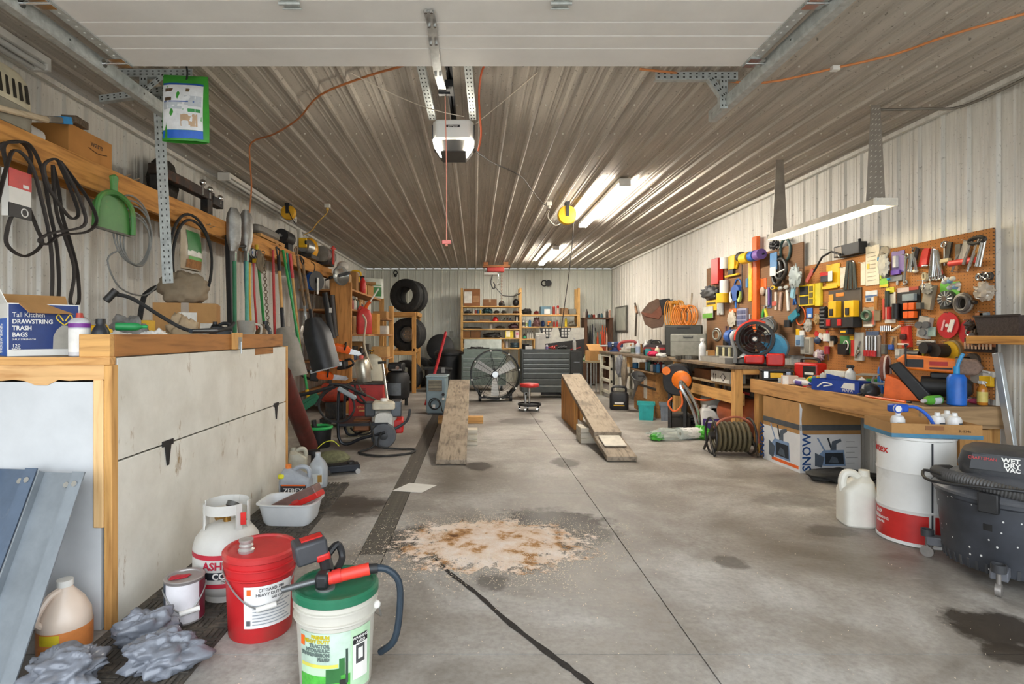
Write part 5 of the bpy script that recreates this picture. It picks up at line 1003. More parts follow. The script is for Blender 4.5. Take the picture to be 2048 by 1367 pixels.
obj('board',MB().box((-.3,-.1,.06),(.36,.1,.11)),wood('#9a6238','#6d4020','x'),ho);obj('block',MB().box((-.28,-.08,.11),(-.16,.08,hz)),wood('#9a6238','#6d4020','x'),ho);obj('block',MB().box((.2,-.08,.11),(.32,.08,hz)),wood('#9a6238','#6d4020','x'),ho)
obj('body',MB().box((-.2,-.12,-.05),(.22,.1,.06)),mat('#b8403a',.4),ho,bev=.02);obj('motor',MB().cyl((-.26,-.02,-.08),(.06,-.02,-.08),.06),mat('#c9c5bc',.4,.3),ho);obj('hook_cable',MB().tube([(-.05,-.05,-.1),(-.1,-.06,-.3),(-.04,-.06,-.46),(.0,-.06,-.38),(-.04,-.06,-.3)],.014,8),BLACK(),ho);obj('pendant_cable',MB().tube([(0,-.06,-.42),(.15,-.06,-.58),(.2,-.02,-.62),(.45,.1,-.63),(.62,.4,-.55),(.68,.62,-.5)],.01,6),BLACK(),ho)
ch=MB()
for k in range(22): obj('chain_link',MB().torus((.16,-.04,-.06-k*.035),.016,.006,'x' if k % 2 else 'y',8,5),mat('#8c6a58',.5,.6),ho)
obj('load_hook',MB().tube([(.08,-.05,-.1),(.08,-.05,-.26),(.06,-.05,-.32),(.1,-.05,-.36),(.13,-.05,-.31)],.01,8),CHROME(),ho)
# ================================================================ TOOL CHESTS,FAN,STOOL
def chest(label,px0,px1,Y,ztop,col,drawers,d=.5,wheels=True):
    x0,x1=xpx(px0,Y),xpx(px1,Y);W_=x1-x0;t=thing('tool_chest',label,'tool chest',((x0+x1)/2,Y,0));m=mat(col,.38,.35,.25,6)
    obj('cabinet',MB().box((-W_/2,0,.13),(W_/2,d,ztop)),m,t,bev=.008);obj('top_lip',MB().shell(-W_/2,0,W_/2,d,ztop-.005,ztop+.03,.006),m,t)
    zz=ztop-.04
    for h in drawers:
        dr=obj('drawer',MB().box((-W_/2+.03,-.02,zz-h+.008),(W_/2-.03,.01,zz)),m,t,bev=.005);obj('drawer_pull',MB().box((-W_/2+.04,-.032,zz-.022),(W_/2-.04,-.018,zz-.008)),mat('#8f918c',.35,.7),dr);zz -= h
    for sx_ in (-1,1):
        for y in (.08,d-.08): cs_=obj('caster',MB().cyl((sx_*(W_/2-.1)-.02,y,.06),(sx_*(W_/2-.1)+.02,y,.06),.06,n=18),RUBBER(),t);obj('fork',MB().box((sx_*(W_/2-.1)-.03,y-.03,.06),(sx_*(W_/2-.1)+.03,y+.03,.13)),STEEL(),cs_)
    return t
chest('wide black tool chest with seven drawers beside the red stool',1043,1141,11.1,.97,'#4b4d49',(.13,.09,.09,.09,.13,.13,.15));chest('grey green tool chest partly behind the drum fan',923,1012,12.6,.8,'#6f7a70',(.1,.1,.1,.14,.14))
tl=make('tool_box','open grey tool box standing on the grey green chest','tool box',(xpx(966,12.75),12.75,.831),0,[('box',MB().shell(-.44,-.08,.44,.3,0,.13,.01),mat('#6f7a70',.4,.3)),('lid',MB().bar((0,.29,.13),(0,.33,.35),.88,.012),mat('#aeb5ae',.4,.3)),('tools',MB().blob((-.1,.05,.1),(.25,.1,.07),.5,4,3),IRON())])
make('steel_cabinet','dark steel side cabinet fixed beside the black tool chest','cabinet',(xpx(1153,11.3),11.3,0),0,[('case',MB().box((-.12,0,.1),(.12,.45,.95)),mat('#3d3c38',.4,.3),.008),('white_panel',MB().box((-.07,-.01,.25),(.07,.0,.5)),mat('#c5c5bd',.5)),('handle',MB().box((-.06,-.02,.72),(.06,-.005,.735)),CHROME()),('foot',MB().box((-.1,.02,0),(.1,.43,.1)),IRON())])
zc=.973
def cx(px,dy=.2): return xpx(px,11.1+dy)
make('shop_towel','white towel hanging over a stand on the black tool chest','towel',(cx(1079),11.16,zc),0,[('cloth',MB().prism([(-.11,.0),(.1,-.0),(.11,.34),(-.1,.36)],.05,-.02).prism([(-.1,.0),(-.03,.0),(-.02,.3),(-.09,.3)],.03,-.04),mat('#dbd8d0',.85,0,.12,6,bump=.3),.015)])
tk=thing('printed_board','white and black printed panel with red lettering on the chest','panel',(cx(1128,.42),11.8,.8));obj('board',MB().box((-.48,0,0),(.48,.03,.64)),mat('#e0ddd2',.55),tk);obj('dark_band',MB().prism([(-.48,0),(.48,0),(.48,.4),(-.48,.28)],.003,-.003),P_('#26221f'),tk)
for s,x in ((-1,-.32),(1,.08)):
    q=obj('basket_print',MB().prism([(x-.1,.42),(x+.04,.42),(x+.13,.64),(x-.16,.64)],.003,-.004),P_('#2d2b2a'),tk)
    for k in range(3):
        for j in range(3): obj('window_print',MB().box((x-.09+k*.07,-.006,.445+j*.065),(x-.045+k*.07,-.003,.49+j*.065)),P_('#e6e4dc'),q)
[obj('red_stripe',MB().bar((x0,-.005,z0),(x0+.26,-.005,z0+.06),.002,.022),mat('#c02a22',.5),tk) for x0,z0 in ((-.36,.2),(-.12,.1),(.14,.16))];obj('foot',MB().box((-.45,0,-.8),(.45,.03,0)),mat('#3d3a36',.5),tk)
bottle('tall clear spray bottle in front of the printed panel',(cx(1148),11.25,zc),.26,.035,'#c9c9c3','#2f6fa8',trigger='#c9c9c9');bottle('small white and purple bottle on the black tool chest',(cx(1092.5),11.2,zc),.14,.028,'#d8d4da','#6a4a9a','#8a7ab0')
lump('red impact tool lying on the black tool chest',1101,1110,692,zc,'#a82a24','impact_tool','power tool',Y=11.3,seed=81);lump('black air tool lying on the black tool chest',1117,1133,691,zc,'#1f1f20','air_tool','power tool',Y=11.3,seed=82);carton('white box of shop wipes on the black tool chest',(cx(1057),11.25,zc),.14,.1,.08,0,WHITE(),name='wipes_box')
solo('cap_hook','dark mug standing at the left of the black tool chest','mug',MB().lathe([(.05,0),(.07,.01),(.075,.12),(.068,.12),(.06,.02),(0,.02)],20).torus((.09,0,.06),.035,.01,'y',14,6),BLACK(),(cx(1053),11.45,zc)).name='mug'
fy=10.75;fx=xpx(990,fy);fz=zpx(748,fy)
fan=thing('drum_fan','large black drum fan with three silver blades','fan',(fx,fy,fz),.05);R=.47
obj('drum',MB().xf(rx=pi/2).lathe([(R,-.14),(R+.015,-.14),(R+.015,.14),(R,.14),(R-.004,.12),(R-.004,-.12),(R,-.14)],48,cap=False),mat('#26282a',.4,.4),fan)
for y,k in ((-.15,8),(.15,5)):
    b=MB()
    for i in range(k): b.torus((0,y-(.03 if y < 0 else -.03)*(1-(i/k)**2),0),.07+(R-.08)*i/(k-1),.002,'y',40,5)
    obj('guard_ring',b,BLACK(),fan)
    for i in range(8): a=i*pi/4+.2;obj('guard_spoke',MB().tube([(.07*cos(a),y-(.035 if y < 0 else -.035),.07*sin(a)),(R*.6*cos(a),y-(.025 if y < 0 else -.025),R*.6*sin(a)),(R*cos(a),y,R*sin(a))],.005,6),BLACK(),fan)
for i in range(3):
    a=radians((150,30,270)[i]);obj('blade',MB().xf(ry=-a).add([(.06,-.03,-.055),(.42,-.05,-.085),(.42,.05,.085),(.06,.03,.055),(.06,-.026,-.055),(.42,-.046,-.085),(.42,.054,.085),(.06,.034,.055)],[(0,1,2,3),(7,6,5,4),(4,5,1,0),(5,6,2,1),(6,7,3,2),(7,4,0,3)]),mat('#dfe0de',.4,0,.06),fan)
obj('hub',MB().cyl((0,-.08,0),(0,.06,0),.06,n=24),CHROME(),fan);obj('motor',MB().cyl((0,.03,0),(0,.2,0),.1,n=24),BLACK(),fan)
for i in range(8): a=i*pi/4+.2;obj('rim_clip',MB().cyl((R*cos(a),-.165,R*sin(a)),(R*cos(a),-.145,R*sin(a)),.018,n=10),WHITE(),fan)
for s in (-1,1):
    obj('wheel',MB().xf((s*.3,-.06,.07-fz),ry=pi/2).cyl((0,0,-.025),(0,0,.025),.07,n=20),BLACK(),fan);obj('stand',MB().tube([(s*.3,-.06,.07-fz),(s*.34,0,-.28),(s*.28,.1,-.38)],.016,8),BLACK(),fan)
obj('axle',MB().cyl((-.3,-.06,.07-fz),(.3,-.06,.07-fz),.012),BLACK(),fan);obj('rear_foot',MB().tube([(-.25,.1,-.35),(-.25,.3,.035-fz),(.25,.3,.035-fz),(.25,.1,-.35)],.013,8,2),BLACK(),fan)
sy=9.35;st=thing('rolling_stool','round red padded stool on a black caster base','stool',(xpx(1059,sy),sy,0))
obj('seat',MB().lathe([(.0,.40),(.14,.40),(.165,.415),(.17,.44),(.15,.465),(.05,.475),(0,.475)],32),mat('#c32a2a',.35),st);obj('post',MB().cyl((0,0,.1),(0,0,.4),.02,n=16),CHROME(),st);obj('tray',MB().lathe([(.19,.09),(.2,.1),(.2,.13),(.19,.13),(.18,.105),(0,.105)],28),BLACK(),st);obj('brace',MB().cyl((-.07,0,.13),(-.07,0,.26),.02),STEEL(),st)
for k in range(5): a=k*2*pi/5+.4;obj('caster',MB().cyl((.17*cos(a)-.014,.17*sin(a),.035),(.17*cos(a)+.014,.17*sin(a),.035),.035,n=14).cyl((.17*cos(a),.17*sin(a),.05),(.17*cos(a),.17*sin(a),.1),.012),CHROME(),st)
# ================================================================ WOODEN RAMPS
RW=OLDW('y')
def plank(p0,p1,wd,th,m,parent,name='plank'):
    p0,p1=V(p0),V(p1);t=(p1-p0).normalized();up=V((1,0,0)).cross(t).normalized()
    return obj(name,MB().bar(p0+up*(-th/2),p1+up*(-th/2),wd,th,up),m,parent,bev=.006)
rl=thing('wooden_ramp','worn plank ramp beside the dehumidifier and drain','ramp',(-.24,0,0));plank((0,5.46,.055),(0,8.5,.6),.31,.05,RW,rl)
obj('support',MB().box((-.12,8.3,0),(.14,8.44,.5)),PINE('x'),rl);obj('cross_block',MB().box((-.3,8.0,.0),(.36,8.12,.1)),PINE('x'),rl,bev=.005);obj('support',MB().box((-.1,8.0,.1),(.1,8.1,.44)),OLDW(),rl)
for k in range(3): obj('stacked_block',MB().box((-.17,6.42+.02*k,k*.06),(.27,6.62,.058+k*.06)),wood('#c9c0ae','#9a8f7c','x'),rl,bev=.004)
rr=thing('wooden_ramp','worn two plank ramp with a pale plate near the benches','ramp',(1.5,0,0));plank((0,6.2,.2),(0,8.55,.68),.31,.055,RW,rr);plank((0,5.6,.055),(0,6.5,.2),.31,.05,RW,rr);plank((.0,5.85,.118),(0,6.17,.17),.24,.012,mat('#d6cfc0',.6),rr,'pale_plate')
obj('support_board',MB().add([(-.15,7.5,0),(-.1,7.5,0),(-.1,7.5,.4),(-.15,7.5,.4),(-.15,8.6,0),(-.1,8.6,0),(-.1,8.6,.62),(-.15,8.6,.62)],[(0,1,2,3),(7,6,5,4),(4,5,1,0),(5,6,2,1),(6,7,3,2),(7,4,0,3)]),wood('#c98f4c','#8e5c28','z'),rr);obj('support_board',MB().box((.08,8.3,0),(.13,8.55,.6)),PINE(),rr);obj('support',MB().box((-.12,6.75,.18),(-.04,6.85,.27)),OLDW(),rr)
for k in range(3): obj('stacked_block',MB().box((-.24,6.55,k*.062),(.1,6.85,.06+k*.062)),wood('#c9c0ae','#9a8f7c','x'),rr,bev=.004)
tb=thing('folding_table','small folding table with tan top behind the far bench','table',(xpx(1188,12.15),12.15,0));obj('top',MB().box((-.32,-.25,.68),(.2,.3,.72)),mat('#a89a7c',.5),tb,bev=.006)
for x in (-.1,.1):
    for y in (-.15,.25): obj('leg',MB().cyl((x,y,0),(x,y,.68),.016),STEEL(),tb)
cb=carton('tan carton with folded lid and white label on the folding table',(xpx(1190,12.1),12.12,.721),.33,.3,.22,.15,None,lab=[(.08,.08,.12,.13,'#e2ddd0')],name='parts_carton');obj('raised_flap',MB().bar((0,-.1,.22),(0,.1,.36),.32,.01),CARD(),cb)
bottle('green and black bottle hanging off the folding table edge',(2.36,11.97,.721),.2,.035,'#2f8a3a','#1d1d1d','#d8e0c8')
# ================================================================ RIGHT WALL BENCHES
BT=wood('#7d6a54','#4a3d30','y',stain='#2f271f');WPT=mat('#d8d3c0',.55,0,.15,6,dirt='#9c9480');PY=PINE('y')
b1=thing('workbench','pine workbench under the near pegboard with a thick front board','workbench',(0,0,0));X1,YA,YBn,ZB=3.07,3.8,6.12,.8
obj('top',MB().box((X1+.03,YA+.02,ZB-.03),(3.655,YBn,ZB)),BT,b1);obj('front_board',MB().box((X1-.01,YA,ZB-.14),(X1+.03,YBn,ZB+.004)),wood('#c4935a','#96683a','y'),b1,bev=.004);obj('front_board',MB().box((X1+.0,YA+.02,ZB-.165),(X1+.028,4.9,ZB-.14)),wood('#b08048','#8a5e30','y'),b1,bev=.003)
obj('end_board',MB().box((X1-.008,YA-.03,ZB-.15),(3.655,YA-.001,ZB+.002)),wood('#a98a64','#7c6244','x'),b1,bev=.004)
for x in (X1+.03,3.56):
    for y in (YA+.02,YBn-.1): obj('leg',MB().box((x,y,0),(x+.09,y+.09,ZB-.03)),PINE(),b1,bev=.003)
obj('side_panel',MB().box((3.35,YA+.0,.05),(3.56,YA+.02,ZB-.16)),wood('#b98a52','#8a6232','z'),b1)
b2=thing('workbench','tall pine workbench between the near bench and plywood cabinet','workbench',(0,0,0));X2,Y2a,Y2b,Z2b=2.93,6.2,8.15,.945
obj('top',MB().box((X2-.02,Y2a-.02,Z2b-.04),(3.655,Y2b,Z2b)),BT,b2,bev=.004);obj('end_rail',MB().box((X2+.09,Y2a-.01,Z2b-.1),(3.65,Y2a+.03,Z2b-.041)),PINE('x'),b2,bev=.003)
for x in (X2,3.55):
    for y in (Y2a,Y2b-.1): obj('leg',MB().box((x,y,0),(x+.09,y+.09,Z2b-.041)),PINE(),b2,bev=.003)
obj('lower_shelf',MB().box((X2+.09,Y2a+.1,.68),(3.6,Y2b-.1,.71)),wood('#a58a66','#75603f','y'),b2);obj('apron',MB().box((X2+.12,Y2a+.1,.48),(X2+.16,Y2b-.1,.62)),PY,b2)
b3=thing('workbench','long far workbench on white painted lumber legs','workbench',(0,0,0));X3,Y3a,Y3b=2.68,8.2,11.8
obj('top',MB().box((X3-.02,Y3a,Z2b-.04),(3.655,Y3b,Z2b)),BT,b3,bev=.004)
for y in (10.45,10.9,11.7): obj('leg',MB().box((X3,y,0),(X3+.05,y+.09,Z2b-.041)),WPT,b3,bev=.003)
for y in (10.45,11.7): obj('leg',MB().box((3.3,y,0),(3.35,y+.09,Z2b-.041)),WPT,b3)
for zz in (.1,.33,.58,.84): obj('ladder_rail',MB().box((X3+.005,10.9,zz),(X3+.045,11.7,zz+.06)),WPT,b3,bev=.003)
obj('top_rail',MB().box((X3-.015,9.8,Z2b-.1),(X3+.02,10.5,Z2b-.041)),WPT,b3);obj('pine_leg',MB().box((X3+.02,9.72,.72),(X3+.1,9.8,Z2b-.041)),PINE(),b3)
obj('cross_rail',MB().box((X3+.05,10.46,.2),(3.3,10.5,.26)),WPT,b3);obj('cross_rail',MB().box((X3+.05,10.46,.5),(3.3,10.5,.56)),WPT,b3)
cab=thing('plywood_cabinet','low plywood cabinet with a dark strap under the far bench','cabinet',(0,0,0));PLY=wood('#a5753f','#835828','y',stain='#5a4028')
obj('front_panel',MB().box((2.8,8.5,.0),(2.82,9.68,.68)),PLY,cab);obj('end_panel',MB().box((2.82,9.66,0),(3.5,9.68,.68)),PLY,cab);obj('end_panel',MB().box((2.82,8.5,0),(3.5,8.52,.68)),PLY,cab);obj('top',MB().box((2.74,8.45,.68),(3.5,9.7,.705)),wood('#8a6a44','#5f4528','y'),cab,bev=.003);obj('strap',MB().box((2.793,8.5,.43),(2.8,9.68,.465)),P_('#3b3630'),cab);obj('label',MB().box((2.796,8.95,.25),(2.8,9.12,.6)),P_('#d8d2c2'),cab)
make('oil_funnel','long grey plastic funnel hung on the plywood cabinet','funnel',(2.66,8.95,.62),0,[('cone',MB().xf(rx=radians(38)).lathe([(.11,0),(.115,.0),(.03,-.2),(.012,-.5),(.008,-.5),(.024,-.2),(.105,.0)],24,cap=False),mat('#6f6d6a',.4)),('rim',MB().xf(rx=radians(38)).torus((0,0,0),.112,.008,'z'),mat('#5a5856',.4)),('hanger',MB().box((.0,-.02,-.01),(.09,.02,.01)),IRON())])
zc2=.706;r=random.Random(9);cc=['#3a86b8','#c9d4d8','#2f5f7a','#b03030','#d4c9c0','#7a2f35','#3f6f5a','#c8443a','#8fb4c8','#5a3f46'];n_=['sky blue','silver','steel blue','red','cream','maroon','green','scarlet','pale blue','plum']
for i in range(10): can('%s spray can on the plywood cabinet' % n_[i],(2.84+.11*(i % 2),8.53+.07*i,zc2),.13+.05*r.random(),.031,cc[i],('#eeeeee','#222222','#c33')[i % 3] if i % 3 < 2 else '#cc3333')
carton('tan carton of rags on the plywood cabinet',(3.0,9.4,zc2),.34,.26,.11,-pi/2+.1,None);scatter_lump('white rags piled on the tan carton','shop_rags','rags',(3.0,9.4,zc2+.113),(.08,.11,.028),WHITE(),31);can('blue paint tin on the far end of the plywood cabinet',(2.81,9.63,zc2),.09,.052,'#2f6f9a','#8fb0c0',dome=False,name='paint_tin')
scatter_lump('grey plastic bag hanging from the far bench edge','plastic_bag','bag',(2.62,9.95,.58),(.08,.08,.2),mat('#85868a',.3,0,.3,6),33,.25,2.0,.4,None);scatter_lump('tan cloth hanging beside the grey plastic bag','shop_cloth','cloth',(2.64,9.72,.42),(.05,.08,.25),mat('#8d7f6c',.8),34,.3,2.0,.5,None)
bc=thing('jump_starter','black jump starter case with a yellow stripe on the floor','jump starter',(2.5,9.55,0),-.25);obj('case',MB().stack([(.14,.12,0),(.16,.13,.02),(.16,.13,.26),(.13,.11,.3)],5),BLACK(),bc);obj('handle',MB().tube([(-.11,0,.28),(-.1,0,.38),(.1,0,.38),(.11,0,.28)],.02,8),BLACK(),bc);obj('stripe',MB().box((-.09,-.1335,.07),(.09,-.128,.085)),YELLOW(),bc);obj('white_logo',MB().box((-.075,-.1335,.1),(.075,-.128,.135)),WHITE(),bc,bev=.004)
def crate(label,loc,w_,d,h,col,rz):
    t=thing('crate',label,'crate',loc,rz);m=P_(col);obj('tub',MB().shell(-w_/2,-d/2,w_/2,d/2,0,h,.006,.015),m,t);obj('rim',MB().box((-w_/2-.03,-d/2-.03,h-.03),(w_/2+.03,-d/2-.012,h)).box((-w_/2-.03,d/2+.012,h-.03),(w_/2+.03,d/2+.03,h)).box((-w_/2-.03,-d/2-.03,h-.03),(-w_/2-.012,d/2+.03,h)).box((w_/2+.012,-d/2-.03,h-.03),(w_/2+.03,d/2+.03,h)),m,t)
    for k in range(5): obj('rib',MB().box((-w_/2+.04+k*(w_-.08)/4-.006,-d/2-.02,.03),(-w_/2+.04+k*(w_-.08)/4+.006,-d/2-.002,h-.03)),m,t)
    obj('hand_slot',MB().box((-w_/2-.018,-.07,h*.62),(-w_/2-.006,.07,h*.78)),P_('#23282a'),t);return t
crate('bright teal plastic crate in front of the plywood cabinet',(2.62,8.42,0),.2,.24,.26,'#1fa8a4',-.3);crate('grey plastic crate beside the teal crate',(2.99,8.31,0),.34,.2,.26,'#838b94',-.3)
make('dusty_case','dusty dark case on the floor beside the white jug','case',(2.9,7.8,0),-.2,[('base',MB().box((-.13,-.12,0),(.13,.12,.14)),P_('#4a443c',.8),.01),('lid',MB().box((-.135,-.125,.142),(.135,.125,.19)),P_('#554e45',.8),.015),('latch',MB().box((-.02,-.135,.11),(.02,-.122,.17)),IRON())])
j=jug('white chemical jug with purple label under the tall bench',(3.13,7.34,0),.27,.2,.36,'#e2e0da','#d8d6d0','#5a3f8e',-.15);obj('white_print',MB().box((-.08,-.1035,.13),(.05,-.1,.16)),WHITE(),j)
pt=thing('paper_towels','paper towel rolls in torn clear and green wrap on the floor','paper towels',(2.55,6.78,0),.12)
obj('roll',MB().cyl((-.02,.0,.075),(.26,.03,.075),.07,n=24),mat('#e9e8e4',.8),pt);obj('core',MB().cyl((-.024,0,.075),(-.018,0,.075),.022),P_('#8a7a66'),pt);obj('wrap',MB().blob((-.1,.02,.07),(.3,.12,.075),.3,3,6,34,20,.002,.4),mat('#c9d6cc',.2,0,.2,8,alpha=.35),pt);obj('green_wrap',MB().blob((.27,.03,.08),(.09,.1,.08),.4,3,9,24,14,.002,.4),mat('#4fae3a',.3,0,.3,8),pt);obj('green_wrap',MB().blob((-.33,0,.04),(.08,.06,.05),.5,3,12,20,12,.002,.5),mat('#4fae3a',.3,0,.3,8),pt)
hr=thing('air_hose_reel','steel reel wound with olive air hose beside the printed snow box','hose reel',(2.77,5.97,0),-.1)
for k in range(7):
    for q in range(2): obj('hose_turn',MB().torus((-.15+k*.05,0,.19),.12+.028*q,.017,'x',28,8),mat('#5c5238',.65,0,.25),hr)
for x in (-.2,.2): obj('flange',MB().torus((x,0,.2),.19,.012,'x',30,8),IRON(),hr)
obj('stand',MB().tube([(-.22,-.18,.015),(-.22,0,.2),(-.22,.18,.015)],.014,8,1),IRON(),hr);obj('stand',MB().tube([(.22,-.18,.015),(.22,0,.2),(.22,.18,.015)],.014,8,1),IRON(),hr);obj('hub',MB().cyl((-.22,0,.2),(.22,0,.2),.04),IRON(),hr);obj('lead_hose',MB().tube([(-.2,-.1,.3),(-.1,-.05,.38),(.1,0,.4),(.24,-.05,.3),(.27,-.08,.1)],.012,8),mat('#a8604a',.6),hr);obj('fitting',MB().cyl((.26,-.08,.14),(.275,-.08,.06),.02),mat('#b5904a',.3,.8),hr)
ct=thing('compressor_tank','rusty orange horizontal air tank under the tall bench','air tank',(3.32,6.72,0));obj('tank',MB().xf((0,0,.32),rx=pi/2).lathe([(0,-.48),(.1,-.46),(.2,-.38),(.23,-.28),(.23,.28),(.2,.38),(.1,.46),(0,.48)],32),mat('#a3532e',.5,0,.3,4,dirt='#6b5a48'),ct)
for y in (-.25,.25): obj('foot',MB().box((-.15,y-.03,0),(.15,y+.03,.13)),IRON(),ct)
make('power_tool_case','black tool case with red lettering on the rusty tank','tool case',(3.32,6.45,.552),-pi/2,[('case',MB().box((-.2,-.12,0),(.2,.12,.1)),BLACK(),.012),('latch',MB().box((.08,-.13,.03),(.13,-.115,.09)),P_('#55534f')),('red_plate',MB().box((-.14,-.126,.035),(.04,-.119,.065)),mat('#b8323a',.5))])
orl=thing('orange_hose_reel','black hose reel with orange disc against the tall bench post','hose reel',(2.78,7.55,.56),-.5);obj('case',MB().xf((0,0,.12),rx=pi/2).stack([(.17,.2,-.07),(.19,.22,-.04),(.19,.22,.04),(.17,.2,.07)],2.6),BLACK(),orl);obj('disc',MB().xf((.06,-.08,.12),rx=pi/2).lathe([(0,.02),(.1,.018),(.125,.0),(.13,-.03)],28),mat('#f07a1a',.4),orl);obj('knob',MB().cyl((-.13,-.09,.24),(-.13,-.12,.24),.055,n=20),mat('#f07a1a',.4),orl);obj('hose',MB().tube([(.12,-.09,.02),(.2,-.1,-.1),(.36,-.05,-.14),(.55,.1,-.1),(.75,.25,-.08)],.013,8),mat('#e86a2a',.5),orl);obj('hose',MB().tube([(.05,-.1,-.02),(.08,-.14,-.2),(-.02,-.16,-.3),(-.1,-.15,-.2),(-.05,-.12,-.12)],.013,8),mat('#e86a2a',.5),orl);obj('stand',MB().box((-.12,-.04,-.56),(-.08,.06,.0)).box((.08,-.04,-.56),(.12,.06,.0)),IRON(),orl)
make('hand_truck_handle','chrome bent handle standing behind the white chemical jug','handle',(0,0,0),0,[('tube',MB().tube([V((2.92,7.14,.02)),at(1396,820,7.12),at(1381,788,7.1),at(1367,767,7.08),at(1361,764,7.06),at(1362,775,7.04),at(1376,798,7.02),at(1390,832,7.02),V((2.85,7.0,.02))],.022,8),mat('#c9ccd0',.2,.9))])
make('sprayer_tank','dirty white sprayer tank under the tall bench shelf','sprayer',(3.3,7.62,.0),0,[('tank',MB().stack([(.14,.12,.3),(.15,.13,.33),(.15,.13,.42),(.1,.09,.46)],4),mat('#c9c6ba',.5)),('cap',MB().cyl((0,0,.46),(0,0,.49),.04),BLACK()),('stand',MB().box((-.12,-.1,0),(.12,.1,.3)),IRON()),('hoop',MB().tube([(.1,0,.45),(.12,0,.62),(.3,0,.62),(.31,0,.4)],.018,8),BLACK())])
wbx=carton('white carton with arrows and a diamond mark under the tall bench top',(3.1,6.75,.711),.5,.2,.14,-pi/2,mat('#cfcabd',.7),name='shipping_carton')
for x in (-.16,-.1): obj('arrow_print',MB().prism([(x-.006,.03),(x+.006,.03),(x+.006,.08),(x+.02,.08),(x,.11),(x-.02,.08),(x-.006,.08)],.001,-.1022),BLACK(),wbx)
obj('diamond_print',MB().prism([(.1,.02),(.17,.07),(.1,.12),(.03,.07)],.001,-.1022),BLACK(),wbx);obj('diamond_face',MB().prism([(.1,.035),(.15,.07),(.1,.105),(.05,.07)],.001,-.1028),WHITE(),wbx)
carton('brown carton deeper on the tall bench lower shelf',(3.2,7.4,.711),.5,.3,.12,-pi/2,mat('#7d4f2c',.8),name='carton')
sn=thing('snow_thrower_box','open snow thrower carton with white printed lower half','box',(3.325,5.47,0),.03);w_,d,h=.58,.62,.655
obj('carton',MB().shell(-w_/2,-d/2,w_/2,d/2,0,h,.006),CARD(),sn);obj('inner_paper',MB().box((-w_/2+.05,-d/2+.05,.4),(w_/2-.05,d/2-.05,.42)),P_('#9a7444'),sn)
WB_=mat('#dedede',.5,0,.05);zt_=.36
obj('front_print',MB().box((-w_/2-.001,-d/2-.002,0),(w_/2+.001,-d/2,zt_)),WB_,sn);obj('side_print',MB().box((-w_/2-.002,-d/2-.001,0),(-w_/2,d/2+.001,zt_)),WB_,sn);obj('corner_tear',MB().prism([(-w_/2-.004,zt_),(-w_/2+.02,zt_),(-w_/2+.012,.5),(-w_/2+.02,.6),(-w_/2-.004,h)],.003,-d/2-.003),WB_,sn)
tp_=mat('#5b6064',.45,.3,.15,20);obj('tape_band',MB().box((-w_/2-.003,-d/2-.003,.4),(w_/2+.001,-d/2,.45)).box((-w_/2-.003,-d/2-.003,.4),(-w_/2,d/2,.45)),tp_,sn)
NV=P_('#1d4a86');text('SNOW',.115,sn,NV,(-w_/2+.1,-d/2-.003,.015),al='LEFT',roll=pi/2,bold=.002);text('SNOW',.115,sn,NV,(-w_/2-.003,d/2-.02,.015),rz=-pi/2,al='LEFT',roll=pi/2,bold=.002)
obj('orange_bar',MB().box((-w_/2-.003,-d/2+.02,.03),(-w_/2-.001,d/2-.16,.06)),ORANGE(),sn)
def thrower(x0,s,y):  # printed snow thrower picture,built of flat shapes
    B=P_('#2a3038');L_=P_('#7f97b8');G_=P_('#565f6a');T=lambda pts: [(x0+s*a,.05+s*b) for a,b in pts]
    return [(T([(.0,.1),(.1,.2),(.34,.2),(.36,.02),(.1,.02)]),L_,0),(T([(.12,.04),(.12,.17),(.33,.17),(.34,.04)]),B,1),(T([(.0,.02),(.08,.0),(.11,.12),(.0,.17)]),G_,2),(T([(.18,.2),(.2,.3),(.3,.33),(.31,.3),(.25,.27),(.25,.2)]),G_,1),(T([(.02,.34),(.04,.34),(.12,.2),(.1,.2)]),L_,1),(T([(.14,.34),(.16,.34),(.2,.22),(.18,.22)]),B,1),(T([(.16,.06),(.2,.13),(.26,.11),(.28,.05)]),G_,2)]
for pts,m,k in thrower(-.15,.82,0): obj('thrower_print',MB().prism(pts,.001,-d/2-.003-.0006*k),m,sn)
for k in range(5): obj('text_line',MB().box((.15,-d/2-.003,.09+k*.05),(.15+.08+.03*(k % 2),-d/2-.002,.094+k*.05)),P_('#8a8a8a'),sn)
for pts,m,k in thrower(-.2,1.0,0):
    o=obj('thrower_print',MB().prism(pts,.001,-.0006*k),m,sn);o.rotation_euler=(0,0,-pi/2);o.location=(-w_/2-.003,0,0)
obj('flap',MB().bar((0,d/2-.006,h-.004),(0,d/2-.12,h-.03),w_*.9,.005),CARD(),sn)
scatter_lump('folded black tarp on the floor beside the snow thrower carton','folded_tarp','tarp',(3.28,4.92,0),(.3,.17,.05),mat('#33322f',.7,0,.3,8),41,.3,2.5,.3);solo('cardboard_sheet','flat cardboard sheet on the floor beside the black tarp','cardboard',MB().box((-.16,-.16,0),(.16,.16,.012)),CARD(),(3.4,4.42,.012),.5,rx=.05)
br_=thing('steel_drum','white steel drum with red lower band and red lettering','drum',(2.81,3.51,0),-.55);Rb=.2
WD=mat('#e4e3df',.4,0,.06,5,dirt='#c9c6be');RDm=mat('#c22a26',.4,0,.12)
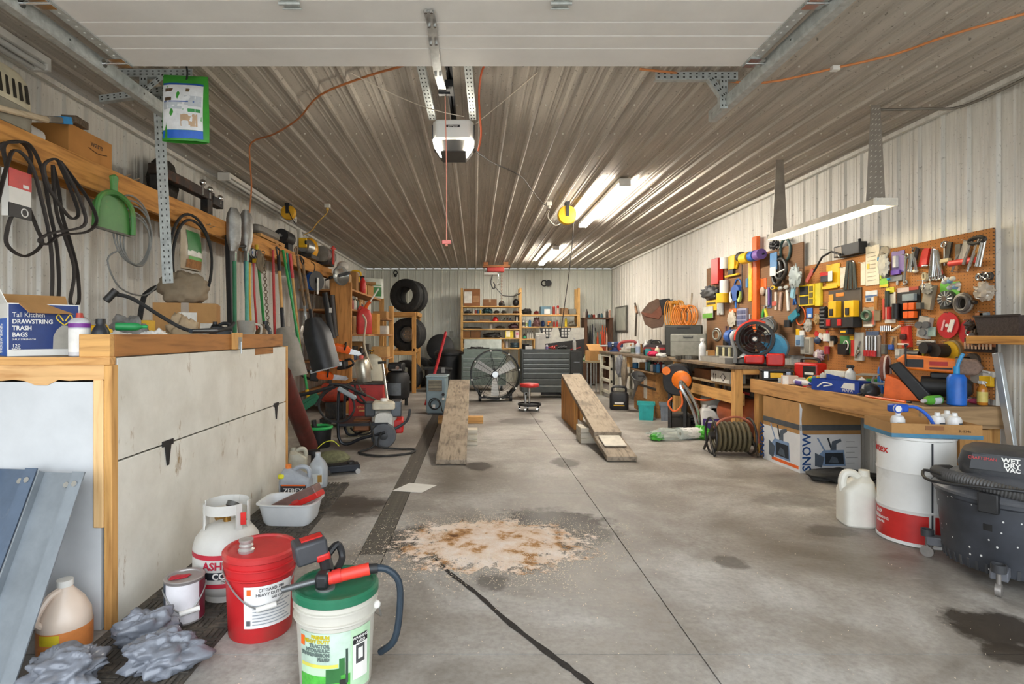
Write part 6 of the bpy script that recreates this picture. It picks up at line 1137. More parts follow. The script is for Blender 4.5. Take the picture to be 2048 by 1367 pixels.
obj('shell',MB().lathe([(Rb*.97,0),(Rb+.006,.004),(Rb+.006,.016),(Rb,.022),(Rb,.2),(Rb+.006,.215),(Rb,.23),(Rb,.43),(Rb+.006,.445),(Rb,.46),(Rb,.645),(Rb+.006,.65),(Rb+.006,.665),(Rb*.95,.667)],48),WD,br_);obj('red_band',MB().patch(Rb+.0015,-1.9,.2,.024,.195,24),RDm,br_);obj('red_band',MB().patch(Rb+.0015,.36,2.0,.024,.195,24),RDm,br_);obj('seam',MB().patch(Rb+.0025,.26,.31,.02,.64,3),P_('#3a3d40'),br_)
text('Vortex',.07,br_,RDm,(-.275,0,.55),wrap=Rb+.002,bold=.001);text('5439',.03,br_,WHITE(),(-.255,0,.16),wrap=Rb+.003);text('Oklahoma',.034,br_,WHITE(),(-.24,0,.125),wrap=Rb+.003);text('COLORS',.02,br_,WHITE(),(-.24,0,.1),wrap=Rb+.003)
ty=thing('cardboard_tray','shallow cardboard tray with blue rim tape on the white drum','tray',(2.83,3.5,.669),-.2);obj('tray',MB().shell(-.24,-.17,.24,.17,0,.085,.005),CARD(),ty);obj('blue_tape',MB().box((-.243,-.173,0),(.243,-.17,.024)).box((-.243,-.173,0),(-.24,.17,.024)),P_('#4a7f9c'),ty);obj('stamp',MB().box((-.06,-.1725,.05),(.04,-.17,.075)),P_('#8a5a30'),ty);text('R-134a',.022,ty,P_('#5a3a1c'),(.15,-.1712,.04))
zt3=.675
for i,(x,y) in enumerate(((2.66,3.46),(2.9,3.45),(2.99,3.43),(3.03,3.53))):
    c=make('refrigerant_can',('small white refrigerant can wearing the blue gauge','small white refrigerant can in the tray middle','small white refrigerant can at the tray corner','small white refrigerant can behind the corner can')[i],'can',(x,y,zt3),.3*i,[('body',MB().lathe([(.035,0),(.038,.005),(.038,.09),(.03,.11),(.016,.116),(.014,.135),(.0,.136)],24),mat('#e6e6e4',.35)),('label',MB().patch(.0385,-.7,.5,.045,.075),P_('#4a5560'))],group='refrigerant cans in the tray')
gz=make('recharge_gauge','blue refrigerant gauge with blue hose on the tray','gauge',(2.66,3.46,zt3+.137),0,[('head',MB().box((-.05,-.03,0),(.05,.03,.05)),mat('#1d50b8',.4),.01),('dial',MB().cyl((-.03,-.03,.025),(-.03,-.045,.025),.024,n=20),WHITE()),('dial_rim',MB().torus((-.03,-.045,.025),.024,.004,'y'),mat('#1d50b8',.4)),('hose',MB().tube([(.05,0,.03),(.1,-.02,.03),(.15,-.05,-.02),(.19,-.06,-.1)],.01,8),mat('#2a5fc4',.4))])
jug('white plastic chemical jug on the floor beside the white drum',(2.62,3.78,0),.2,.2,.37,mat('#e0ddd2',.45,0,.08,6),'#e0ddd2',None,-.2,hside=-1)
vc=thing('shop_vacuum','black paint spattered wet dry vacuum on casters','vacuum',(2.87,2.95,0),-.8)
def speck():
    m,nt,b=newmat('spattered_black_plastic');v=coords(nt,(1,1,.8));n1=nd(nt,'ShaderNodeTexVoronoi');n1.inputs['Scale'].default_value=30;nt.links.new(v,n1.inputs['Vector'])
    r1=ramp(nt,[(.12,(1,1,1)),(.17,(0,0,0))]);nt.links.new(n1.outputs['Distance'],r1.inputs[0]);n2=nd(nt,'ShaderNodeTexNoise');n2.inputs['Scale'].default_value=6;n2.inputs['Detail'].default_value=6;nt.links.new(v,n2.inputs['Vector']);r2=ramp(nt,[(.35,lin('#2a2c31')),(.7,lin('#43464d'))]);nt.links.new(n2.outputs['Fac'],r2.inputs[0])
    n3=nd(nt,'ShaderNodeTexWhiteNoise');nt.links.new(n1.outputs['Position'],n3.inputs[0]);gt=nd(nt,'ShaderNodeMath',operation='GREATER_THAN',i1=.5);nt.links.new(n3.outputs[0],gt.inputs[0]);mu=nd(nt,'ShaderNodeMath',operation='MULTIPLY');nt.links.new(gt.outputs[0],mu.inputs[0]);nt.links.new(r1.outputs[0],mu.inputs[1])
    nt.links.new(mixc(nt,mu.outputs[0],r2.outputs[0],lin('#d8d8d4')),b.inputs['Base Color']);b.inputs['Roughness'].default_value=.5;return m
R=.3;VG=mat('#3b3c3f',.5,0,.25,8,dirt='#5d5a55')
obj('drum',MB().lathe([(R*.86,.07),(R*.9,.075),(R*.93,.1),(R*.99,.33),(R,.335),(R*1.02,.42),(R*1.05,.43),(R*1.05,.45)],48),speck(),vc)
b=MB()
for k in range(44): a=2*pi*k/44;b.bar((R*.9*cos(a),R*.9*sin(a),.075),(R*.93*cos(a),R*.93*sin(a),.125),.012,.012,(cos(a),sin(a),0))
obj('foot_rib',b,VG,vc,kind='stuff')
obj('lid',MB().lathe([(R*1.07,.45),(R*1.08,.465),(R*1.0,.49),(R*.8,.54),(R*.7,.56),(0,.56)],48),mat('#55565a',.45,0,.3,6,dirt='#7d7a75'),vc);obj('motor_head',MB().stack([(.2,.17,.55),(.21,.18,.6),(.19,.16,.67),(.16,.12,.69)],4),VG,vc)
obj('brand_plate',MB().add([(-.15,-.186,.59),(.18,-.186,.59),(.17,-.172,.665),(-.14,-.172,.665)],[(0,1,2,3)]),P_('#26272b'),vc);text('CRAFTSMAN',.022,vc,mat('#c8383a',.5),(-.1,-.184,.64),rx=pi/2-.18,sx=.9);text('WET',.032,vc,WHITE(),(.008,-.183,.64),rx=pi/2-.18,bold=.001);text('DRY',.032,vc,WHITE(),(.012,-.186,.615),rx=pi/2-.18,bold=.001);text('VAC',.028,vc,WHITE(),(.016,-.189,.594),rx=pi/2-.18,bold=.001)
hs=[(.3*cos(a)*1.0,.3*sin(a)*1.0,.515+.02*sin(a*2)) for a in [radians(d_) for d_ in range(150,345,12)]];hp=spline([V(p) for p in hs]+[V((.34,-.16,.46)),V((.42,-.2,.38))],10);obj('hose',MB().rings(hp,[.03+.004*(i % 2) for i in range(len(hp))],12),mat('#4d4c4b',.5,0,.25,14),vc)
obj('cord',MB().tube([(-.25,-.2,.53),(-.34,-.16,.54),(-.3,-.28,.51),(-.05,-.34,.53),(.2,-.32,.54)],.008,8),BLACK(),vc)
for a in (radians(155),radians(258),radians(20)):
    lt_=obj('lid_latch',MB().xf((R*1.06*cos(a),R*1.06*sin(a),.4),rz=a).box((-.01,-.04,0),(.03,.04,.1)),BLACK(),vc,bev=.006)
obj('drain_hole',MB().xf(rz=-.25).patch(R*.995,-.06,.06,.3,.34,4),P_('#0d0d0e'),vc)
for a in (radians(175),radians(265),radians(355),radians(85)):
    x,y=(R+.05)*cos(a),(R+.05)*sin(a);arm_=obj('caster_arm',MB().bar((R*.85*cos(a),R*.85*sin(a),.11),(x,y,.1),.07,.05),mat('#5e6066',.5),vc,bev=.006);obj('tool_socket',MB().lathe([(.03,.12),(.032,.16),(.027,.16),(.025,.125)],20,(x,y,0),cap=False),VG,arm_);obj('caster_wheel',MB().xf((x,y,.032),rz=a).cyl((0,-.012,0),(0,.012,0),.032,n=18).cyl((0,0,.03),(0,0,.08),.01),mat('#8a8580',.4,.4),arm_)
make('wall_ledge','short pine ledge on the right wall at the near pegboard','shelf',(0,0,0),0,[('board',MB().box((3.38,3.2,1.235),(3.66,3.79,1.29)),wood('#c08a42','#96642a','y'),.004),('bracket',MB().box((3.62,3.4,1.1),(3.665,3.45,1.235)),IRON())]);make('woven_basket','dark brown woven basket on the pine ledge','basket',(3.53,3.62,1.291),pi/2,[('basket',MB().shell(-.14,-.09,.14,.09,0,.13,.006,.015),mat('#3b302c',.7,0,.4,60,bump=.6)),('rim',MB().box((-.16,-.11,.125),(.16,-.098,.137)).box((-.16,.098,.125),(.16,.11,.137)),P_('#2d2522'))])
make('aluminum_pole','pale aluminium channel leaning by the near bench end','pole',(0,0,0),0,[('channel',MB().bar(at(1994,705,3.76),V((3.63,3.62,.0)),.05,.03,(1,0,0)),mat('#c9d0d4',.3,.6,.08),.004)])
# ================================================================ ON THE BENCHES
z1,z2=ZB+.003,Z2b+.001
def b1p(px,py): return ht(px,py,ZB)
def ht(px,py,z,dz=.003):
    Y=(EYE-z)*FPX/(py-CY);return V(((px-CX)/FPX*Y,Y,z+dz))
def lim(p,x0=3.1,x1=3.6): p.x=min(max(p.x,x0),x1);return p
jf=thing('cordless_fan','red and black round cordless fan on the tall bench','fan',(3.22,6.32,z2),-.55)
obj('base',MB().stack([(.2,.1,0),(.22,.12,.02),(.2,.1,.07),(.1,.06,.1)],4),BLACK(),jf);obj('front_skid',MB().tube([(-.2,-.1,.02),(-.2,-.06,.16),(-.24,.0,.28),(-.2,.04,.4)],.022,8),P_('#6d6f70',.4),jf);obj('red_block',MB().box((-.1,-.15,.02),(.1,-.02,.12)),RED(),jf,bev=.02);obj('battery_cover',MB().box((.12,-.14,.0),(.3,.02,.14)),RED(),jf,bev=.02)
obj('ring',MB().xf((0,0,.3),rx=pi/2).lathe([(.17,-.06),(.2,-.06),(.205,.0),(.2,.06),(.17,.06),(.168,0),(.17,-.06)],36,cap=False),BLACK(),jf);obj('ring_accent',MB().xf((0,-.02,.3)).torus((0,0,0),.2,.022,'y',24,8,radians(60),radians(185)),mat('#d8381f',.4),jf);obj('grille',MB().xf((0,-.05,.3)).torus((0,0,0),.15,.005,'y').torus((0,0,0),.11,.005,'y').torus((0,0,0),.07,.005,'y').cyl((0,-.01,0),(0,.01,0),.035),BLACK(),jf)
for k in range(6): a=k*pi/3;obj('fan_blade',MB().xf((0,0,.3),ry=-a).add([(.03,-.02,-.02),(.15,-.03,-.05),(.16,.02,.05),(.03,.01,.03)],[(0,1,2,3)]),P_('#3a2320'),jf)
obj('hub_badge',MB().cyl((0,-.062,.3),(0,-.058,.3),.022),WHITE(),jf)
make('boxed_radio','red and black boxed radio beside the cordless fan','radio',(3.5,5.74,z1),-1.2,[('case',MB().box((-.13,-.08,0),(.13,.08,.2)),RED(),.02),('front',MB().box((-.02,-.085,.02),(.12,-.078,.17)),BLACK(),.006),('grip',MB().tube([(-.1,0,.2),(-.08,0,.24),(.08,0,.24),(.1,0,.2)],.014,8),BLACK())])
obj('white_logo',MB().box((.0,-.088,.08),(.1,-.084,.105)),WHITE(),bpy.data.objects['boxed_radio'],bev=.002)
make('polishing_pad','blue round polishing pad behind the cordless fan','pad',(3.45,6.35,z2),-.9,[('pad',MB().xf((0,0,.2),rx=pi/2).lathe([(0,-.05),(.15,-.05),(.16,-.02),(.16,.02),(.12,.05),(0,.05)],32),mat('#4a9cc8',.6)),('rim',MB().xf((0,0,.2)).torus((0,-.01,0),.158,.014,'y'),P_('#5a6066')),('stand',MB().box((-.04,-.03,0),(.04,.03,.06)),BLACK())])
make('duct_adapter','ribbed silver duct adapter on a stand above the cordless fan','duct',(3.5,6.59,z2),-.7,[('duct',MB().xf((0,0,.45),rx=pi/2).lathe([(.09,.12),(.1,.12),(.1,.06),(.11,.05),(.11,-.02),(.1,-.03),(.1,-.1),(.085,-.1),(.085,.11)],30,cap=False),mat('#9da3a4',.35,.7,.25)),('inner_disc',MB().cyl((0,-.06,.45),(0,-.05,.45),.085,n=28),mat('#d8d6cc',.4)),('stand',MB().cyl((0,0,0),(0,0,.36),.03).cyl((0,0,0),(0,0,.02),.08),IRON())])
make('black_yellow_toolbox','black toolbox with yellow latch plate on the near bench end','toolbox',(3.25,5.94,z1),-.35,[('base',MB().box((-.15,-.1,0),(.15,.1,.09)),BLACK(),.01),('lid',MB().box((-.155,-.105,.092),(.155,.105,.12)),BLACK(),.01),('yellow_plate',MB().box((-.07,-.112,.03),(.05,-.1,.085)),YELLOW(),.004),('latch',MB().box((-.13,-.115,.03),(-.09,-.1,.1)),CHROME()),('latch',MB().box((.08,-.115,.03),(.12,-.1,.1)),CHROME())])
def cart(label,px,py,w_,d,h,col,rz=-.4,lab=None,z=ZB,x0=3.13): p=V((x0,x0*FPX/(px-CX),z+.003));return carton(label,p,w_,d,h,rz,P_(col,.7),lab=lab,name='small_carton')
cart('white and pink parts carton at the near bench front edge',1582,766,.14,.09,.085,'#d9bfae',lab=[(-.04,.04,.05,.08,'#eeeae4')]).location=(3.14,5.49,z1);cart('small white carton behind the pink parts carton',1590,753,.1,.07,.05,'#d8d4ca',x0=3.3).location=(3.35,5.68,z1);cart('green and yellow carton on the near bench',1646,748,.08,.06,.1,'#3f9a4a',lab=[(.01,.05,.04,.04,'#e0c83a')],x0=3.3).location=(3.54,4.9,z1);cart('tan open carton behind the green and yellow carton',1690,748,.16,.1,.12,'#a87d4c',x0=3.4,rz=-1.57).location=(3.55,5.06,z1);cart('long white light box lying on the near bench',1625,742,.3,.08,.05,'#d5d8d4',x0=3.42,rz=-1.57).location=(3.54,5.36,z1+.0915)
bottle('clear caulk tube with blue cap on the near bench',(3.26,5.72,z1+.025),.28,.025,'#c9d0d6','#2550b0',lay=(pi/2,0,0),name='caulk_tube');bottle('white adhesive tube with blue nozzle on the near bench',(3.15,5.4,z1+.03),.26,.03,'#dcdde2','#1f49b0','#5a4aa0',lay=(pi/2,0,0),name='caulk_tube')
nb=thing('blue_display_box','blue and white open display carton on the near bench front','box',(3.19,4.78,z1),-1.25);BL=mat('#22449c',.45);obj('tray',MB().shell(-.22,-.09,.22,.09,0,.1,.004),BL,nb);obj('angled_side',MB().prism([(-.22,.1),(-.22,.14),(-.1,.12),(.02,.1)],.004,.088),BL,nb);obj('logo_print',MB().tube([(-.16,-.092,.03),(-.1,-.092,.07),(-.02,-.092,.06),(-.1,-.092,.04)],.006,6),WHITE(),nb);obj('white_print',MB().prism([(.06,.04),(.18,.03),(.18,.085),(.09,.085)],.001,-.0915),WHITE(),nb);text('NAPA',.035,nb,WHITE(),(.12,-.0918,.01));obj('contents',MB().box((-.18,-.06,.05),(.18,.06,.085)),P_('#9aa0a4'),nb,bev=.01)
bottle('white trigger spray bottle near the blue display carton',(3.4,4.98,z1),.22,.04,'#dfe3e4',trigger='#2d2f33');can('chrome capped white can beside the trigger spray bottle',(3.42,4.86,z1),.12,.03,'#cfd3d6','#e0e0e0');bottle('blue fluid bottle among the near bench parts',(3.43,5.42,z1),.12,.025,'#2f7fc0','#dddddd');can('red topped small can among the near bench parts',(3.31,5.355,z1),.1,.024,'#3c7d9c','#b83030');can('short green tin on the near bench',(3.345,5.435,z1),.06,.045,'#3f9a3a','#4fae4a',dome=False,name='green_tin')
solo('rubber_gloves','yellow cleaning gloves bundle on the near bench','gloves',MB().blob((0,0,.025),(.055,.045,.035),.5,3,4,20,12,0,.5),YELLOW(),(3.4,5.56,z1))
for i,(y,x,c,nm_) in enumerate(((4.62,3.5,'#2a70c4','first'),(4.5,3.44,'#1f66bc','second'))):
    make('propane_cylinder',('blue propane cylinder with a silver stripe beside the disc sander','blue propane cylinder behind the striped one')[i],'cylinder',(x,y+.1,z1),0,[('tank',MB().lathe([(.035,0),(.038,.005),(.038,.19),(.03,.215),(.012,.225),(.012,.245)],24),mat(c,.4)),('label',MB().patch(.0385,-1.2,.9,.06,.15),mat('#b9c4cc',.4)),('collar',MB().cyl((0,0,.225),(0,0,.25),.015),CHROME())])
sd=thing('belt_disc_sander','orange and black belt and disc sander on the near bench','sander',(3.28,4.2,z1),-.85);sd.scale=(.86,.86,.86)
obj('base',MB().prism([(-.14,0),(.16,0),(.1,.05),(-.02,.18),(-.12,.22)],.18,-.09),mat('#e8661c',.45),sd,bev=.006);obj('belt_guard',MB().add([(-.1,-.1,.3),(-.02,-.1,.34),(.2,-.1,.06),(.12,-.1,.0),(-.1,-.05,.3),(-.02,-.05,.34),(.2,-.05,.06),(.12,-.05,.0)],[(3,2,1,0),(4,5,6,7),(0,1,5,4),(1,2,6,5),(2,3,7,6),(3,0,4,7)]),BLACK(),sd,bev=.012);obj('motor',MB().cyl((.12,.02,.13),(.42,.02,.13),.085,n=28),BLACK(),sd);obj('motor_cap',MB().cyl((.42,.02,.13),(.45,.02,.13),.08,.05,28),IRON(),sd);obj('capacitor_box',MB().box((.18,-.03,.2),(.34,.07,.25)),BLACK(),sd,bev=.01)
obj('disc',MB().cyl((-.16,.0,.27),(-.13,.0,.27),.115,n=36),mat('#7d4a3c',.9,0,.3,30),sd);obj('disc_rim',MB().torus((-.125,0,.27),.116,.008,'x'),mat('#c9b5ab',.4),sd);obj('disc_table',MB().box((-.34,-.12,.2),(-.165,.1,.212)),mat('#8b8378',.5,.4),sd,bev=.003);obj('table_bracket',MB().tube([(-.2,-.08,.2),(-.22,-.06,.14),(-.12,-.05,.13)],.012,8),STEEL(),sd)
bm=obj('belt_arm',MB().prism([(-.02,.27),(.44,.24),(.5,.3),(.46,.36),(.0,.4),(-.06,.35)],.09,-.04),mat('#e8761c',.45),sd,bev=.015);obj('sanding_belt',MB().prism([(.34,.235),(.48,.24),(.52,.3),(.48,.37),(.34,.38)],.1,-.046),mat('#8a7264',.9,0,.3,40),sd,bev=.02);obj('plate',MB().box((.02,-.046,.29),(.14,-.041,.36)),BLACK(),sd);obj('red_badge',MB().box((.18,-.046,.31),(.3,-.041,.345)),mat('#b0241c',.5),sd);obj('slot',MB().box((.18,-.046,.28),(.33,-.041,.295)),BLACK(),sd);obj('lever',MB().cyl((.02,-.06,.3),(.02,-.06,.48),.007).sph((.02,-.06,.48),.014),BLACK(),sd)
make('face_mask','black face mask lying in front of the sander','mask',(3.2,4.45,z1),.2,[('shell',MB().blob((0,0,.04),(.075,.055,.06),.2,2,3,24,14,0),mat('#3a3f42',.4)),('strap',MB().tube([(-.06,0,.03),(-.09,.02,.012),(-.04,.06,.012),(.05,.05,.02)],.008,6),BLACK())])
bottle('green and white aerosol lying at the near bench end',(3.29,3.9,z1+.034),.2,.033,'#5cae3a','#cfcfcf','#d8dde0',lay=(pi/2,0,-1.15),name='spray_can');make('torch_cylinder','bright blue torch fuel cylinder with torch head','torch',(3.385,3.865,z1),-.2,[('tank',MB().lathe([(.05,0),(.055,.006),(.055,.19),(.04,.215),(.015,.22)],28),mat('#1c66c4',.4)),('torch_head',MB().cyl((0,0,.22),(0,0,.27),.018).tube([(0,0,.26),(.02,0,.32),(.04,0,.36)],.012,8),mat('#2a8fc8',.4))])
bottle('amber hand soap pump bottle at the near bench end',(3.57,3.87,z1),.17,.03,mat('#c07a2a',.2,0,.1,6),lab='#d8c46a',trigger='#e8e6e0');carton('black and yellow parts carton behind the sander motor',(3.56,4.2,z1),.1,.1,.16,-pi/2,mat('#6d5f2a',.6),name='small_carton',lab=[(.0,.08,.04,.12,'#d8b82a')]);scatter_lump('small pink and red packet near the soap bottle','packet','packet',(3.6,3.97,z1),(.03,.03,.02),mat('#c84a6a',.4),55)
make('flat_strap','orange flat strap lying along the near bench edge','strap',(0,0,0),0,[('strap',MB().tube([(3.085,4.34,z1+.01),(3.085,4.2,z1+.01),(3.09,4.08,z1+.01),(3.1,3.96,z1+.01)],.009,6),ORANGE()),('cable',MB().tube([(3.106,4.34,z1+.01),(3.106,4.22,z1+.01),(3.112,4.06,z1+.01),(3.124,3.94,z1+.01)],.008,6),BLACK())])
bottle('white trigger sprayer with red collar on the tall bench',(3.08,7.45,z2),.3,.045,'#e0e1e2',trigger='#d8d8d6');make('grey_drip_tray','long flat grey plastic tray on the tall bench','tray',(3.12,6.95,z2),-pi/2,[('tray',MB().shell(-.35,-.12,.35,.12,0,.07,.006,.01),mat('#a19e96',.5))])
make('latch_case','black case with pale latches at the tall bench back','case',(3.45,7.3,z2),-pi/2,[('case',MB().box((-.3,-.12,0),(.3,.12,.17)),mat('#33332f',.5),.012),('lid',MB().box((-.305,-.125,.172),(.305,.125,.2)),mat('#6d6c66',.5),.01)]+[('latch',MB().box((x-.02,-.135,.06),(x+.02,-.12,.18)),mat('#d8d2a8',.4)) for x in (-.24,-.05,.12,.26)]);make('gear_ring','toothed steel gear lying flat on the tall bench','gear',(3.05,7.85,z2),0,[('ring',MB().lathe([(.16,0),(.16,.05),(.12,.05),(.12,0),(.16,0)],36,cap=False),mat('#6b675d',.4,.6))]+[('tooth',MB().xf(rz=k*2*pi/24).box((.155,-.012,.0),(.18,.012,.05)),mat('#6b675d',.4,.6)) for k in range(24)])
carton('open tan carton at the tall bench end near the case',(3.4,8.03,z2),.18,.14,.12,-.3,mat('#b5854a',.8),name='small_carton',lab=[(-.05,.06,.08,.1,'#ddd6c4')]);carton('leaning brown carton flap under the pegboard on the tall bench',(3.5,6.75+.0,z2),.16,.05,.12,-pi/2,CARD(),name='small_carton').location=(3.61,6.85,z2)
make('clear_dome','clear plastic dome cover on the tall bench','cover',(3.38,6.85,z2),0,[('dome',MB().lathe([(.1,0),(.098,.03),(.08,.08),(.045,.112),(0,.12)],24),mat('#b9c0c2',.15,0,.2,6,alpha=.6)),('insert',MB().box((-.04,-.05,.02),(.04,.05,.08)),mat('#d0d4d6',.4))])
make('grey_case','upright grey plastic tool case on the far bench','tool case',(3.3,8.5,z2),-.45,[('case',MB().box((-.26,-.07,0),(.26,.07,.36)),mat('#86867c',.5),.02),('handle_recess',MB().box((-.07,-.072,.29),(.07,-.066,.33)),P_('#34342f')),('handle',MB().box((-.06,-.076,.315),(.06,-.07,.33)),mat('#86867c',.5)),('groove',MB().box((-.25,-.072,.24),(.25,-.069,.246)),P_('#5c5c54'))]);make('black_case','black tool case lying behind the grey tool case','tool case',(3.34,8.8,z2),-.45,[('case',MB().box((-.28,-.07,0),(.28,.07,.5)),mat('#33342f',.5),.02),('handle',MB().box((-.1,-.085,.45),(.1,-.07,.48)),BLACK())])
vs_=thing('bench_vise','blue steel bench vise at the far bench corner','vise',(2.85,11.2,z2),-.3);VB=mat('#2f4a80',.45,0,.2);obj('base',MB().lathe([(.11,0),(.11,.02),(.07,.04),(.07,.09)],24),VB,vs_);obj('fixed_jaw',MB().box((-.02,-.08,.09),(.16,.08,.2)),VB,vs_,bev=.015);obj('moving_jaw',MB().box((-.14,-.08,.09),(-.06,.08,.2)),VB,vs_,bev=.015);obj('jaw_plate',MB().box((-.06,-.08,.16),(-.045,.08,.2)).box((-.035,-.08,.16),(-.02,.08,.2)),STEEL(),vs_);obj('screw',MB().cyl((-.3,0,.12),(.0,0,.12),.02).cyl((-.28,-.12,.12),(-.28,.12,.12),.009),STEEL(),vs_)
make('press_frame','red and steel press frame on the far bench','press',(2.88,10.4,z2),-.4,[('frame',MB().tube([(-.12,0,.03),(-.16,0,.12),(-.1,0,.2),(.1,0,.22),(.2,0,.14),(.2,0,.03)],.03,10),mat('#a8383a',.45)),('cylinder',MB().cyl((-.14,0,.035),(.14,0,.035),.034),mat('#d3cdbd',.4)),('cylinder',MB().cyl((.0,-.06,.1),(.12,-.06,.1),.03),WHITE())])
for i,(x,y,c,h,lab_,lb) in enumerate(((2.86,9.95,'#c3c8c6',.2,'#5d6a5a','grey spray bottle beside the red press frame'),(2.88,9.72,'#e0e3e6',.25,'#a8b8d0','tall white spray bottle at the far bench front'),(2.98,9.6,'#e5e5e2',.26,'#d0d4d8','white capped aerosol beside the tall white spray bottle'),(3.1,9.95,'#d8d6cc',.22,'#445','cream bottle at the far bench back'),(3.0,9.05,'#d4c9a8',.16,None,'cream glue bottle near the red tool bag'))): bottle(lb,(x,y,z2),h,.042,c,'#e8e8e8',lab_ if lab_ != '#445' else '#444455')
make('red_tool_bag','red and black tool bag on the far bench','bag',(3.08,9.35,z2),-.5,[('bag',MB().stack([(.2,.1,0),(.21,.11,.03),(.2,.1,.14),(.16,.07,.18)],4),mat('#2a2022',.7)),('red_band',MB().stack([(.207,.107,.09),(.205,.105,.13)],4),mat('#a82a2c',.6)),('handle',MB().tube([(-.08,0,.17),(-.06,0,.24),(.06,0,.24),(.08,0,.17)],.012,8),BLACK())])
can('teal tin on the far bench beside the red tool bag',(2.88,9.15,z2),.11,.055,'#2f8a90','#1d3a40',dome=False,name='teal_tin');scatter_lump('pink cleaning cloth on the far bench','pink_cloth','cloth',(2.86,8.85,z2),(.08,.1,.05),mat('#d02a5a',.7),61);scatter_lump('white plastic wrap on the far bench near the gear','plastic_wrap','wrapper',(2.85,8.4,z2),(.07,.12,.04),mat('#cfcfca',.3),62);solo('yellow_strip','flat yellow scraper on the far bench','scraper',MB().box((-.12,-.02,0),(.12,.02,.02)),YELLOW(),(2.95,8.6,z2),1.1)
carton('tan carton on the far bench behind the red press frame',(3.2,10.7,z2),.3,.2,.16,.1,mat('#a87848',.8),name='small_carton');scatter_lump('grey metal parts pile on the far bench back','metal_parts','hardware',(3.25,10.1,z2),(.16,.16,.14),mat('#4d4b47',.5,.4,.4,14),63)
make('framed_sheet','grey framed chart on the right wall near the back corner','chart',(0,0,0),0,[('frame',MB().box((3.645,rw(1255,640).y,1.36),(3.665,rw(1233,640).y,2.0)),mat('#55544d',.5)),('sheet',MB().box((3.641,rw(1254,640).y+.03,1.4),(3.646,rw(1234,640).y-.03,1.96)),mat('#a3a59a',.5,0,.2,5))])
make('grease_hose','dark hose and fitting hung on the right wall beside the chart','hose',(0,0,0),0,[('hose',MB().tube([rw(1270,606,.04),rw(1273,625,.04),rw(1272,645,.04),rw(1271,672,.04)],.022,8),mat('#4a4238',.6)),('fitting',MB().cyl(rw(1271,612,.05),rw(1274,626,.05),.03),mat('#7d5f4a',.4,.5))])
lj=thing('leather_apron','brown leather welding apron hung on the right wall','apron',(3.36,10.25,zpx(657,10.25)),-.25);lj.scale=(.62,.62,.56);obj('hide',MB().prism([(-.42,.55),(-.2,.86),(.05,1.0),(.2,.9),(.3,.5),(.2,.06),(-.1,0),(-.3,.15)],.05,-.1),mat('#7d6250',.7,0,.25,5,dirt='#5d5048'),lj,bev=.02);obj('fold',MB().prism([(-.42,.55),(-.1,.5),(.2,.85),(.25,.6),(.1,.3),(-.3,.4)],.04,-.14),mat('#8f5a45',.7,0,.25,5),lj,bev=.015);obj('hanger',MB().cyl((.2,-.05,.93),(.5,.1,.96),.012),IRON(),lj);obj('black_panel',MB().prism([(.1,.95),(.4,1.0),(.45,.6),(.2,.45)],.06,-.16),BLACK(),lj,bev=.02)
def rope(label,px,py,w_,h,m,rz=0):
    t=thing('cord_bundle',label,'cord',rw(px,py,.15),-pi/2+.5)
    for k in range(9): a=(k-4)*.028;obj('cord_loop',MB().rings([(a*1.2+w_*.5*cos(q)*(.8+.05*(k % 3)),-.03+.02*(k % 4)-.02,h/2*sin(q)*(1-.03*(k % 3))) for q in [2*pi*i/30 for i in range(30)]],[.011]*30,6,closed=True),m,t)
    obj('tie',MB().torus((0,-.03,h*.4),.05,.016,'z',16,6),m,t);return t
rope('orange extension cord bundle hung beside the leather apron',1352,627,.2,.46,mat('#d8922a',.5));rope('wide orange extension cord bundle hung under the bent hook',1372,632,.3,.36,mat('#e0862a',.5))
make('bent_hook','bent steel wall hook above the wide orange cord bundle','hook',(0,0,0),0,[('hook',MB().tube([rw(1360,612,.03),rw(1365,622,.08),rw(1372,624,.12),rw(1380,618,.12),rw(1383,600,.1),rw(1384,587,.06)],.016,8),mat('#b5a894',.4,.6))])
# ================================================================ PEGBOARDS
def pegmat(h,d):
    m,nt,b=newmat('pegboard_'+h.strip('#'));v=coords(nt);n=nd(nt,'ShaderNodeTexNoise');n.inputs['Scale'].default_value=2.5;n.inputs['Detail'].default_value=8;nt.links.new(v,n.inputs['Vector']);r=ramp(nt,[(.3,lin(d)),(.65,lin(h))]);nt.links.new(n.outputs['Fac'],r.inputs[0])
    mp=coords(nt,(1,1/.0254,1/.0254));fr=nd(nt,'ShaderNodeVectorMath',operation='FRACTION');nt.links.new(mp,fr.inputs[0]);sb_=nd(nt,'ShaderNodeVectorMath',operation='SUBTRACT');nt.links.new(fr.outputs[0],sb_.inputs[0]);sb_.inputs[1].default_value=(0,.5,.5);mu=nd(nt,'ShaderNodeVectorMath',operation='MULTIPLY');nt.links.new(sb_.outputs[0],mu.inputs[0]);mu.inputs[1].default_value=(0,1,1);ln=nd(nt,'ShaderNodeVectorMath',operation='LENGTH');nt.links.new(mu.outputs[0],ln.inputs[0]);lt_=nd(nt,'ShaderNodeMath',operation='LESS_THAN',i1=.13);nt.links.new(ln.outputs['Value'],lt_.inputs[0])
    nt.links.new(mixc(nt,lt_.outputs[0],r.outputs[0],lin('#3a2412')),b.inputs['Base Color']);b.inputs['Roughness'].default_value=.75;return m
pg1=thing('pegboard','dark brown pegboard above the tall bench','pegboard',(0,0,0));ya,yb_=rw(1610,600).y,rw(1416,600).y;obj('board',MB().box((3.648,ya,1.06),(3.662,yb_,2.33)),pegmat('#8a6544','#6b4c30'),pg1)
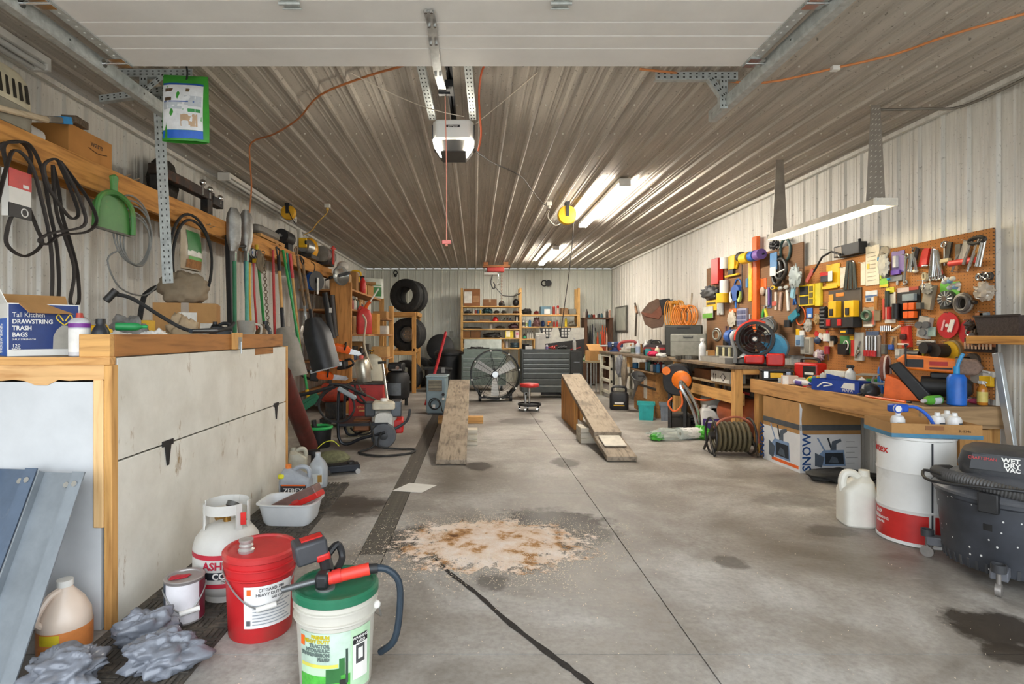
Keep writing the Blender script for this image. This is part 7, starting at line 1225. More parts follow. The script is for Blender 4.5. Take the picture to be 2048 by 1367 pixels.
pg2=thing('pegboard','tan pegboard crowded with tools above the near bench','pegboard',(0,0,0));ya2,yb2=rw(1992,600).y,rw(1613,600).y;obj('board',MB().box((3.648,ya2,.84),(3.662,yb2,2.05)),pegmat('#b5793c','#99602a'),pg2)
KM={'st': STEEL,'ch': CHROME,'bk': BLACK,'wh': WHITE,'rd': RED,'or': ORANGE,'yl': YELLOW,'bl': BLUE,'gn': GREEN,'ir': IRON,'cl': lambda: mat('#c3c3bc',.15,0,.15,8,alpha=.8)}
def km(c): return KM[c]() if c in KM else P_(c)
def peg(name,label,cat,box,parts,off=.024,hook=True):
    """parts: (part_name,shape,x0,z0,x1,z1,front,depth,colour) in fractions of the photo box;shapes b c h d s t l"""
    px0,py0,px1,py1=box;pm=(px0+px1)/2;X=XR-off;k=3.63*FPX
    Yl,Yr=k/(px0-CX),k/(px1-CX);w_=Yl-Yr;yc=(Yl+Yr)/2;zt_=EYE-(py0-CY)/FPX*yc;zb=EYE-(py1-CY)/FPX*yc;h=zt_-zb
    t=thing(name,label,cat,(X,yc,zb),-pi/2)
    for (pn,sh_,x0,zz0,x1,zz1,fr,dp,c) in parts:
        a,b2_,c0,d0=(x0-.5)*w_,(x1-.5)*w_,zz0*h,zz1*h;m=MB();yf,yn=-fr,-fr-dp;xm,zm,ym=(a+b2_)/2,(c0+d0)/2,(yf+yn)/2;bev=0
        if sh_ == 'b': m.box((min(a,b2_),yn,min(c0,d0)),(max(a,b2_),yf,max(c0,d0)));bev=min(.004,dp*.2)
        elif sh_ == 'c': ym=min(ym,yf-abs(b2_-a)/2);m.cyl((xm,ym,c0),(xm,ym,d0),abs(b2_-a)/2,n=14)
        elif sh_ == 'h': ym=min(ym,yf-abs(d0-c0)/2);m.cyl((a,ym,zm),(b2_,ym,zm),abs(d0-c0)/2,n=16)
        elif sh_ == 'd': m.xf((xm,ym,zm),rx=pi/2).stack([(abs(b2_-a)/2,abs(d0-c0)/2,-dp/2),(abs(b2_-a)/2,abs(d0-c0)/2,dp/2)],2,32)
        elif sh_ == 's': m.sph((xm,ym,zm),(abs(b2_-a)/2,dp/2,abs(d0-c0)/2),16,10)
        elif sh_ == 't': m.rings([(xm+abs(b2_-a)/2*cos(q),ym,zm+abs(d0-c0)/2*sin(q)) for q in [2*pi*i/26 for i in range(26)]],[dp/2]*26,8,closed=True)
        elif sh_ == 'l': m.cyl((a,ym,c0),(b2_,ym,d0),dp/2,n=8)
        elif sh_ == 'f': m.bar((a,ym,c0),(b2_,ym,d0),dp,dp*.35,(0,-1,0))
        elif sh_ == 'w': m.bar((a,ym,c0),(b2_,ym,d0),dp*3,dp,(0,-1,0))
        elif sh_ == 'x': m.blob((xm,ym,zm),(abs(b2_-a)/2,dp/2,abs(d0-c0)/2),.35,3,len(t.name),24,16,None,.4)
        obj(pn,m,km(c),t,bev=bev)
    if hook: obj('peg_hook',MB().cyl((0,off-.02,h*.97),(0,-.05,h*1.0),.0025,n=6),STEEL(),t)
    return t
P=peg
# ---- dark brown board
P('plastic_guard','curved red and grey plastic guard on the brown pegboard edge','guard',(1424,516,1447,569),[('shell','b',.1,.1,.55,1,0,.05,'#6f6a66'),('red_face','b',.4,0,1,.95,.02,.08,'rd'),('lip','h',.35,0,1,.1,.03,.08,'rd')])
P('caulk_gun','yellow trigger tool packed with a white tube','tool',(1451,510,1477,551),[('tube','c',0,.4,.3,.95,0,.05,'wh'),('body','b',.4,.3,.85,.95,0,.05,'yl'),('trigger','b',.3,.05,.7,.3,.0,.04,'bk'),('fork','l',.85,.3,1,.7,0,.03,'yl'),('bar','h',.1,-.05,1.1,.05,.02,.03,'yl')])
P('drain_auger','black drain auger drum with a long thin rod','auger',(1480,503,1496,595),[('drum','s',0,.78,1,1,0,.12,'#3d3632'),('rod','l',.45,0,.45,.8,.03,.014,'#3a332e')])
P('paint_brush','red handled brush with blue bristle guard','brush',(1497,505,1502.5,575),[('handle','s',0,.75,1,1,0,.08,'rd'),('shaft','l',.5,.25,.5,.8,.03,.012,'#c9c0b0'),('bristle_guard','b',.1,0,.9,.26,.01,.05,'#2a6a9c')])
P('wire_spool_rack','row of yellow, blue and purple wire spools on a dowel','spools',(1506,501,1545,524),[('yellow_spool','h',.02,.0,.4,1,.02,.13,'yl'),('blue_spool','h',.44,.05,.68,.97,.02,.13,'#2a5fae'),('purple_spool','h',.72,.05,.97,.95,.02,.13,'#7a5aa0'),('dowel','h',.0,.42,1.03,.58,.06,.02,'bk')],off=.08)
P('spirit_level','long orange level with a yellow strip standing on the brown pegboard','level',(1504,474,1518,662),[('beam','b',.35,0,1,1,0,.05,'#e8671f'),('strip','b',-.05,.32,.42,.77,.01,.05,'#e8b020'),('vial','b',.0,.55,.35,.6,.055,.008,'#b8c83a')])
P('cable_bundle','coiled black cables with a blue hang card on the brown pegboard','cables',(1547,478,1582,568),[('coil','t',.1,.0,.6,.6,.02,.05,'#2a2521'),('coil','t',.3,.1,.95,.55,.04,.04,'#33302b'),('loop','t',.4,.5,.95,.98,.0,.03,'#3f5a58'),('hang_card','b',.1,.33,.5,.72,.07,.01,'#5a8ab8'),('card_foot','b',.1,.2,.45,.4,.075,.008,'wh'),('tip','l',.5,.25,.95,.3,.06,.02,'wh'),('head','x',.05,.8,.5,1,.02,.08,'bk')])
P('wrapped_sheet','black plastic wrapped pack at the brown pegboard edge','pack',(1407,573,1441,597),[('pack','x',0,0,1,1,0,.08,'#2c2d30')],off=.03)
P('caulk_tube','white and yellow caulk tube hung beside the blue goggles','tube',(1449,558,1461,605),[('tube','c',.15,.35,.8,.95,0,.05,'wh'),('yellow_end','c',.0,.0,.9,.4,0,.06,'yl')])
P('safety_goggles','blue and lime dust mask goggles on the brown pegboard','goggles',(1464,558,1486,616),[('strap','t',.2,.5,.8,1,0,.02,'bl'),('body','d',.15,.25,.95,.8,.01,.05,'#1d4f9a'),('lime_side','d',.7,.2,1,.6,.03,.03,'#b8d06a'),('white_side','d',0,.2,.3,.6,.03,.03,'wh'),('tail','w',.5,.0,.5,.3,.03,.012,'bl')])
P('parts_pouch','yellow vinyl parts pouch on the brown pegboard','pouch',(1414,600,1435,621),[('pouch','b',0,0,1,1,0,.03,'yl'),('flap','b',.1,.6,.9,.8,.03,.006,'#5a4a1c')])
P('hang_card','white and green hang card at the brown pegboard edge','card',(1409,613,1429,636),[('card','b',0,0,1,1,0,.008,'#e2e2d8'),('green_band','b',0,0,1,.42,.008,.003,'#74b848')],off=.06)
P('glue_tubes','bundle of white glue sticks on the brown pegboard','tubes',(1437,600,1447,629),[('stick','c',.0,.0,.3,.8,0,.03,'#c9c9c4'),('stick','c',.35,.1,.65,.95,0,.03,'#bdbdb8'),('stick','c',.7,.0,1,.9,0,.03,'#b2b2ae')])
P('zip_tie_bag','bag of clear zip ties with orange header','bag',(1456,617,1472,652),[('bag','x',0,0,1,.8,0,.04,'#c9c0ae'),('header','b',.05,.78,.95,1,0,.01,'#d8783a')])
P('parts_organizer','clear purple grid organizer box on the brown pegboard','organizer',(1475,614,1497,652),[('box','b',0,0,.9,.95,0,.03,'#9a9ab0')]+[('cell','b',.08+.27*i,.1+.27*j,.28+.27*i,.3+.27*j,.03,.006,'#5d6284') for i in range(3) for j in range(3)])
P('blade_pack','orange blister pack beside the orange level','pack',(1519.5,556,1531,590),[('card','b',0,.35,1,1,0,.006,'or'),('blister','s',.1,0,.9,.5,.0,.04,'#b5a08c')])
P('screwdriver_pack','narrow pack of precision screwdrivers on the brown pegboard','pack',(1532,574,1541,616),[('card','b',0,0,1,1,0,.006,'#5a6a8c'),('driver','c',.2,.1,.5,.9,.006,.02,'#c8c8c0'),('driver','c',.6,.15,.85,.95,.006,.02,'#7a5a9a')])
P('brush_set','set of white wire brushes on the brown pegboard','brushes',(1545,580,1581,622),[('brush','w',.15,.1,.15,.95,.0,.014,'#d8cfc2'),('brush','w',.42,.05,.5,.9,.01,.014,'#b89a88'),('brush','w',.85,.0,.78,.98,.0,.014,'wh'),('label','b',.05,.3,.3,.5,.03,.004,'#c85a4a')])
P('work_glove_pair','pale blue gloves hanging at the edge of the brown pegboard','gloves',(1588,534,1615,598),[('glove','x',.2,.35,1,1,0,.07,'#a9b4b4'),('cuff','w',.35,.05,.55,.5,.02,.02,'#8fc4d8'),('dark_glove','w',.1,.2,.4,.75,.0,.02,'#33302e')],off=.085)
P('snips','green and yellow handled snips on the brown pegboard','snips',(1522,610,1534,636),[('handle','w',.1,.1,.35,.7,0,.014,'#2fa04a'),('handle','w',.9,.1,.55,.7,0,.014,'#d8d03a'),('jaw','w',.45,.65,.5,1,0,.01,'st')])
P('pipe_wrench','steel pipe wrench hanging beside the teal heat gun','wrench',(1536,632,1548,672),[('handle','w',.4,0,.5,.7,0,.014,'#c3bcae'),('jaw','b',.1,.68,.9,.85,0,.03,'st'),('hook_jaw','b',.0,.88,.7,1,0,.03,'st')])
P('heat_gun','teal and black heat gun with an orange cord','heat gun',(1576,612,1609,654),[('body','w',.2,.35,.7,.7,.02,.028,'#1f7f96'),('nozzle','c',.1,.0,.35,.35,.02,.05,'bk'),('orange_cord','t',.45,.1,1,.95,.0,.015,'or'),('handle','w',.5,.55,.8,.95,.02,.02,'bk')])
P('sandpaper_pack','blue sandpaper pack on the tan pegboard edge','pack',(1611.5,615,1623,636),[('card','b',0,0,1,1,0,.01,'#2a6ac0'),('window','b',.3,.1,.9,.4,.01,.004,'#d8e0e8')])
P('clear_bag','clear tube bag of fittings below the blue sandpaper','bag',(1611,639,1625,662),[('bag','x',0,0,1,1,0,.05,'#a8a59c')])
P('brass_bag','small clear bag of brass fittings','bag',(1630,628,1640,648),[('bag','x',0,0,1,1,0,.04,'#a88a5a')])
P('tag_pack','yellow and white small tool tag','pack',(1592,657,1609,674),[('yellow_part','b',0,.1,.4,1,0,.02,'yl'),('white_part','b',.45,0,.95,.8,0,.02,'wh')])
P('wire_roll','loose roll of silver wire low on the brown pegboard','wire',(1424,655,1443,682),[('roll','t',.05,.05,.9,.95,0,.02,'st'),('roll','t',.15,.15,.8,.8,.015,.018,'#a8ada0')])
P('tape_rolls','row of blue and white tape rolls low on the brown pegboard','tape',(1468,655,1502,690),[('blue_roll','h',.1,.1,.4,.9,0,.09,'#2a57a0'),('white_roll','h',.0,.15,.1,.85,.0,.08,'wh'),('grey_roll','h',.5,.1,.75,.9,0,.09,'#b9bdc4'),('black_roll','h',.78,.05,1,.9,0,.1,'bk')])
P('test_leads','dark red and blue test leads low on the brown pegboard','leads',(1447,652,1465,690),[('lead','w',.3,.1,.2,1,0,.012,'#5a3a44'),('lead','w',.6,.0,.65,.95,0,.012,'#2f3f6a'),('block','b',.1,.0,.5,.3,0,.04,'ir')])
P('electrical_box','black switch box beside the orange level foot','box',(1506,664,1520,682),[('box','b',.2,0,1,1,0,.07,'bk'),('plate','b',.3,.2,.6,.8,.07,.006,'#c9b49a')])
# ---- tan board
P('tire_inflator','black air hose chuck with red grip hanging on the tan pegboard','inflator',(1622,498,1696,560),[('hose','l',.25,.3,.5,.75,.02,.02,'bk'),('hose','l',.5,.75,.75,.85,.02,.02,'bk'),('hose','l',.75,.85,.98,.7,.02,.02,'bk'),('grip','w',.05,.02,.25,.4,.02,.016,'#a83a28'),('tip','l',.93,.72,1.0,.6,.03,.02,'ch')],off=.075)
P('portable_radio','black radio standing on top of the tan pegboard','radio',(1676,484,1727,511),[('case','b',0,0,1,.85,-.02,.08,'bk'),('panel','b',.05,.1,.35,.75,.06,.005,'#9a8f84'),('antenna','b',.8,.0,.86,1.1,.0,.02,'bk')],hook=False)
P('saw_blade_pack','yellow carded saw blade pack with red print','pack',(1645,528,1678,577),[('card','b',.2,.05,1,1,0,.01,'yl'),('panel','b',.0,.3,.6,.7,.01,.03,'#2a2a33'),('red_print','b',.0,.55,.5,.7,.04,.003,'rd'),('white_print','b',.5,.3,.75,.7,.04,.003,'wh'),('foot','b',.0,.0,.9,.12,.01,.015,'yl')])
P('hang_card','narrow pale hang card beside the yellow saw blade pack','card',(1679,534,1690,575),[('card','b',0,0,1,1,0,.008,'#d8d2c4')])
P('drill_bits','hanging bundle of dark steel drill bits','drill bits',(1688,521,1716,578),[('bit','l',.3+.1*i,1-.02*i,.05+.18*i,0,.01+.008*(i % 2),.02,'#3f4542') for i in range(6)]+[('ring','t',.3,.85,.7,1,.01,.014,'ch')])
P('template_card','tall white ruled template card on the tan pegboard','card',(1729,491,1756,570),[('card','b',0,0,1,1,0,.006,'#ddd6c4')]+[('rule_line','b',.15,.12+.1*i,.75,.135+.1*i,.006,.002,'#9a927f') for i in range(8)]+[('accent','b',.1,.42,.3,.56,.006,.003,'#d8c03a')])
P('hang_card','short blank white card behind the ruled template card','card',(1719,524,1728,570),[('card','b',0,0,1,1,0,.006,'#e0dbcc')],off=.023)
P('bit_case','yellow framed case of black drill bits','bit set',(1602,568,1643,613),[('case','b',0,.05,.75,1,0,.04,'#e2c41c'),('panel','b',.06,.55,.48,.92,.04,.006,'bk'),('panel','b',.06,.12,.48,.48,.04,.006,'bk'),('side','b',.75,.0,1,1,.0,.03,'#d8c832')]+[('window','b',.54,.68-.28*i,.7,.9-.28*i,.04,.006,'#6b5c20') for i in range(3)])
t=P('drill_display','black blister display with two yellow tools and red batteries','tool display',(1656,578,1721,655),[('backing','b',0,.22,1,1,0,.01,'#4a423a'),('header','b',.25,.82,.5,.92,.01,.004,'#d8862a'),('yellow_tool','b',.18,.27,.42,.7,.01,.06,'yl'),('yellow_tool','b',.68,.27,.95,.68,.01,.06,'yl'),('tool_grip','b',.24,.32,.34,.5,.07,.01,'bk'),('tool_grip','b',.74,.32,.84,.5,.07,.01,'bk'),('badge','b',.02,.68,.16,.9,.01,.006,'#d8a02a'),('tray','b',.1,0,1,.26,0,.09,'bk'),('red_battery','b',.2,.05,.32,.22,.09,.008,'rd'),('red_battery','b',.55,.05,.67,.22,.09,.008,'rd')])
P('cord_reel','thick black coiled cord beside the drill display','cord',(1644,604,1655,660),[('coil_turn','h',.0,.05+.13*i,.9,.2+.13*i,.0,.05,'#26282b') for i in range(6)])
P('tin_lid','round tin lids hung high on the tan pegboard','lid',(1757.5,492,1777,522),[('disc','d',.1,.25,1,1,.0,.015,'#9c9484'),('disc','d',.0,0,.7,.6,.016,.012,'#8a8272')])
P('hang_card','green and yellow hang card below the tin lids','card',(1757.5,524,1775,574),[('card','b',0,0,1,1,0,.006,'#3a3631'),('green_band','b',0,.05,.95,.35,.006,.003,'#8cc63a'),('yellow_foot','b',0,0,1,.1,.008,.003,'yl'),('edge','b',0,.3,.2,1,.006,.003,'#b8c832')],off=.0235)
P('clear_pack','clear blister pack of metal fittings beside the purple pack','pack',(1763,506,1783,552),[('blister','x',0,0,1,.9,0,.05,'#b9bab6'),('blue_tag','b',.0,.7,.4,.85,.03,.01,'#3a8fc8')],off=.04)
P('purple_pack','purple headed blister pack of a silver tool','pack',(1781,502,1806,549),[('card','b',0,.1,1,1,0,.008,'#8a7ab8'),('tool','b',.35,.3,.6,.8,.008,.03,'#c9ccd2'),('purple_foot','b',.1,.0,.8,.2,.008,.02,'#5a34a0')])
P('steel_bracket','flat grey steel bracket hanging under the purple pack','bracket',(1776,550,1803,570),[('plate','b',0,.4,1,.95,0,.012,'#7d8082'),('arm','b',.55,.0,.7,.5,0,.012,'st'),('blue_tab','b',.0,.55,.15,.8,.01,.02,'#2a8fc0')])
P('wrench','long combination wrench beside the flat steel bracket','wrench',(1805,508,1816,568),[('shaft','l',.4,.1,.7,.92,.01,.018,'#7f8484'),('ring_end','t',.1,0,.7,.14,.005,.014,'st'),('open_end','t',.4,.86,1,1,.005,.014,'st')])
P('key_bunch','bunch of keys and chrome clips on the tan pegboard','keys',(1817,494,1843,546),[('ring','t',.2,.75,.7,1,0,.012,'ch'),('plier_handle','l',.45,.25,.8,.95,.01,.03,'ir'),('key','l',.1,.1,.35,.75,.015,.026,'ch'),('key','l',.3,.05,.45,.75,.02,.024,'st'),('key','l',.75,.1,.55,.8,.02,.024,'ch'),('clip','s',.0,.05,.35,.2,.0,.04,'#d8d0c0'),('clip','s',.4,.0,.75,.15,.0,.04,'#d8d0c0')])
P('spring_clamp','bright red spring clamps hung beside the combination wrenches','clamps',(1836,496,1859,532),[('clamp','w',.2,.0,.6,.9,0,.016,'rd'),('clamp','w',.6,.0,.85,.95,.01,.016,'rd'),('jaw','s',.4,-.1,.95,.1,0,.04,'ch')])
P('wrench_set','fan of five chrome combination wrenches','wrenches',(1857,494,1889,560),[('wrench','l',.35+.06*i,.97-.02*i,.12+.2*i,.12,.01+.006*(i % 2),.024,'ch') for i in range(5)]+[('ring_end','t',.04+.2*i,.0+.02*(i % 2),.2+.2*i,.14,.008,.012,'ch') for i in range(5)])
P('pull_ring','small steel pull ring hanging below the chrome wrenches','ring',(1857,560,1866,578),[('ring','t',.1,0,.9,.6,0,.01,'ch'),('link','l',.5,.6,.5,1,0,.01,'ch')],off=.1)
P('try_square','dark square and steel gauge beside the chrome wrenches','square',(1880,482,1912,535),[('blade','b',.15,.1,.25,.95,0,.01,'st'),('stock','b',.2,.2,.7,.35,.01,.03,'#c9b78a'),('dark_blade','w',.45,.3,.65,.95,.01,.012,'#33302c'),('ring','t',.1,.8,.4,1,.01,.014,'ch')])
P('knife_pack','clear packs of blades fanned over a red clamp','pack',(1905,479,1962,532),[('pack','b',.1,.25,.3,.9,0,.02,'#5d5853'),('pack','w',.35,.2,.55,.95,.02,.012,'#9a9792'),('pack','w',.55,.2,.6,.9,.03,.012,'#b9b6b0'),('red_foot','h',.05,.05,.95,.28,.02,.05,'#d8433a'),('rod','l',.0,-.15,.2,.5,.01,.018,'ch'),('rod','l',.55,-.2,.65,.2,.01,.018,'ch')])
P('tongs','group of long chrome tongs at the near pegboard corner','tongs',(1948,476,1994,534),[('leg','l',.4,.95,.0,.15,.02,.022,'ch'),('leg','l',.75,.95,.3,.05,.025,.022,'ch'),('leg','l',.95,.9,.7,.0,.02,.02,'ch'),('leg','l',.9,.9,.62,.02,.03,.018,'st'),('head','t',.3,.8,.95,1,.02,.03,'ir'),('brass_link','t',.55,.5,.7,.8,.03,.014,'#b5803a')],off=.085)
P('chain_hooks','small chrome snap hooks strung near the board edge','hooks',(1954,543,1984,562),[('hook','t',.0+.25*i,.1-.05*(i % 2)+.1,.3+.25*i,.8,.01,.018,('ch','ir')[i % 2]) for i in range(4)])
P('clear_bag','large clear bag of cord at the near pegboard edge','bag',(1962,566,1996,600),[('bag','x',0,0,1,1,.012,.08,'#b3a695'),('cord','t',.1,.1,.8,.4,.06,.012,'wh')])
P('price_tag','blue and white striped tag on the tan pegboard','tag',(1729,581,1752,603),[('card','b',0,0,1,1,0,.008,'#d5dbe2'),('stripe','b',0,.4,1,.6,.008,.002,'#4a6a9c'),('print','b',.1,.1,.5,.35,.008,.002,'#3a5a80')])
P('wire_pack','blister of green and red wire on the tan pegboard','pack',(1724,614,1748,653),[('blister','b',0,.05,1,1,0,.01,'#a89a88'),('green_coil','t',.1,.35,.8,.8,.01,.03,'#4a6a52'),('red_edge','b',.8,.1,1,.8,.01,.006,'#c86a5a'),('foot','b',.1,0,.9,.12,.01,.01,'wh')])
P('trowel','small wooden handled trowel on the tan pegboard','trowel',(1747,592,1761,641),[('handle','c',.35,.45,.75,1,.01,.03,'#b8803a'),('blade','b',.1,0,.9,.42,.005,.012,'#8a7a5e')])
P('marker_set','white and red marker pack with a yellow header','pack',(1765,574,1791,646),[('card','b',.1,0,.9,.85,0,.008,'#dcd8d0'),('yellow_header','b',.2,.8,.8,1,0,.008,'#d8d03a'),('dark_marker','c',.35,.45,.6,.9,.008,.04,'#2f3a30'),('red_marker','c',.5,.1,.75,.45,.008,.04,'rd'),('edge','b',0,.1,.15,.7,0,.02,'#c84a3a')])
P('clamp_set','black panel of orange handled spring clamps','clamp set',(1787,571,1839,640),[('panel','b',.1,0,1,.95,0,.012,'#1c1b1b'),('flag_print','b',.15,.82,.6,.95,.012,.003,'#c9b8b4'),('red_print','b',.6,.85,.95,.95,.012,.003,'#a8402a'),('steel_jaws','b',.45,.55,.9,.75,.012,.03,'#8a98a0'),('black_clamp','c',.1,.05,.3,.5,.012,.05,'bk')]+[('orange_handle','b',.5+.22*(i % 2),.05+.24*(i//2),.68+.24*(i % 2),.25+.24*(i//2),.012,.035,'or') for i in range(4)])
P('glove_pack','folded grey leather glove pack on the tan pegboard','gloves',(1842,567,1876,620),[('pack','w',.35,.05,.6,.95,0,.03,'#9a917f'),('flap','b',.0,.05,.3,.3,.02,.04,'#55544c'),('clear_top','x',.3,.6,.9,1,.03,.04,'#b5b0a2')])
P('wheel_card','green hang card with a finned grey brush wheel','brush wheel',(1878,564,1916,617),[('card','b',0,0,1,1,0,.008,'#6ab84a'),('card_foot','b',0,0,1,.2,.008,.003,'#2c3028'),('wheel','d',.05,.08,.9,.68,.008,.03,'#3c3f40'),('hub','d',.35,.28,.6,.48,.038,.01,'ch')]+[('fin','l',.475+.12*cos(i*pi/6),.38+.1*sin(i*pi/6),.475+.4*cos(i*pi/6),.38+.29*sin(i*pi/6),.036,.008,'st') for i in range(12)])
P('hose_clamps','cluster of pale hose clamps on the tan pegboard','clamps',(1907,543,1949,583),[('clamp','s',.0+.2*(i % 4),.1+.3*(i//4)+.1*(i % 2),.28+.2*(i % 4),.35+.3*(i//4)+.1*(i % 2),.0+.01*i,.03,('#b9c4cc','#d5cfbf','#6a8fae','#cfc8b8')[i % 4]) for i in range(8)]+[('tail','l',.6,.05,.65,.3,.01,.02,'#d8d0b8')],off=.075)
P('filter_wrench','round band oil filter wrench on the tan pegboard','filter wrench',(1920,590,1956,622),[('band','t',.0,.0,.75,1,.02,.045,'#8a8478'),('band','t',.15,.05,.85,.95,.05,.03,'#5a5550'),('face','d',.08,.12,.65,.88,.0,.03,'#3a332b'),('handle','l',.7,.6,1.1,.5,.03,.03,'ir')])
P('saw_disc','red circular saw blade with white lettering','saw blade',(1874,624,1918,676),[('disc','d',0,0,1,1,.01,.008,'#c01f26'),('hub','d',.42,.42,.56,.56,.018,.006,'#e6e2dc')]+[('lettering_bar','w',.55+.1*i,.25,.72+.1*i,.7,.019,.006,'wh') for i in range(2)]+[('lettering_bar','w',.25,.3,.38,.7,.019,.005,'#e0a8a8')])
P('saw_disc','plain red circular saw blade with a bright arbor','saw blade',(1915,639,1959,690),[('disc','d',0,0,1,1,.0,.008,'#b51d26'),('arbor','t',.4,.4,.62,.62,.01,.014,'ch')])
P('disc_pack','clear blister pack of grinding discs','pack',(1828,631,1876,677),[('blister','w',.4,.05,.55,.95,0,.035,'#b3b0aa'),('disc','d',.2,.45,.5,.75,.03,.02,'#5d5f62'),('disc','d',.5,.45,.8,.75,.03,.02,'#5d5f62'),('disc','d',.35,.12,.65,.42,.03,.02,'#6d7074'),('teal_tag','b',.65,.1,.95,.5,.02,.01,'#9ab4ac')])
P('holster','red plastic holster with white lettering','holster',(1797,650,1829,694),[('holster','w',.55,.0,.45,.95,0,.028,'#d43a2c'),('dark_window','b',.3,.35,.65,.6,.03,.02,'#4a1a14'),('lettering_bar','b',.2,.1,.85,.18,.04,.014,'wh'),('clip','l',-.3,.75,.2,.98,.02,.02,'#d8cfc0')])
P('bit_tray','flat tray of silver bits below the grinding discs','bits',(1834,680,1868,692),[('tray','b',0,0,1,1,0,.02,'#d8d4cc')]+[('bit','h',.08,.15+.25*i,.9,.3+.25*i,.02,.02,('ir','st','ir')[i]) for i in range(3)])
P('screwdriver_set','clear case of red handled screwdrivers','screwdrivers',(1727,662,1761,713),[('case','b',.1,0,.95,.85,0,.012,'#8d8480'),('header','b',.1,.82,.85,1,0,.012,'#4a5a7a')]+[('driver','c',.15+.18*i,.2,.24+.18*i,.8,.012,.02,'ch') for i in range(4)]+[('red_handle','c',.12+.18*i,.02,.27+.18*i,.25,.012,.03,'#c02a2c') for i in range(4)])
P('key_bag','clear bag of loose silver keys on the tan pegboard','bag',(1709,664,1726,721),[('bag','b',0,0,1,1,0,.02,'cl'),('key','l',.3,.1,.7,.5,.02,.02,'ch'),('key','l',.4,.2,.8,.35,.02,.02,'ch'),('key','l',.5,.4,.8,.7,.02,.016,'st')])
P('hardware_pack','green and red carded black hardware pack','pack',(1678,671,1708,711),[('card','b',.0,.1,.8,1,0,.008,'#4a8a4a'),('red_side','b',.75,0,1,1,0,.012,'#c8342c'),('black_part','b',.1,.05,.65,.6,.008,.04,'#1e1a19'),('white_arc','t',.45,.3,.75,.75,.03,.01,'wh'),('yellow_corner','b',.7,.8,.95,1,.012,.003,'yl')])
P('shop_tags','string of red white and blue shop tags','tags',(1629,656,1675,692),[('tag','w',.05+.2*i,.75-.12*i,.22+.2*i,.55-.1*i,.01+.004*i,.016,('#c8302c','#d8d4d0','#b82a30','#33261f')[i]) for i in range(4)]+[('blue_tag','s',.05,.1,.3,.55,.0,.05,'#3a4a66'),('black_reel','d',.7,.1,.95,.6,.0,.03,'bk'),('pale_tag','b',.75,.0,.9,.3,.03,.01,'#d8c8b4')])
P('wire_bag','lavender bag of wire low on the tan pegboard','bag',(1631,699,1650,722),[('bag','x',0,0,1,1,0,.06,'#a893a0'),('white_tag','b',.35,.3,.6,.8,.05,.01,'wh')])
P('screwdriver','single red handled screwdriver hung low on the tan pegboard','screwdriver',(1652,692,1661,720),[('handle','c',.1,.45,.8,1,0,.03,'#b83038'),('shaft','l',.5,0,.45,.5,.01,.01,'#5d3a2c')])
P('organizer_case','clear divided organizer case behind the cordless fan','organizer',(1600,670,1625,708),[('case','b',.2,0,1,.9,0,.04,'#b5b2a6'),('lid','b',.0,.4,.5,1,.04,.03,'#a8bccc'),('cell','b',.1,.5,.4,.75,.07,.006,'#5d7fa0'),('cell','b',.6,.1,.9,.8,.04,.006,'#8d8a80')])
P('cordless_drill','black and red cordless drill hung above the sander','drill',(1818,700,1864,727),[('body','h',.15,.4,.75,1,.02,.06,'bk'),('red_trim','h',.45,.5,.7,.98,.025,.06,'#a83238'),('chuck','h',.0,.5,.18,.8,.02,.04,'ir'),('battery','b',.5,.0,.95,.35,.0,.09,'bk'),('white_logo','b',.4,.2,.7,.3,.09,.004,'wh'),('yellow_ring','t',.25,.45,.75,1.0,.03,.02,'#d8cf3a')])
P('angle_grinder','yellow rimmed abrasive wheel on a black grinder','grinder',(1868,682,1920,729),[('wheel','d',.3,0,1,1,.0,.03,'#cfa622'),('fibre','d',.4,.1,1.05,1.05,.0,.02,'#8d7c5a'),('motor','d',.25,.3,.75,.9,.03,.08,'#2c2622'),('nose','d',.0,.45,.4,.95,.06,.08,'bk'),('knob','t',.02,.5,.35,.85,.1,.02,'ir')])
P('scrub_brush_set','dark wooden handled brushes at the near board edge','brushes',(1955,622,1991,692),[('handle','w',.2,.15,.25,.6,.03,.02,'#8a5230'),('handle','w',.5,.3,.55,.95,.03,.02,'#a8683a'),('bristles','x',.0,.45,.35,.75,.03,.07,'#4a3c30'),('bristles','x',.4,.05,.8,.45,.04,.08,'#5a4a3a'),('grey_brush','w',.85,.2,.8,.95,.03,.02,'#77828a')],off=.05)
P('bit_rack','black and copper rack of router bits with orange pegs','bit rack',(1934,672,1998,704),[('rack','b',0,.0,1,.9,0,.015,'#26201d'),('copper_band','b',0,.35,1,.6,.015,.004,'#b5724a')]+[('bit','c',.08+.115*i,.2,.13+.115*i,.65,.02,.02,'#c9a98a') for i in range(8)],off=.047)
P('sanding_disc','dark sanding disc and holder above the blue torch cylinder','disc',(1925,706,1958,735),[('disc','d',.2,0,1,1,0,.02,'#4a443e'),('holder','b',.0,.1,.5,.75,.02,.05,'#2f2a26'),('tag','b',.5,.2,.75,.6,.05,.01,'#6d5d58'),('yellow_tag','b',-.05,-.1,.3,.25,.07,.01,'#e0d83a')])
P('wiper_pack','grey and yellow parts pack at the near board corner','pack',(1944,734,1990,771),[('pack','b',0,.1,.55,.75,0,.03,'#8d8a86'),('yellow_case','b',.45,0,.95,.55,.01,.03,'yl'),('label','b',.55,.5,1,.8,.01,.02,'#d5d2cc'),('rod','l',.1,.95,.9,.75,.03,.016,'wh')])
P('utility_knife','small blue utility razor on the tan pegboard','razor',(1776,672,1791,700),[('blister','b',.2,0,1,1,0,.006,'#a8865e'),('blue_body','b',.1,.05,.7,.4,.006,.02,'#2a57b0'),('blade','l',.5,.4,.75,.9,.006,.012,'ch')])
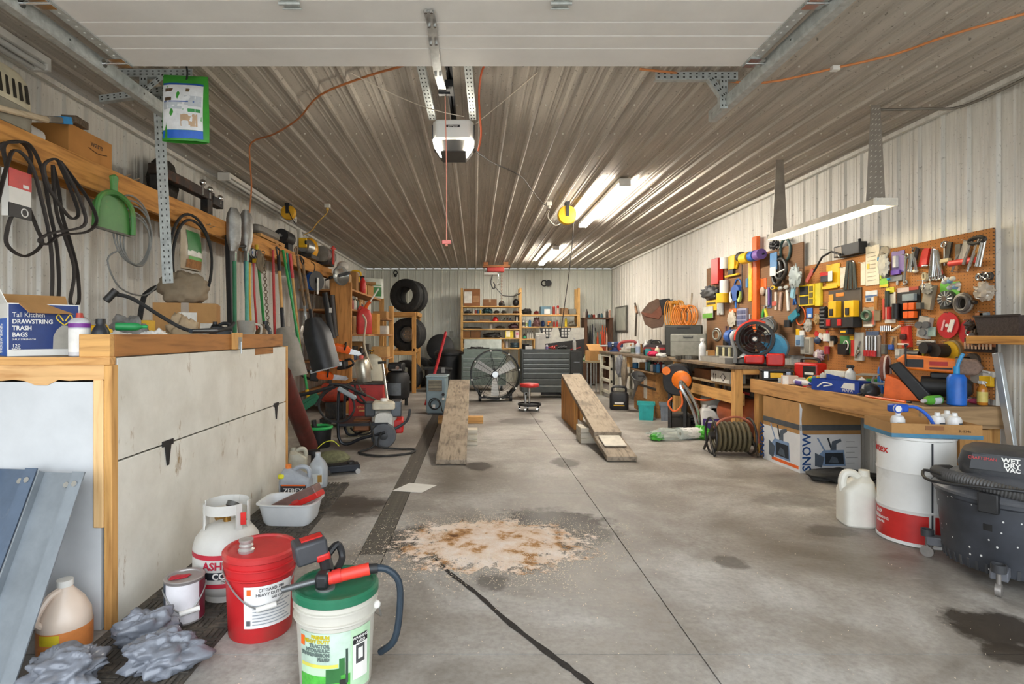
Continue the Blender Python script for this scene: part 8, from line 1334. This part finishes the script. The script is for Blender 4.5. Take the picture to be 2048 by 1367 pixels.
P('switch_box','small grey plastic box above the sander disc','box',(1797,697,1815,717),[('box','b',0,0,1,1,0,.05,'#9a9894'),('face','b',.1,.3,.6,.9,.05,.004,'#c9c8c4')])
# ================================================================ FOREGROUND FLOOR
def bail(t,R,z,drop,m,side=0): obj('bail',MB().tube([(R*sin(a),-R*cos(a)*1.02,z-drop*cos(a)**2) for a in [side+pi/2*k/6 for k in range(-6,7)]],.0035,6,2),m,t);obj('grip',MB().cyl((R*sin(side+.0)-.03,-R*1.04,z-drop),(R*sin(side)+.05,-R*1.03,z-drop+.01),.011),WHITE(),t)
rb=thing('oil_pail','red plastic oil pail with a pop up metal spout','pail',(-.95,2.436,0),.45);RP=mat('#c5262a',.42,0,.12,6,dirt='#a83a34');bucket(rb,.132,.147,.36,RP)
obj('lid',MB().lathe([(.15,.335),(.157,.34),(.157,.358),(.148,.366),(.135,.366),(.133,.358),(0,.358)],44),mat('#c03030',.5,0,.2,5,dirt='#b5746a'),rb);obj('spout',MB().lathe([(.032,.358),(.034,.37),(.026,.378),(.03,.388),(.024,.396),(.03,.406),(.03,.414),(0,.416)],24,(-.06,-.03,0)),mat('#b9b4b0',.4,.5),rb)
obj('label',MB().patch(.1415,-.55,.95,.07,.245,16,.1455),mat('#e6e4e2',.5,0,.05),rb);obj('logo_triangle',MB().patch(.1465,-.46,-.34,.21,.235,3),ORANGE(),rb)
for s,sz,x,zz in (('CITGARD 700',.018,.035,.222),('HEAVY DUTY OIL',.018,.04,.203),('SAE 15W',.014,.06,.186)): text(s,sz,rb,P_('#3a3a3e'),(x,0,zz),wrap=.1462)
for k in range(7): obj('text_line',MB().patch(.1455,-.3,.85-.1*(k % 3),.085+k*.013,.089+k*.013,8),P_('#9aa0a6'),rb)
obj('hazard_diamond',MB().patch(.146,-.47,-.36,.085,.105,3),P_('#5a5a5e'),rb);bail(rb,.152,.285,.13,STEEL(),.0)
gb=thing('hydraulic_fluid_pail','white hydraulic fluid pail with green lid and tractor label','pail',(-.523,2.07,0),.3);bucket(gb,.13,.148,.365,mat('#c4c0b5',.45,0,.08,6,dirt='#aea793'))
obj('lid',MB().lathe([(.151,.335),(.158,.34),(.158,.362),(.15,.37),(.138,.37),(.136,.362),(0,.362)],44),mat('#1f6b4c',.45,0,.2,5,dirt='#6d8a7c'),gb)
obj('label',MB().patch(.1395,-1.05,.95,.03,.25,20,.1445),mat('#b5d4b0',.45,0,.15,14),gb);obj('sky_print',MB().patch(.1425,-1.04,.3,.14,.25,12,.1455),P_('#b5c9b8'),gb);obj('field_print',MB().patch(.1405,-1.04,.3,.035,.1,12,.1425),mat('#4fae3f',.5,0,.4,30),gb);obj('yellow_streak',MB().patch(.143,-1.0,.0,.128,.14,8),P_('#d8cf5a'),gb)
TRK=P_('#2f6a35');obj('tractor_cab',MB().patch(.1435,.02,.16,.1,.16,4),TRK,gb);obj('tractor_hood',MB().patch(.1432,-.3,.06,.075,.125,6),TRK,gb);obj('tractor_loader',MB().patch(.144,.18,.24,.07,.19,3),P_('#33443a'),gb)
for a,za,zb_ in ((.12,.035,.085),(-.28,.04,.075)): obj('tractor_tire',MB().patch(.1438,a-.09,a+.09,za,zb_,4),P_('#23251f'),gb)
obj('warning_panel',MB().patch(.1445,.36,.8,.07,.225,8,.1462),WHITE(),gb);obj('warning_header',MB().patch(.1465,.36,.8,.195,.225,6),BLACK(),gb);text('WARNING',.014,gb,WHITE(),(.085,0,.212),wrap=.147);text('AVISO',.014,gb,WHITE(),(.085,0,.198),wrap=.147);obj('warning_sign',MB().patch(.1463,.44,.7,.125,.19,5),P_('#4a4a4a'),gb);obj('warning_hand',MB().patch(.1469,.5,.64,.14,.178,4),WHITE(),gb)
for i,s in enumerate(('PREMIUM','HEAVY DUTY','TRACTOR','HYDRAULIC','TRANSMISSION','FLUID')): text(s,.0165,gb,P_('#b5a41c' if i < 2 else '#62706a'),(-.03,0,.232-i*.0155),wrap=.1462,al='RIGHT',bold=.0008).name='lettering'
obj('brand_flash',MB().patch(.1462,-1.02,-.88,.2,.235,3),ORANGE(),gb);obj('handle_ear',MB().sph((.145,-.045,.285),.016),WHITE(),gb);obj('bail',MB().tube([(.15,-.045,.285),(.165,-.02,.23),(.162,.05,.2),(.12,.12,.2)],.0035,6),STEEL(),gb);obj('bung',MB().cyl((-.04,-.03,.362),(-.04,-.03,.37),.035,n=24),mat('#8d8f8c',.4,.6),gb)
gg=thing('grease_gun','red and black cordless grease gun resting on the green lid','grease gun',(-.523,2.07,.372),0)
obj('barrel',MB().cyl((-.02,-.05,.03),(.13,-.02,.055),.022,n=20),mat('#d83a2c',.4),gg);obj('barrel_rib',MB().cyl((.0,-.045,.034),(.03,-.04,.04),.025,n=20),mat('#c8302a',.4),gg);obj('head',MB().box((-.06,-.08,.0),(-.01,-.02,.055)),BLACK(),gg,bev=.012);obj('rod',MB().cyl((-.17,-.1,.012),(-.04,-.055,.03),.011),mat('#6d6f70',.35,.6),gg);obj('hose',MB().tube([(.13,-.02,.055),(.19,-.01,.05),(.235,.0,.0),(.24,.0,-.1),(.22,.0,-.22),(.16,.04,-.29)],.013,10),mat('#22303c',.5),gg);obj('hose_cuff',MB().cyl((.125,-.021,.054),(.16,-.016,.055),.018),BLACK(),gg)
obj('battery_grip',MB().tube([(-.03,.0,.03),(-.05,.04,.06),(-.07,.08,.08)],.025,10),BLACK(),gg);obj('battery',MB().xf((-.11,.04,.1),ry=-.15,rz=.5).box((-.06,-.05,-.035),(.06,.05,.045)),mat('#3b3c40',.5),gg,bev=.01);obj('red_stripe',MB().xf((-.11,.04,.1),ry=-.15,rz=.5).box((.01,-.053,-.04),(.064,.053,-.01)),RED(),gg,bev=.008);obj('red_top',MB().xf((-.11,.04,.1),ry=-.15,rz=.5).box((-.03,-.02,.044),(.05,.02,.05)),RED(),gg);obj('handle_loop',MB().tube([(-.05,.07,.07),(-.02,.1,.1),(.0,.1,.05),(-.01,.05,.02)],.014,8),BLACK(),gg)
pt_=thing('propane_tank','white propane cylinder with red banded lettering behind the red pail','propane tank',(-1.235,2.74,.013),.42);PT=mat('#c6c4be',.45,0,.1,6,dirt='#c0bbb0')
obj('foot_ring',MB().lathe([(.1,0),(.105,0),(.105,.03),(.1,.03)],32),PT,pt_);obj('tank',MB().lathe([(.04,.02),(.11,.03),(.145,.07),(.155,.11),(.155,.25),(.145,.29),(.115,.33),(.06,.355),(.0,.36)],40),PT,pt_)
obj('red_band',MB().patch(.1562,-1.6,1.6,.222,.245,24),mat('#b8283a',.4),pt_);obj('red_band',MB().patch(.1562,-1.6,1.6,.09,.11,24),mat('#b8283a',.4),pt_);obj('dark_band',MB().patch(.1562,-1.6,1.6,.13,.165,24),P_('#20262c'),pt_);text('ASHLAND',.05,pt_,mat('#b01f38',.4),(-.0,0,.178),wrap=.157,bold=.0014);text('CO-OP',.042,pt_,WHITE(),(0.0,0,.133),wrap=.1572,bold=.0012);text('OWNED',.014,pt_,P_('#444444'),(.0,0,.115),wrap=.157)
for a0,a1 in ((radians(-20),radians(150)),(radians(190),radians(300))): obj('collar',MB().add([(.105*cos(a0+(a1-a0)*i/14),.105*sin(a0+(a1-a0)*i/14),z_) for i in range(15) for z_ in (.41,.46)],[(2*i,2*i+2,2*i+3,2*i+1) for i in range(14)]),PT,pt_)
for a in (radians(-20),radians(65),radians(150),radians(190),radians(300)): obj('collar_leg',MB().bar((.105*cos(a),.105*sin(a),.32),(.105*cos(a),.105*sin(a),.46),.03,.006,(cos(a),sin(a),0)),PT,pt_)
obj('valve',MB().cyl((0,0,.355),(0,0,.42),.018).cyl((-.05,-.03,.39),(.02,.01,.39),.014),mat('#a8803f',.3,.8),pt_);obj('hand_wheel',MB().cyl((.02,.02,.42),(.03,.03,.44),.03),P_('#55534f'),pt_);obj('tag',MB().box((.06,-.1,.36),(.085,-.095,.42)),RED(),pt_)
pcn=thing('paint_can','white and maroon paint can with a red smeared lid','paint can',(-1.32,2.5,.013),.5);obj('body',MB().lathe([(.08,0),(.083,.003),(.083,.185),(.086,.19),(.082,.194),(.07,.192),(.068,.186),(0,.186)],36),mat('#a9a3a0',.4,.5,.15),pcn);obj('label',MB().patch(.0838,-1.1,.75,.01,.178,18),mat('#d8d5d8',.5,0,.08,12),pcn);obj('maroon_side',MB().patch(.0837,.75,1.7,.008,.178,10),P_('#7a2036'),pcn);obj('dark_side',MB().patch(.0837,-1.7,-1.1,.008,.178,8),P_('#3f4a58'),pcn);obj('red_patch',MB().blob((-.02,.0,.19),(.04,.022,.006),.4,2,3),mat('#b81f30',.4),pcn);bail(pcn,.088,.15,.09,STEEL(),.1)
oj=thing('jug','clear round jug half full of orange liquid against the white bin','jug',(-1.7,2.28,0),.35);obj('body',MB().lathe([(.085,0),(.095,.01),(.097,.1),(.093,.15),(.07,.2),(.03,.25),(.025,.265)],32),mat('#dcc9b8',.3,0,.08,4),oj);obj('liquid',MB().lathe([(.0975,.01),(.0985,.05),(.0985,.105)],32,cap=False),mat('#dd8a4c',.3),oj);obj('cap',MB().cyl((0,0,.26),(0,0,.285),.03,n=20),WHITE(),oj);obj('handle',MB().tube([(-.05,-.055,.12),(-.075,-.08,.16),(-.045,-.05,.23),(-.01,-.02,.25)],.014,8),mat('#dcc9b8',.3,0,.08,4),oj);obj('yellow_label',MB().patch(.099,-.7,.1,.06,.1,8),P_('#d8c02a'),oj)
GBG=mat('#7c8089',.22,0,.3,7)
scatter_lump('grey plastic grocery bag slumped below the orange jug','grocery_bag','bag',(-1.49,2.0,.012),(.13,.12,.075),GBG,71,.55,1.9,.9,0,.3,None,60,40);scatter_lump('tied grey plastic grocery bag in front of the paint can','grocery_bag','bag',(-1.2,2.12,.012),(.13,.1,.075),GBG,74,.55,1.9,.9,0,.6,None,60,40);scatter_lump('small grey plastic bag against the bin corner','grocery_bag','bag',(-1.38,2.3,.013),(.11,.06,.07),GBG,77,.55,1.9,.9,0,.5,None,50,30)
for k,(lb,dx,c) in enumerate((('grey painted steel ramp channel leaning against the bin end',0,'#868d93'),('blue black steel ramp channel behind the grey one',-.245,'#5d6c80'))):
    mr_=mat(c,.42,.25,.25,4,dirt='#8f9499');t=thing('steel_ramp',lb,'ramp',(-1.78+dx,2.02+.06*k,0),-.22,None,0,0);t.rotation_euler=(-.42-.0*k,.0,-.12)
    obj('web',MB().box((-.1,0,.0),(.08,.006,.78)),mr_,t);obj('flange',MB().box((.074,-.045,.0),(.08,.0,.78)),mr_,t);obj('flange',MB().box((-.1,-.03,.0),(-.094,.0,.78)),mr_,t);obj('lip',MB().box((.08,-.045,.0),(.13,-.039,.78)),mr_,t)
    for x in (.03,.105): obj('rivet',MB().cyl((x,-.002 if x < .1 else -.046,.73),(x,-.008 if x < .1 else -.052,.73),.012,n=12),CHROME(),t)
tbn=thing('dish_tub','white plastic dish tub on the floor beside the bin','tub',(-1.27,3.8,.013),-.05);obj('tub',MB().stack([(.15,.11,0),(.165,.12,.02),(.19,.145,.14),(.205,.16,.145),(.205,.16,.15),(.185,.14,.15),(.158,.112,.02),(0.01,.01,.018)],5,36,False),mat('#d5d8da',.4,0,.06),tbn)
make('socket_box','red and brown metal box standing tilted in the dish tub','metal box',(-1.22,3.8,.112),-.2,[('box',MB().xf(ry=-.45).box((-.17,-.05,.02),(.19,.05,.09)),mat('#7d625c',.4,.3),.006),('red_side',MB().xf(ry=-.45).box((-.165,-.053,.0),(.195,.053,.04)),RED(),.006),('latch',MB().xf(ry=-.45).box((.0,-.058,.03),(.05,-.05,.05)),mat('#b83a34',.5))])
zj=jug('grey antifreeze jug with orange cap and black label',(-1.36,4.18,.013),.24,.13,.3,'#9a9fa6','#e07a2a','#2c2c30',.0);text('ZEREX',.05,zj,WHITE(),(.0,-.068,.1),bold=.001);obj('yellow_cap',MB().box((-.12,-.06,.2),(-.07,.06,.235)),P_('#d8d22a'),zj,bev=.01);obj('orange_line',MB().box((-.09,-.0685,.152),(.09,-.066,.162)),ORANGE(),zj)
wj=thing('jug','clear gallon water jug with a small picture label','jug',(-1.335,4.68,.012),.1);obj('body',MB().stack([(.075,.075,0),(.08,.08,.01),(.08,.08,.15),(.06,.06,.2),(.022,.022,.25),(.02,.02,.27)],3),mat('#b9bfc4',.2,0,.1,6,alpha=.8),wj);obj('cap',MB().cyl((0,0,.265),(0,0,.285),.022),P_('#b5b9bc'),wj);obj('label',MB().box((-.05,-.083,.03),(.05,-.08,.12)),P_('#cfd2cf'),wj);obj('picture',MB().box((.01,-.0845,.05),(.045,-.083,.11)),P_('#a8803a'),wj)
jug('beige chemical jug at the far corner of the white bin',(-1.62,5.02,0),.17,.15,.27,'#b9b5a4','#a8a595',None,.3);make('floor_jack','low black floor jack with steel tip on the concrete','jack',(-1.3,5.12,0),.35,[('frame',MB().box((-.12,-.06,.02),(.22,.06,.09)),mat('#20242c',.4,.3),.012),('saddle',MB().cyl((.14,0,.09),(.14,0,.11),.035),IRON()),('wheel',MB().cyl((-.08,-.07,.03),(-.08,.07,.03),.03),IRON()),('wheel',MB().cyl((.2,-.07,.025),(.2,.07,.025),.025),CHROME())])
make('leaning_pipe','thick rust red pipe leaning against the far end of the bin','pipe',(0,0,0),0,[('pipe',MB().cyl((-1.81,6.03,.067),(-1.69,4.8,.95),.085,n=20),mat('#6d2f28',.5,.2,.3,5,dirt='#4a3530'))])
gl=thing('green_ring_bucket','black bucket with a bright green rim on the floor','bucket',(-1.8,6.36,0));obj('pail',MB().lathe([(.12,0),(.125,.01),(.14,.22),(.13,.22),(.115,.02),(0,.02)],30),BLACK(),gl);obj('green_rim',MB().torus((0,0,.225),.14,.018,'z'),mat('#2fb05a',.4),gl);obj('spout',MB().cyl((-.06,.05,.1),(-.08,.05,.3),.03),IRON(),gl)
st_=thing('string_trimmer','dirty string trimmer head with a mossy guard on the floor','trimmer',(-1.55,5.6,0),.2);obj('guard',MB().xf((.1,0,.02)).lathe([(.17,.0),(.175,.02),(.12,.07),(.03,.09),(.0,.09)],28),mat('#6f7052',.8,0,.4,20,dirt='#4a4a34'),st_);obj('head',MB().cyl((-.08,-.08,.1),(-.08,-.08,.14),.06,n=24),BLACK(),st_);obj('shaft',MB().cyl((-.08,-.08,.02),(-.08,-.08,.13),.03),BLACK(),st_);obj('line',MB().tube([(-.05,-.05,.15),(.02,.0,.2),(.1,.05,.2),(.16,.08,.14)],.004,6),P_('#d8d83a'),st_)
make('scrub_broom','green deck brush head hanging low on the left wall','brush',at(618,803,7.2),.3,[('block',MB().xf(ry=-.6).box((-.14,-.05,.02),(.14,.05,.06)),mat('#1f6a4a',.6),.006),('bristles',MB().xf(ry=-.6).box((-.14,-.05,-.06),(.14,.05,.02)),mat('#2f7a5a',.9,0,.5,80,bump=.8)),('handle',MB().cyl((0,.02,.03),rotm(rz=-.3) @ (tw(566,500,-.03)-at(618,803,7.2)),.017),mat('#1f9a48',.4)),('ferrule',MB().cyl((0,.02,.02),rotm(rz=-.3) @ ((tw(566,500,-.03)-at(618,803,7.2))*.08),.024),YELLOW())])
solo('paper_sheet','white sheet of paper lying across the drain','paper',MB().prz([(-.15,-.11),(.1,-.14),(.19,.09),(-.06,.14)],0,.0015),WHITE(),fl(826,975)+V((0,0,.002)),-.1)
make('engine_part','cream engine pump part on the floor behind the pressure washer','engine part',(-1.5,7.05,0),.3,[('block',MB().box((-.14,-.1,0),(.14,.1,.16)),mat('#a59c80',.6,0,.3),.02),('dome',MB().sph((0,0,.18),(.07,.07,.05)),mat('#b5ad90',.5)),('cord',MB().tube([(-.1,-.1,.12),(.0,-.2,.05),(.15,-.2,.08),(.16,-.05,.2),(.05,.0,.22)],.013,8),RUBBER())])
sdm=newmat('sawdust');m_,nt,b=sdm;v=coords(nt);n1=nd(nt,'ShaderNodeTexNoise');n1.inputs['Scale'].default_value=5;n1.inputs['Detail'].default_value=9;n1.inputs['Roughness'].default_value=.7;nt.links.new(v,n1.inputs['Vector']);r_=ramp(nt,[(.32,lin('#6a4526')),(.41,lin('#b98a58')),(.47,lin('#e0c8b2')),(.6,lin('#ecdfd4'))]);nt.links.new(n1.outputs['Fac'],r_.inputs[0]);nt.links.new(r_.outputs[0],b.inputs['Base Color']);b.inputs['Roughness'].default_value=1
n2=nd(nt,'ShaderNodeTexNoise');n2.inputs['Scale'].default_value=160;nt.links.new(v,n2.inputs['Vector']);bp=nd(nt,'ShaderNodeBump');bp.inputs['Strength'].default_value=.8;bp.inputs['Distance'].default_value=.006;nt.links.new(n2.outputs['Fac'],bp.inputs['Height']);nt.links.new(bp.outputs[0],b.inputs['Normal'])
dm=nd(nt,'ShaderNodeMapping');nt.links.new(v,dm.inputs[0]);c0=fl(985,1085);dm.inputs['Scale'].default_value=(1/.66,1/.52,0);dm.inputs['Location'].default_value=(-c0.x/.66,-c0.y/.52,0)
ln=nd(nt,'ShaderNodeVectorMath',operation='LENGTH');nt.links.new(dm.outputs[0],ln.inputs[0]);n3=nd(nt,'ShaderNodeTexNoise');n3.inputs['Scale'].default_value=14;n3.inputs['Detail'].default_value=10;n3.inputs['Roughness'].default_value=.8;nt.links.new(v,n3.inputs['Vector']);a1=nd(nt,'ShaderNodeMath',operation='MULTIPLY_ADD',i1=2.6,i2=-.35);nt.links.new(n3.outputs['Fac'],a1.inputs[0]);a2=nd(nt,'ShaderNodeMath',operation='SUBTRACT');nt.links.new(a1.outputs[0],a2.inputs[0]);nt.links.new(ln.outputs['Value'],a2.inputs[1]);a3=nd(nt,'ShaderNodeMath',operation='MULTIPLY',i1=5.0,use_clamp=True);nt.links.new(a2.outputs[0],a3.inputs[0]);nt.links.new(a3.outputs[0],b.inputs['Alpha'])
NA,NR=144,18;vs=[];fs=[]
def edge(a): return (.5+.1*cos(2*a)+.16*noise.noise(V((cos(a)*2,sin(a)*2,3)))+.1*noise.noise(V((cos(a)*5,sin(a)*5,1)))+.05*noise.noise(V((cos(a)*14,sin(a)*14,1))))*1.08*(1 if sin(a) > 0 else 1.02)
for i in range(NR+1):
    for k in range(NA):
        a=2*pi*k/NA;R=edge(a)*i/NR;x,y=c0.x+R*1.02*cos(a),c0.y+R*.92*sin(a);f=i/NR;vs.append((x,y,.001+(1-f**2)*(.018+.016*noise.noise(V((x*4,y*4,0))))+.004*noise.noise(V((x*25,y*25,5)))*(1-f)))
for i in range(NR):
    for k in range(NA): fs.append((i*NA+k,i*NA+(k+1) % NA,(i+1)*NA+(k+1) % NA,(i+1)*NA+k))
o=obj('sawdust_heap',MB().add(vs,[f[::-1] for f in fs]),m_,None,smooth=80);tag(o,'low heap of tan sawdust soaking up an oil spill','sawdust');o['kind']='stuff'
b=MB();r=random.Random(3)
for i in range(15000):
    if i < 13500: a=r.uniform(0,2*pi);q=abs(r.gauss(0,1));R=edge(a)*(.5+.42*q);x,y=c0.x+R*cos(a),c0.y+R*.95*sin(a)
    else: x,y=r.uniform(-1.0,2.4),r.uniform(2.0,7.5)
    s=r.uniform(.0018,.0055);t=r.uniform(0,pi);u,w_=s*cos(t),s*sin(t);z=.0015 if i % 3 else .024*max(0,1-((x-c0.x)**2+(y-c0.y)**2)/.25)+.003
    b.add([(x-u,y-w_,z),(x+w_*.5,y-u*.5,z),(x+u,y+w_,z+.001),(x-w_*.5,y+u*.5,z+.001)],[(0,1,2,3)])
o=obj('wood_flakes',b,mat('#e6d6bf',.9,0,.2,30),None,smooth=0);tag(o,'pale wood flakes scattered over the concrete around the sawdust','wood flakes');o['kind']='stuff'
# ================================================================ MORE CLUTTER
for c in [c for c in bpy.data.objects if c.parent == pw and c.name.split('.')[0] in ('engine_block','recoil_cover','fuel_tank','fuel_cap','air_filter','muffler','pump','red_shroud')]: c.location.z -= .13
r=random.Random(21)
LU=[(1.72,'shelf under the lumber unit top'),(.86,'low lumber unit shelf'),(.34,'bottom lumber unit shelf')]
CC=[('#8f2f2a','dull red'),('#c9c4b8','off white'),('#3f5a48','dark green'),('#b5803a','amber'),('#2f3f5a','navy'),('#77726a','grey'),('#d8762a','orange'),('#3a3532','black')]
for li,(zz,nm_) in enumerate(LU):
    for i in range(5):
        c,cn=CC[(i+li*3) % 8];y=9.22+i*.2+.03*r.random();h=r.uniform(.14,.24)
        (can if (i+li) % 2 else bottle)('%s %s at the front of the %s' % (cn,'tin' if (i+li) % 2 else 'bottle',nm_),(-2.075,y,zz+.001),h,.042,c,'#%s' % ('ddd5c5','2a2a2a')[i % 2])
make('globe_lamp','round white glass globe lamp on the lumber unit','lamp',(-2.25,9.35,2.313),0,[('globe',MB().sph((0,0,.13),.1,20,12),mat('#cfcac0',.3)),('base',MB().cyl((0,0,0),(0,0,.05),.05),BLACK())])
solo('cream_hose','limp cream hose hanging down the lumber unit front','hose',MB().tube([(-1.86,9.12,1.62),(-1.8,9.08,1.5),(-1.83,9.06,1.2),(-1.78,9.06,.95),(-1.7,9.1,.72)],.017,8),mat('#b9ac94',.6))
carton('upright ochre carton beside the red gas can',(-2.18,10.0,1.301),.3,.3,.36,pi/2,mat('#c08a3c',.8),name='carton').location=(-1.86,9.75,1.301)
make('cordless_saw','black and yellow cordless tool on the lumber unit top','power tool',(-2.26,10.5,2.253),.4,[('body',MB().stack([(.14,.07,0),(.15,.08,.05),(.1,.06,.16)],4),BLACK()),('battery',MB().box((-.05,-.09,.03),(.05,-.07,.14)),YELLOW(),.008),('grip',MB().tube([(-.1,0,.12),(-.08,0,.24),(.06,0,.24),(.08,0,.14)],.02,8),YELLOW())])
make('red_extinguisher','small red extinguisher on the lumber unit top','extinguisher',(-2.08,10.2,2.052),0,[('tank',MB().lathe([(.05,0),(.055,.01),(.055,.22),(.03,.27),(.015,.3)],18),RED()),('valve',MB().box((-.04,-.012,.29),(.03,.012,.33)),BLACK())])
NB=[('#3f8a3f','green jar'),('#c9c9c4','silver jar'),('#c8a02a','gold jar'),('#b83a30','red jar'),('#2f6fb0','blue jar'),('#55524c','charcoal jar'),('#d8d2c4','cream jar'),('#7a5a3a','brown jar')]
for i,(c,n0) in enumerate(NB): can('%s among the parts on the near bench' % n0,((3.31,5.17+.06*i,z1) if i < 3 else (3.39,5.1+.06*(i-3),z1)),.07+.05*r.random(),.026,c,'#cfcfc8',dome=False,name='jar',cat='jar')
for i,(x,y,w_,d,h,c,n0) in enumerate(((3.245,5.09,.1,.07,.03,'#d8b46a','flat tan'),(3.225,5.22,.08,.05,.045,'#2a4a8c','flat navy'),(3.15,5.63,.08,.05,.05,'#c9ccc8','flat pale grey'),(3.55,5.25,.2,.1,.09,'#6d6a58','olive grey'),(3.54,5.47,.2,.12,.07,'#d4d8d6','long white'))): carton('%s parts carton on the near bench' % n0,(x,y,z1),w_,d,h,-1.57 if i > 2 else -1.2+.3*i,P_(c),name='small_carton')
make('pliers','steel pliers lying open on the near bench edge','pliers',(3.14,5.085,z1),0,[('arm',MB().tube([(-.09,.03,.012),(-.03,.02,.012),(.02,0,.012),(.06,-.006,.012)],.008,6),RED()),('arm',MB().tube([(-.09,-.03,.012),(-.03,-.02,.012),(.02,0,.012),(.06,.006,.012)],.008,6),STEEL())])
P('tape_measure','small yellow tape measure on the brown pegboard','tape measure',(1546,571,1555,579),[('case','d',0,0,1,1,0,.05,'yl'),('face','d',.2,.2,.8,.8,.05,.004,'bk')])
P('pliers','blue handled pliers between the brown pegboard brushes','pliers',(1584,588,1593,609),[('handle','l',.2,0,.45,.6,0,.02,'bl'),('handle','l',.8,0,.55,.6,0,.02,'bl'),('jaw','l',.5,.55,.5,1,0,.022,'st')])
P('pliers','red handled pliers below the purple grid organizer','pliers',(1502,628,1512,652),[('handle','l',.2,0,.45,.6,.0,.02,'rd'),('handle','l',.8,0,.55,.6,.0,.02,'rd'),('jaw','l',.5,.55,.5,1,0,.022,'st')],off=.08)
P('socket_rail','short rail of chrome sockets on the tan pegboard','sockets',(1762,650,1786,662),[('rail','b',0,.35,1,.55,0,.012,'bk')]+[('socket','c',.04+.16*i,.0,.15+.16*i,.9,.012,.03,'ch') for i in range(6)])
P('file_set','three orange handled files on the tan pegboard','files',(1797,640,1826,652),[('handle','h',.0,.05+.32*i,.35,.27+.32*i,0,.02,'or') for i in range(3)]+[('blade','h',.35,.1+.32*i,1,.2+.32*i,.004,.01,'st') for i in range(3)])
P('hook_row','row of empty steel peg hooks on the tan pegboard','hooks',(1728,654,1748,661),[('hook','l',.1+.3*i,.5,.15+.3*i,.2,0,.012,'st') for i in range(3)])
P('hex_keys','folding hex key set below the red saw disc lettering','hex keys',(1847,692,1862,698),[('case','b',0,0,1,1,0,.03,'yl'),('key','h',.1,.3,.9,.7,.03,.01,'bk')])
P('glue_bottle','small white glue bottle on the tan pegboard','bottle',(1662,660,1670,682),[('bottle','c',0,0,1,.7,0,.04,'wh'),('nozzle','c',.3,.7,.7,1,.01,.02,'rd')],off=.075)
P('wire_brush','brown wire brush beside the silver keys bag','brush',(1764,664,1773,708),[('handle','c',.2,.45,.8,1,0,.03,'#8a5a30'),('bristles','b',.1,0,.9,.45,.0,.03,'#6b6a64')])
P('safety_glasses','clear safety glasses hung on the brown pegboard','glasses',(1559,571,1580,579),[('lens','s',0,0,.45,1,.02,.03,'cl'),('lens','s',.55,0,1,1,.02,.03,'cl'),('bridge','h',.4,.5,.6,.7,.03,.01,'bk')])
P('cord_hank','hank of pale cord beside the leather glove pack','cord',(1844,544,1855,561),[('hank','t',.1,0,.9,.8,0,.018,'#cfc4a8'),('hank','t',.25,.1,.8,.9,.014,.016,'#c4b898')])
P('battery_pack','black tool battery hung under the drill display','battery',(1690,656,1706,668),[('pack','b',0,0,1,1,0,.07,'bk'),('label','b',.15,.2,.8,.6,.07,.003,'yl')])
for i,(px,c,n0) in enumerate(((947,'#b5b0a4','grey'),(951.5,'#8a3a30','red'),(956,'#2f4f6a','blue'),(960.5,'#c9a23a','yellow'))): bt_('small %s tin on the second back board' % n0,px-2,px+2,619,Z1[1],c,'#dddddd',kind='c',dy=-.1)
for i,(px,c,n0) in enumerate(((1003,'#c9c4b8','cream'),(1009,'#3f6a4a','green'),(1015,'#7a4a2a','brown'),(1021,'#3a5a8a','blue'))): bt_('small %s jar on the third back board' % n0,px-2.2,px+2.2,635,Z1[2],c,'#2d2d2d',dy=.08)
make('cable_pile','black cable pile under the tall bench by the dusty case','cables',(3.2,7.95,0),0,[('coil',MB().torus((0,0,.03),.13,.02,'z').torus((.02,0,.07),.12,.02,'z').torus((-.01,.02,.1),.1,.018,'z'),RUBBER())])
make('spare_wheel','small spare wheel leaning under the far bench','wheel',(3.2,10.0,.2),-.6,[('tire',MB().xf(rx=pi/2).lathe([(.11,-.05),(.18,-.06),(.2,-.03),(.2,.03),(.18,.06),(.11,.05)],28),RUBBER()),('hub',MB().cyl((0,-.04,0),(0,.04,0),.1,n=20),mat('#8a8a84',.4,.5))])
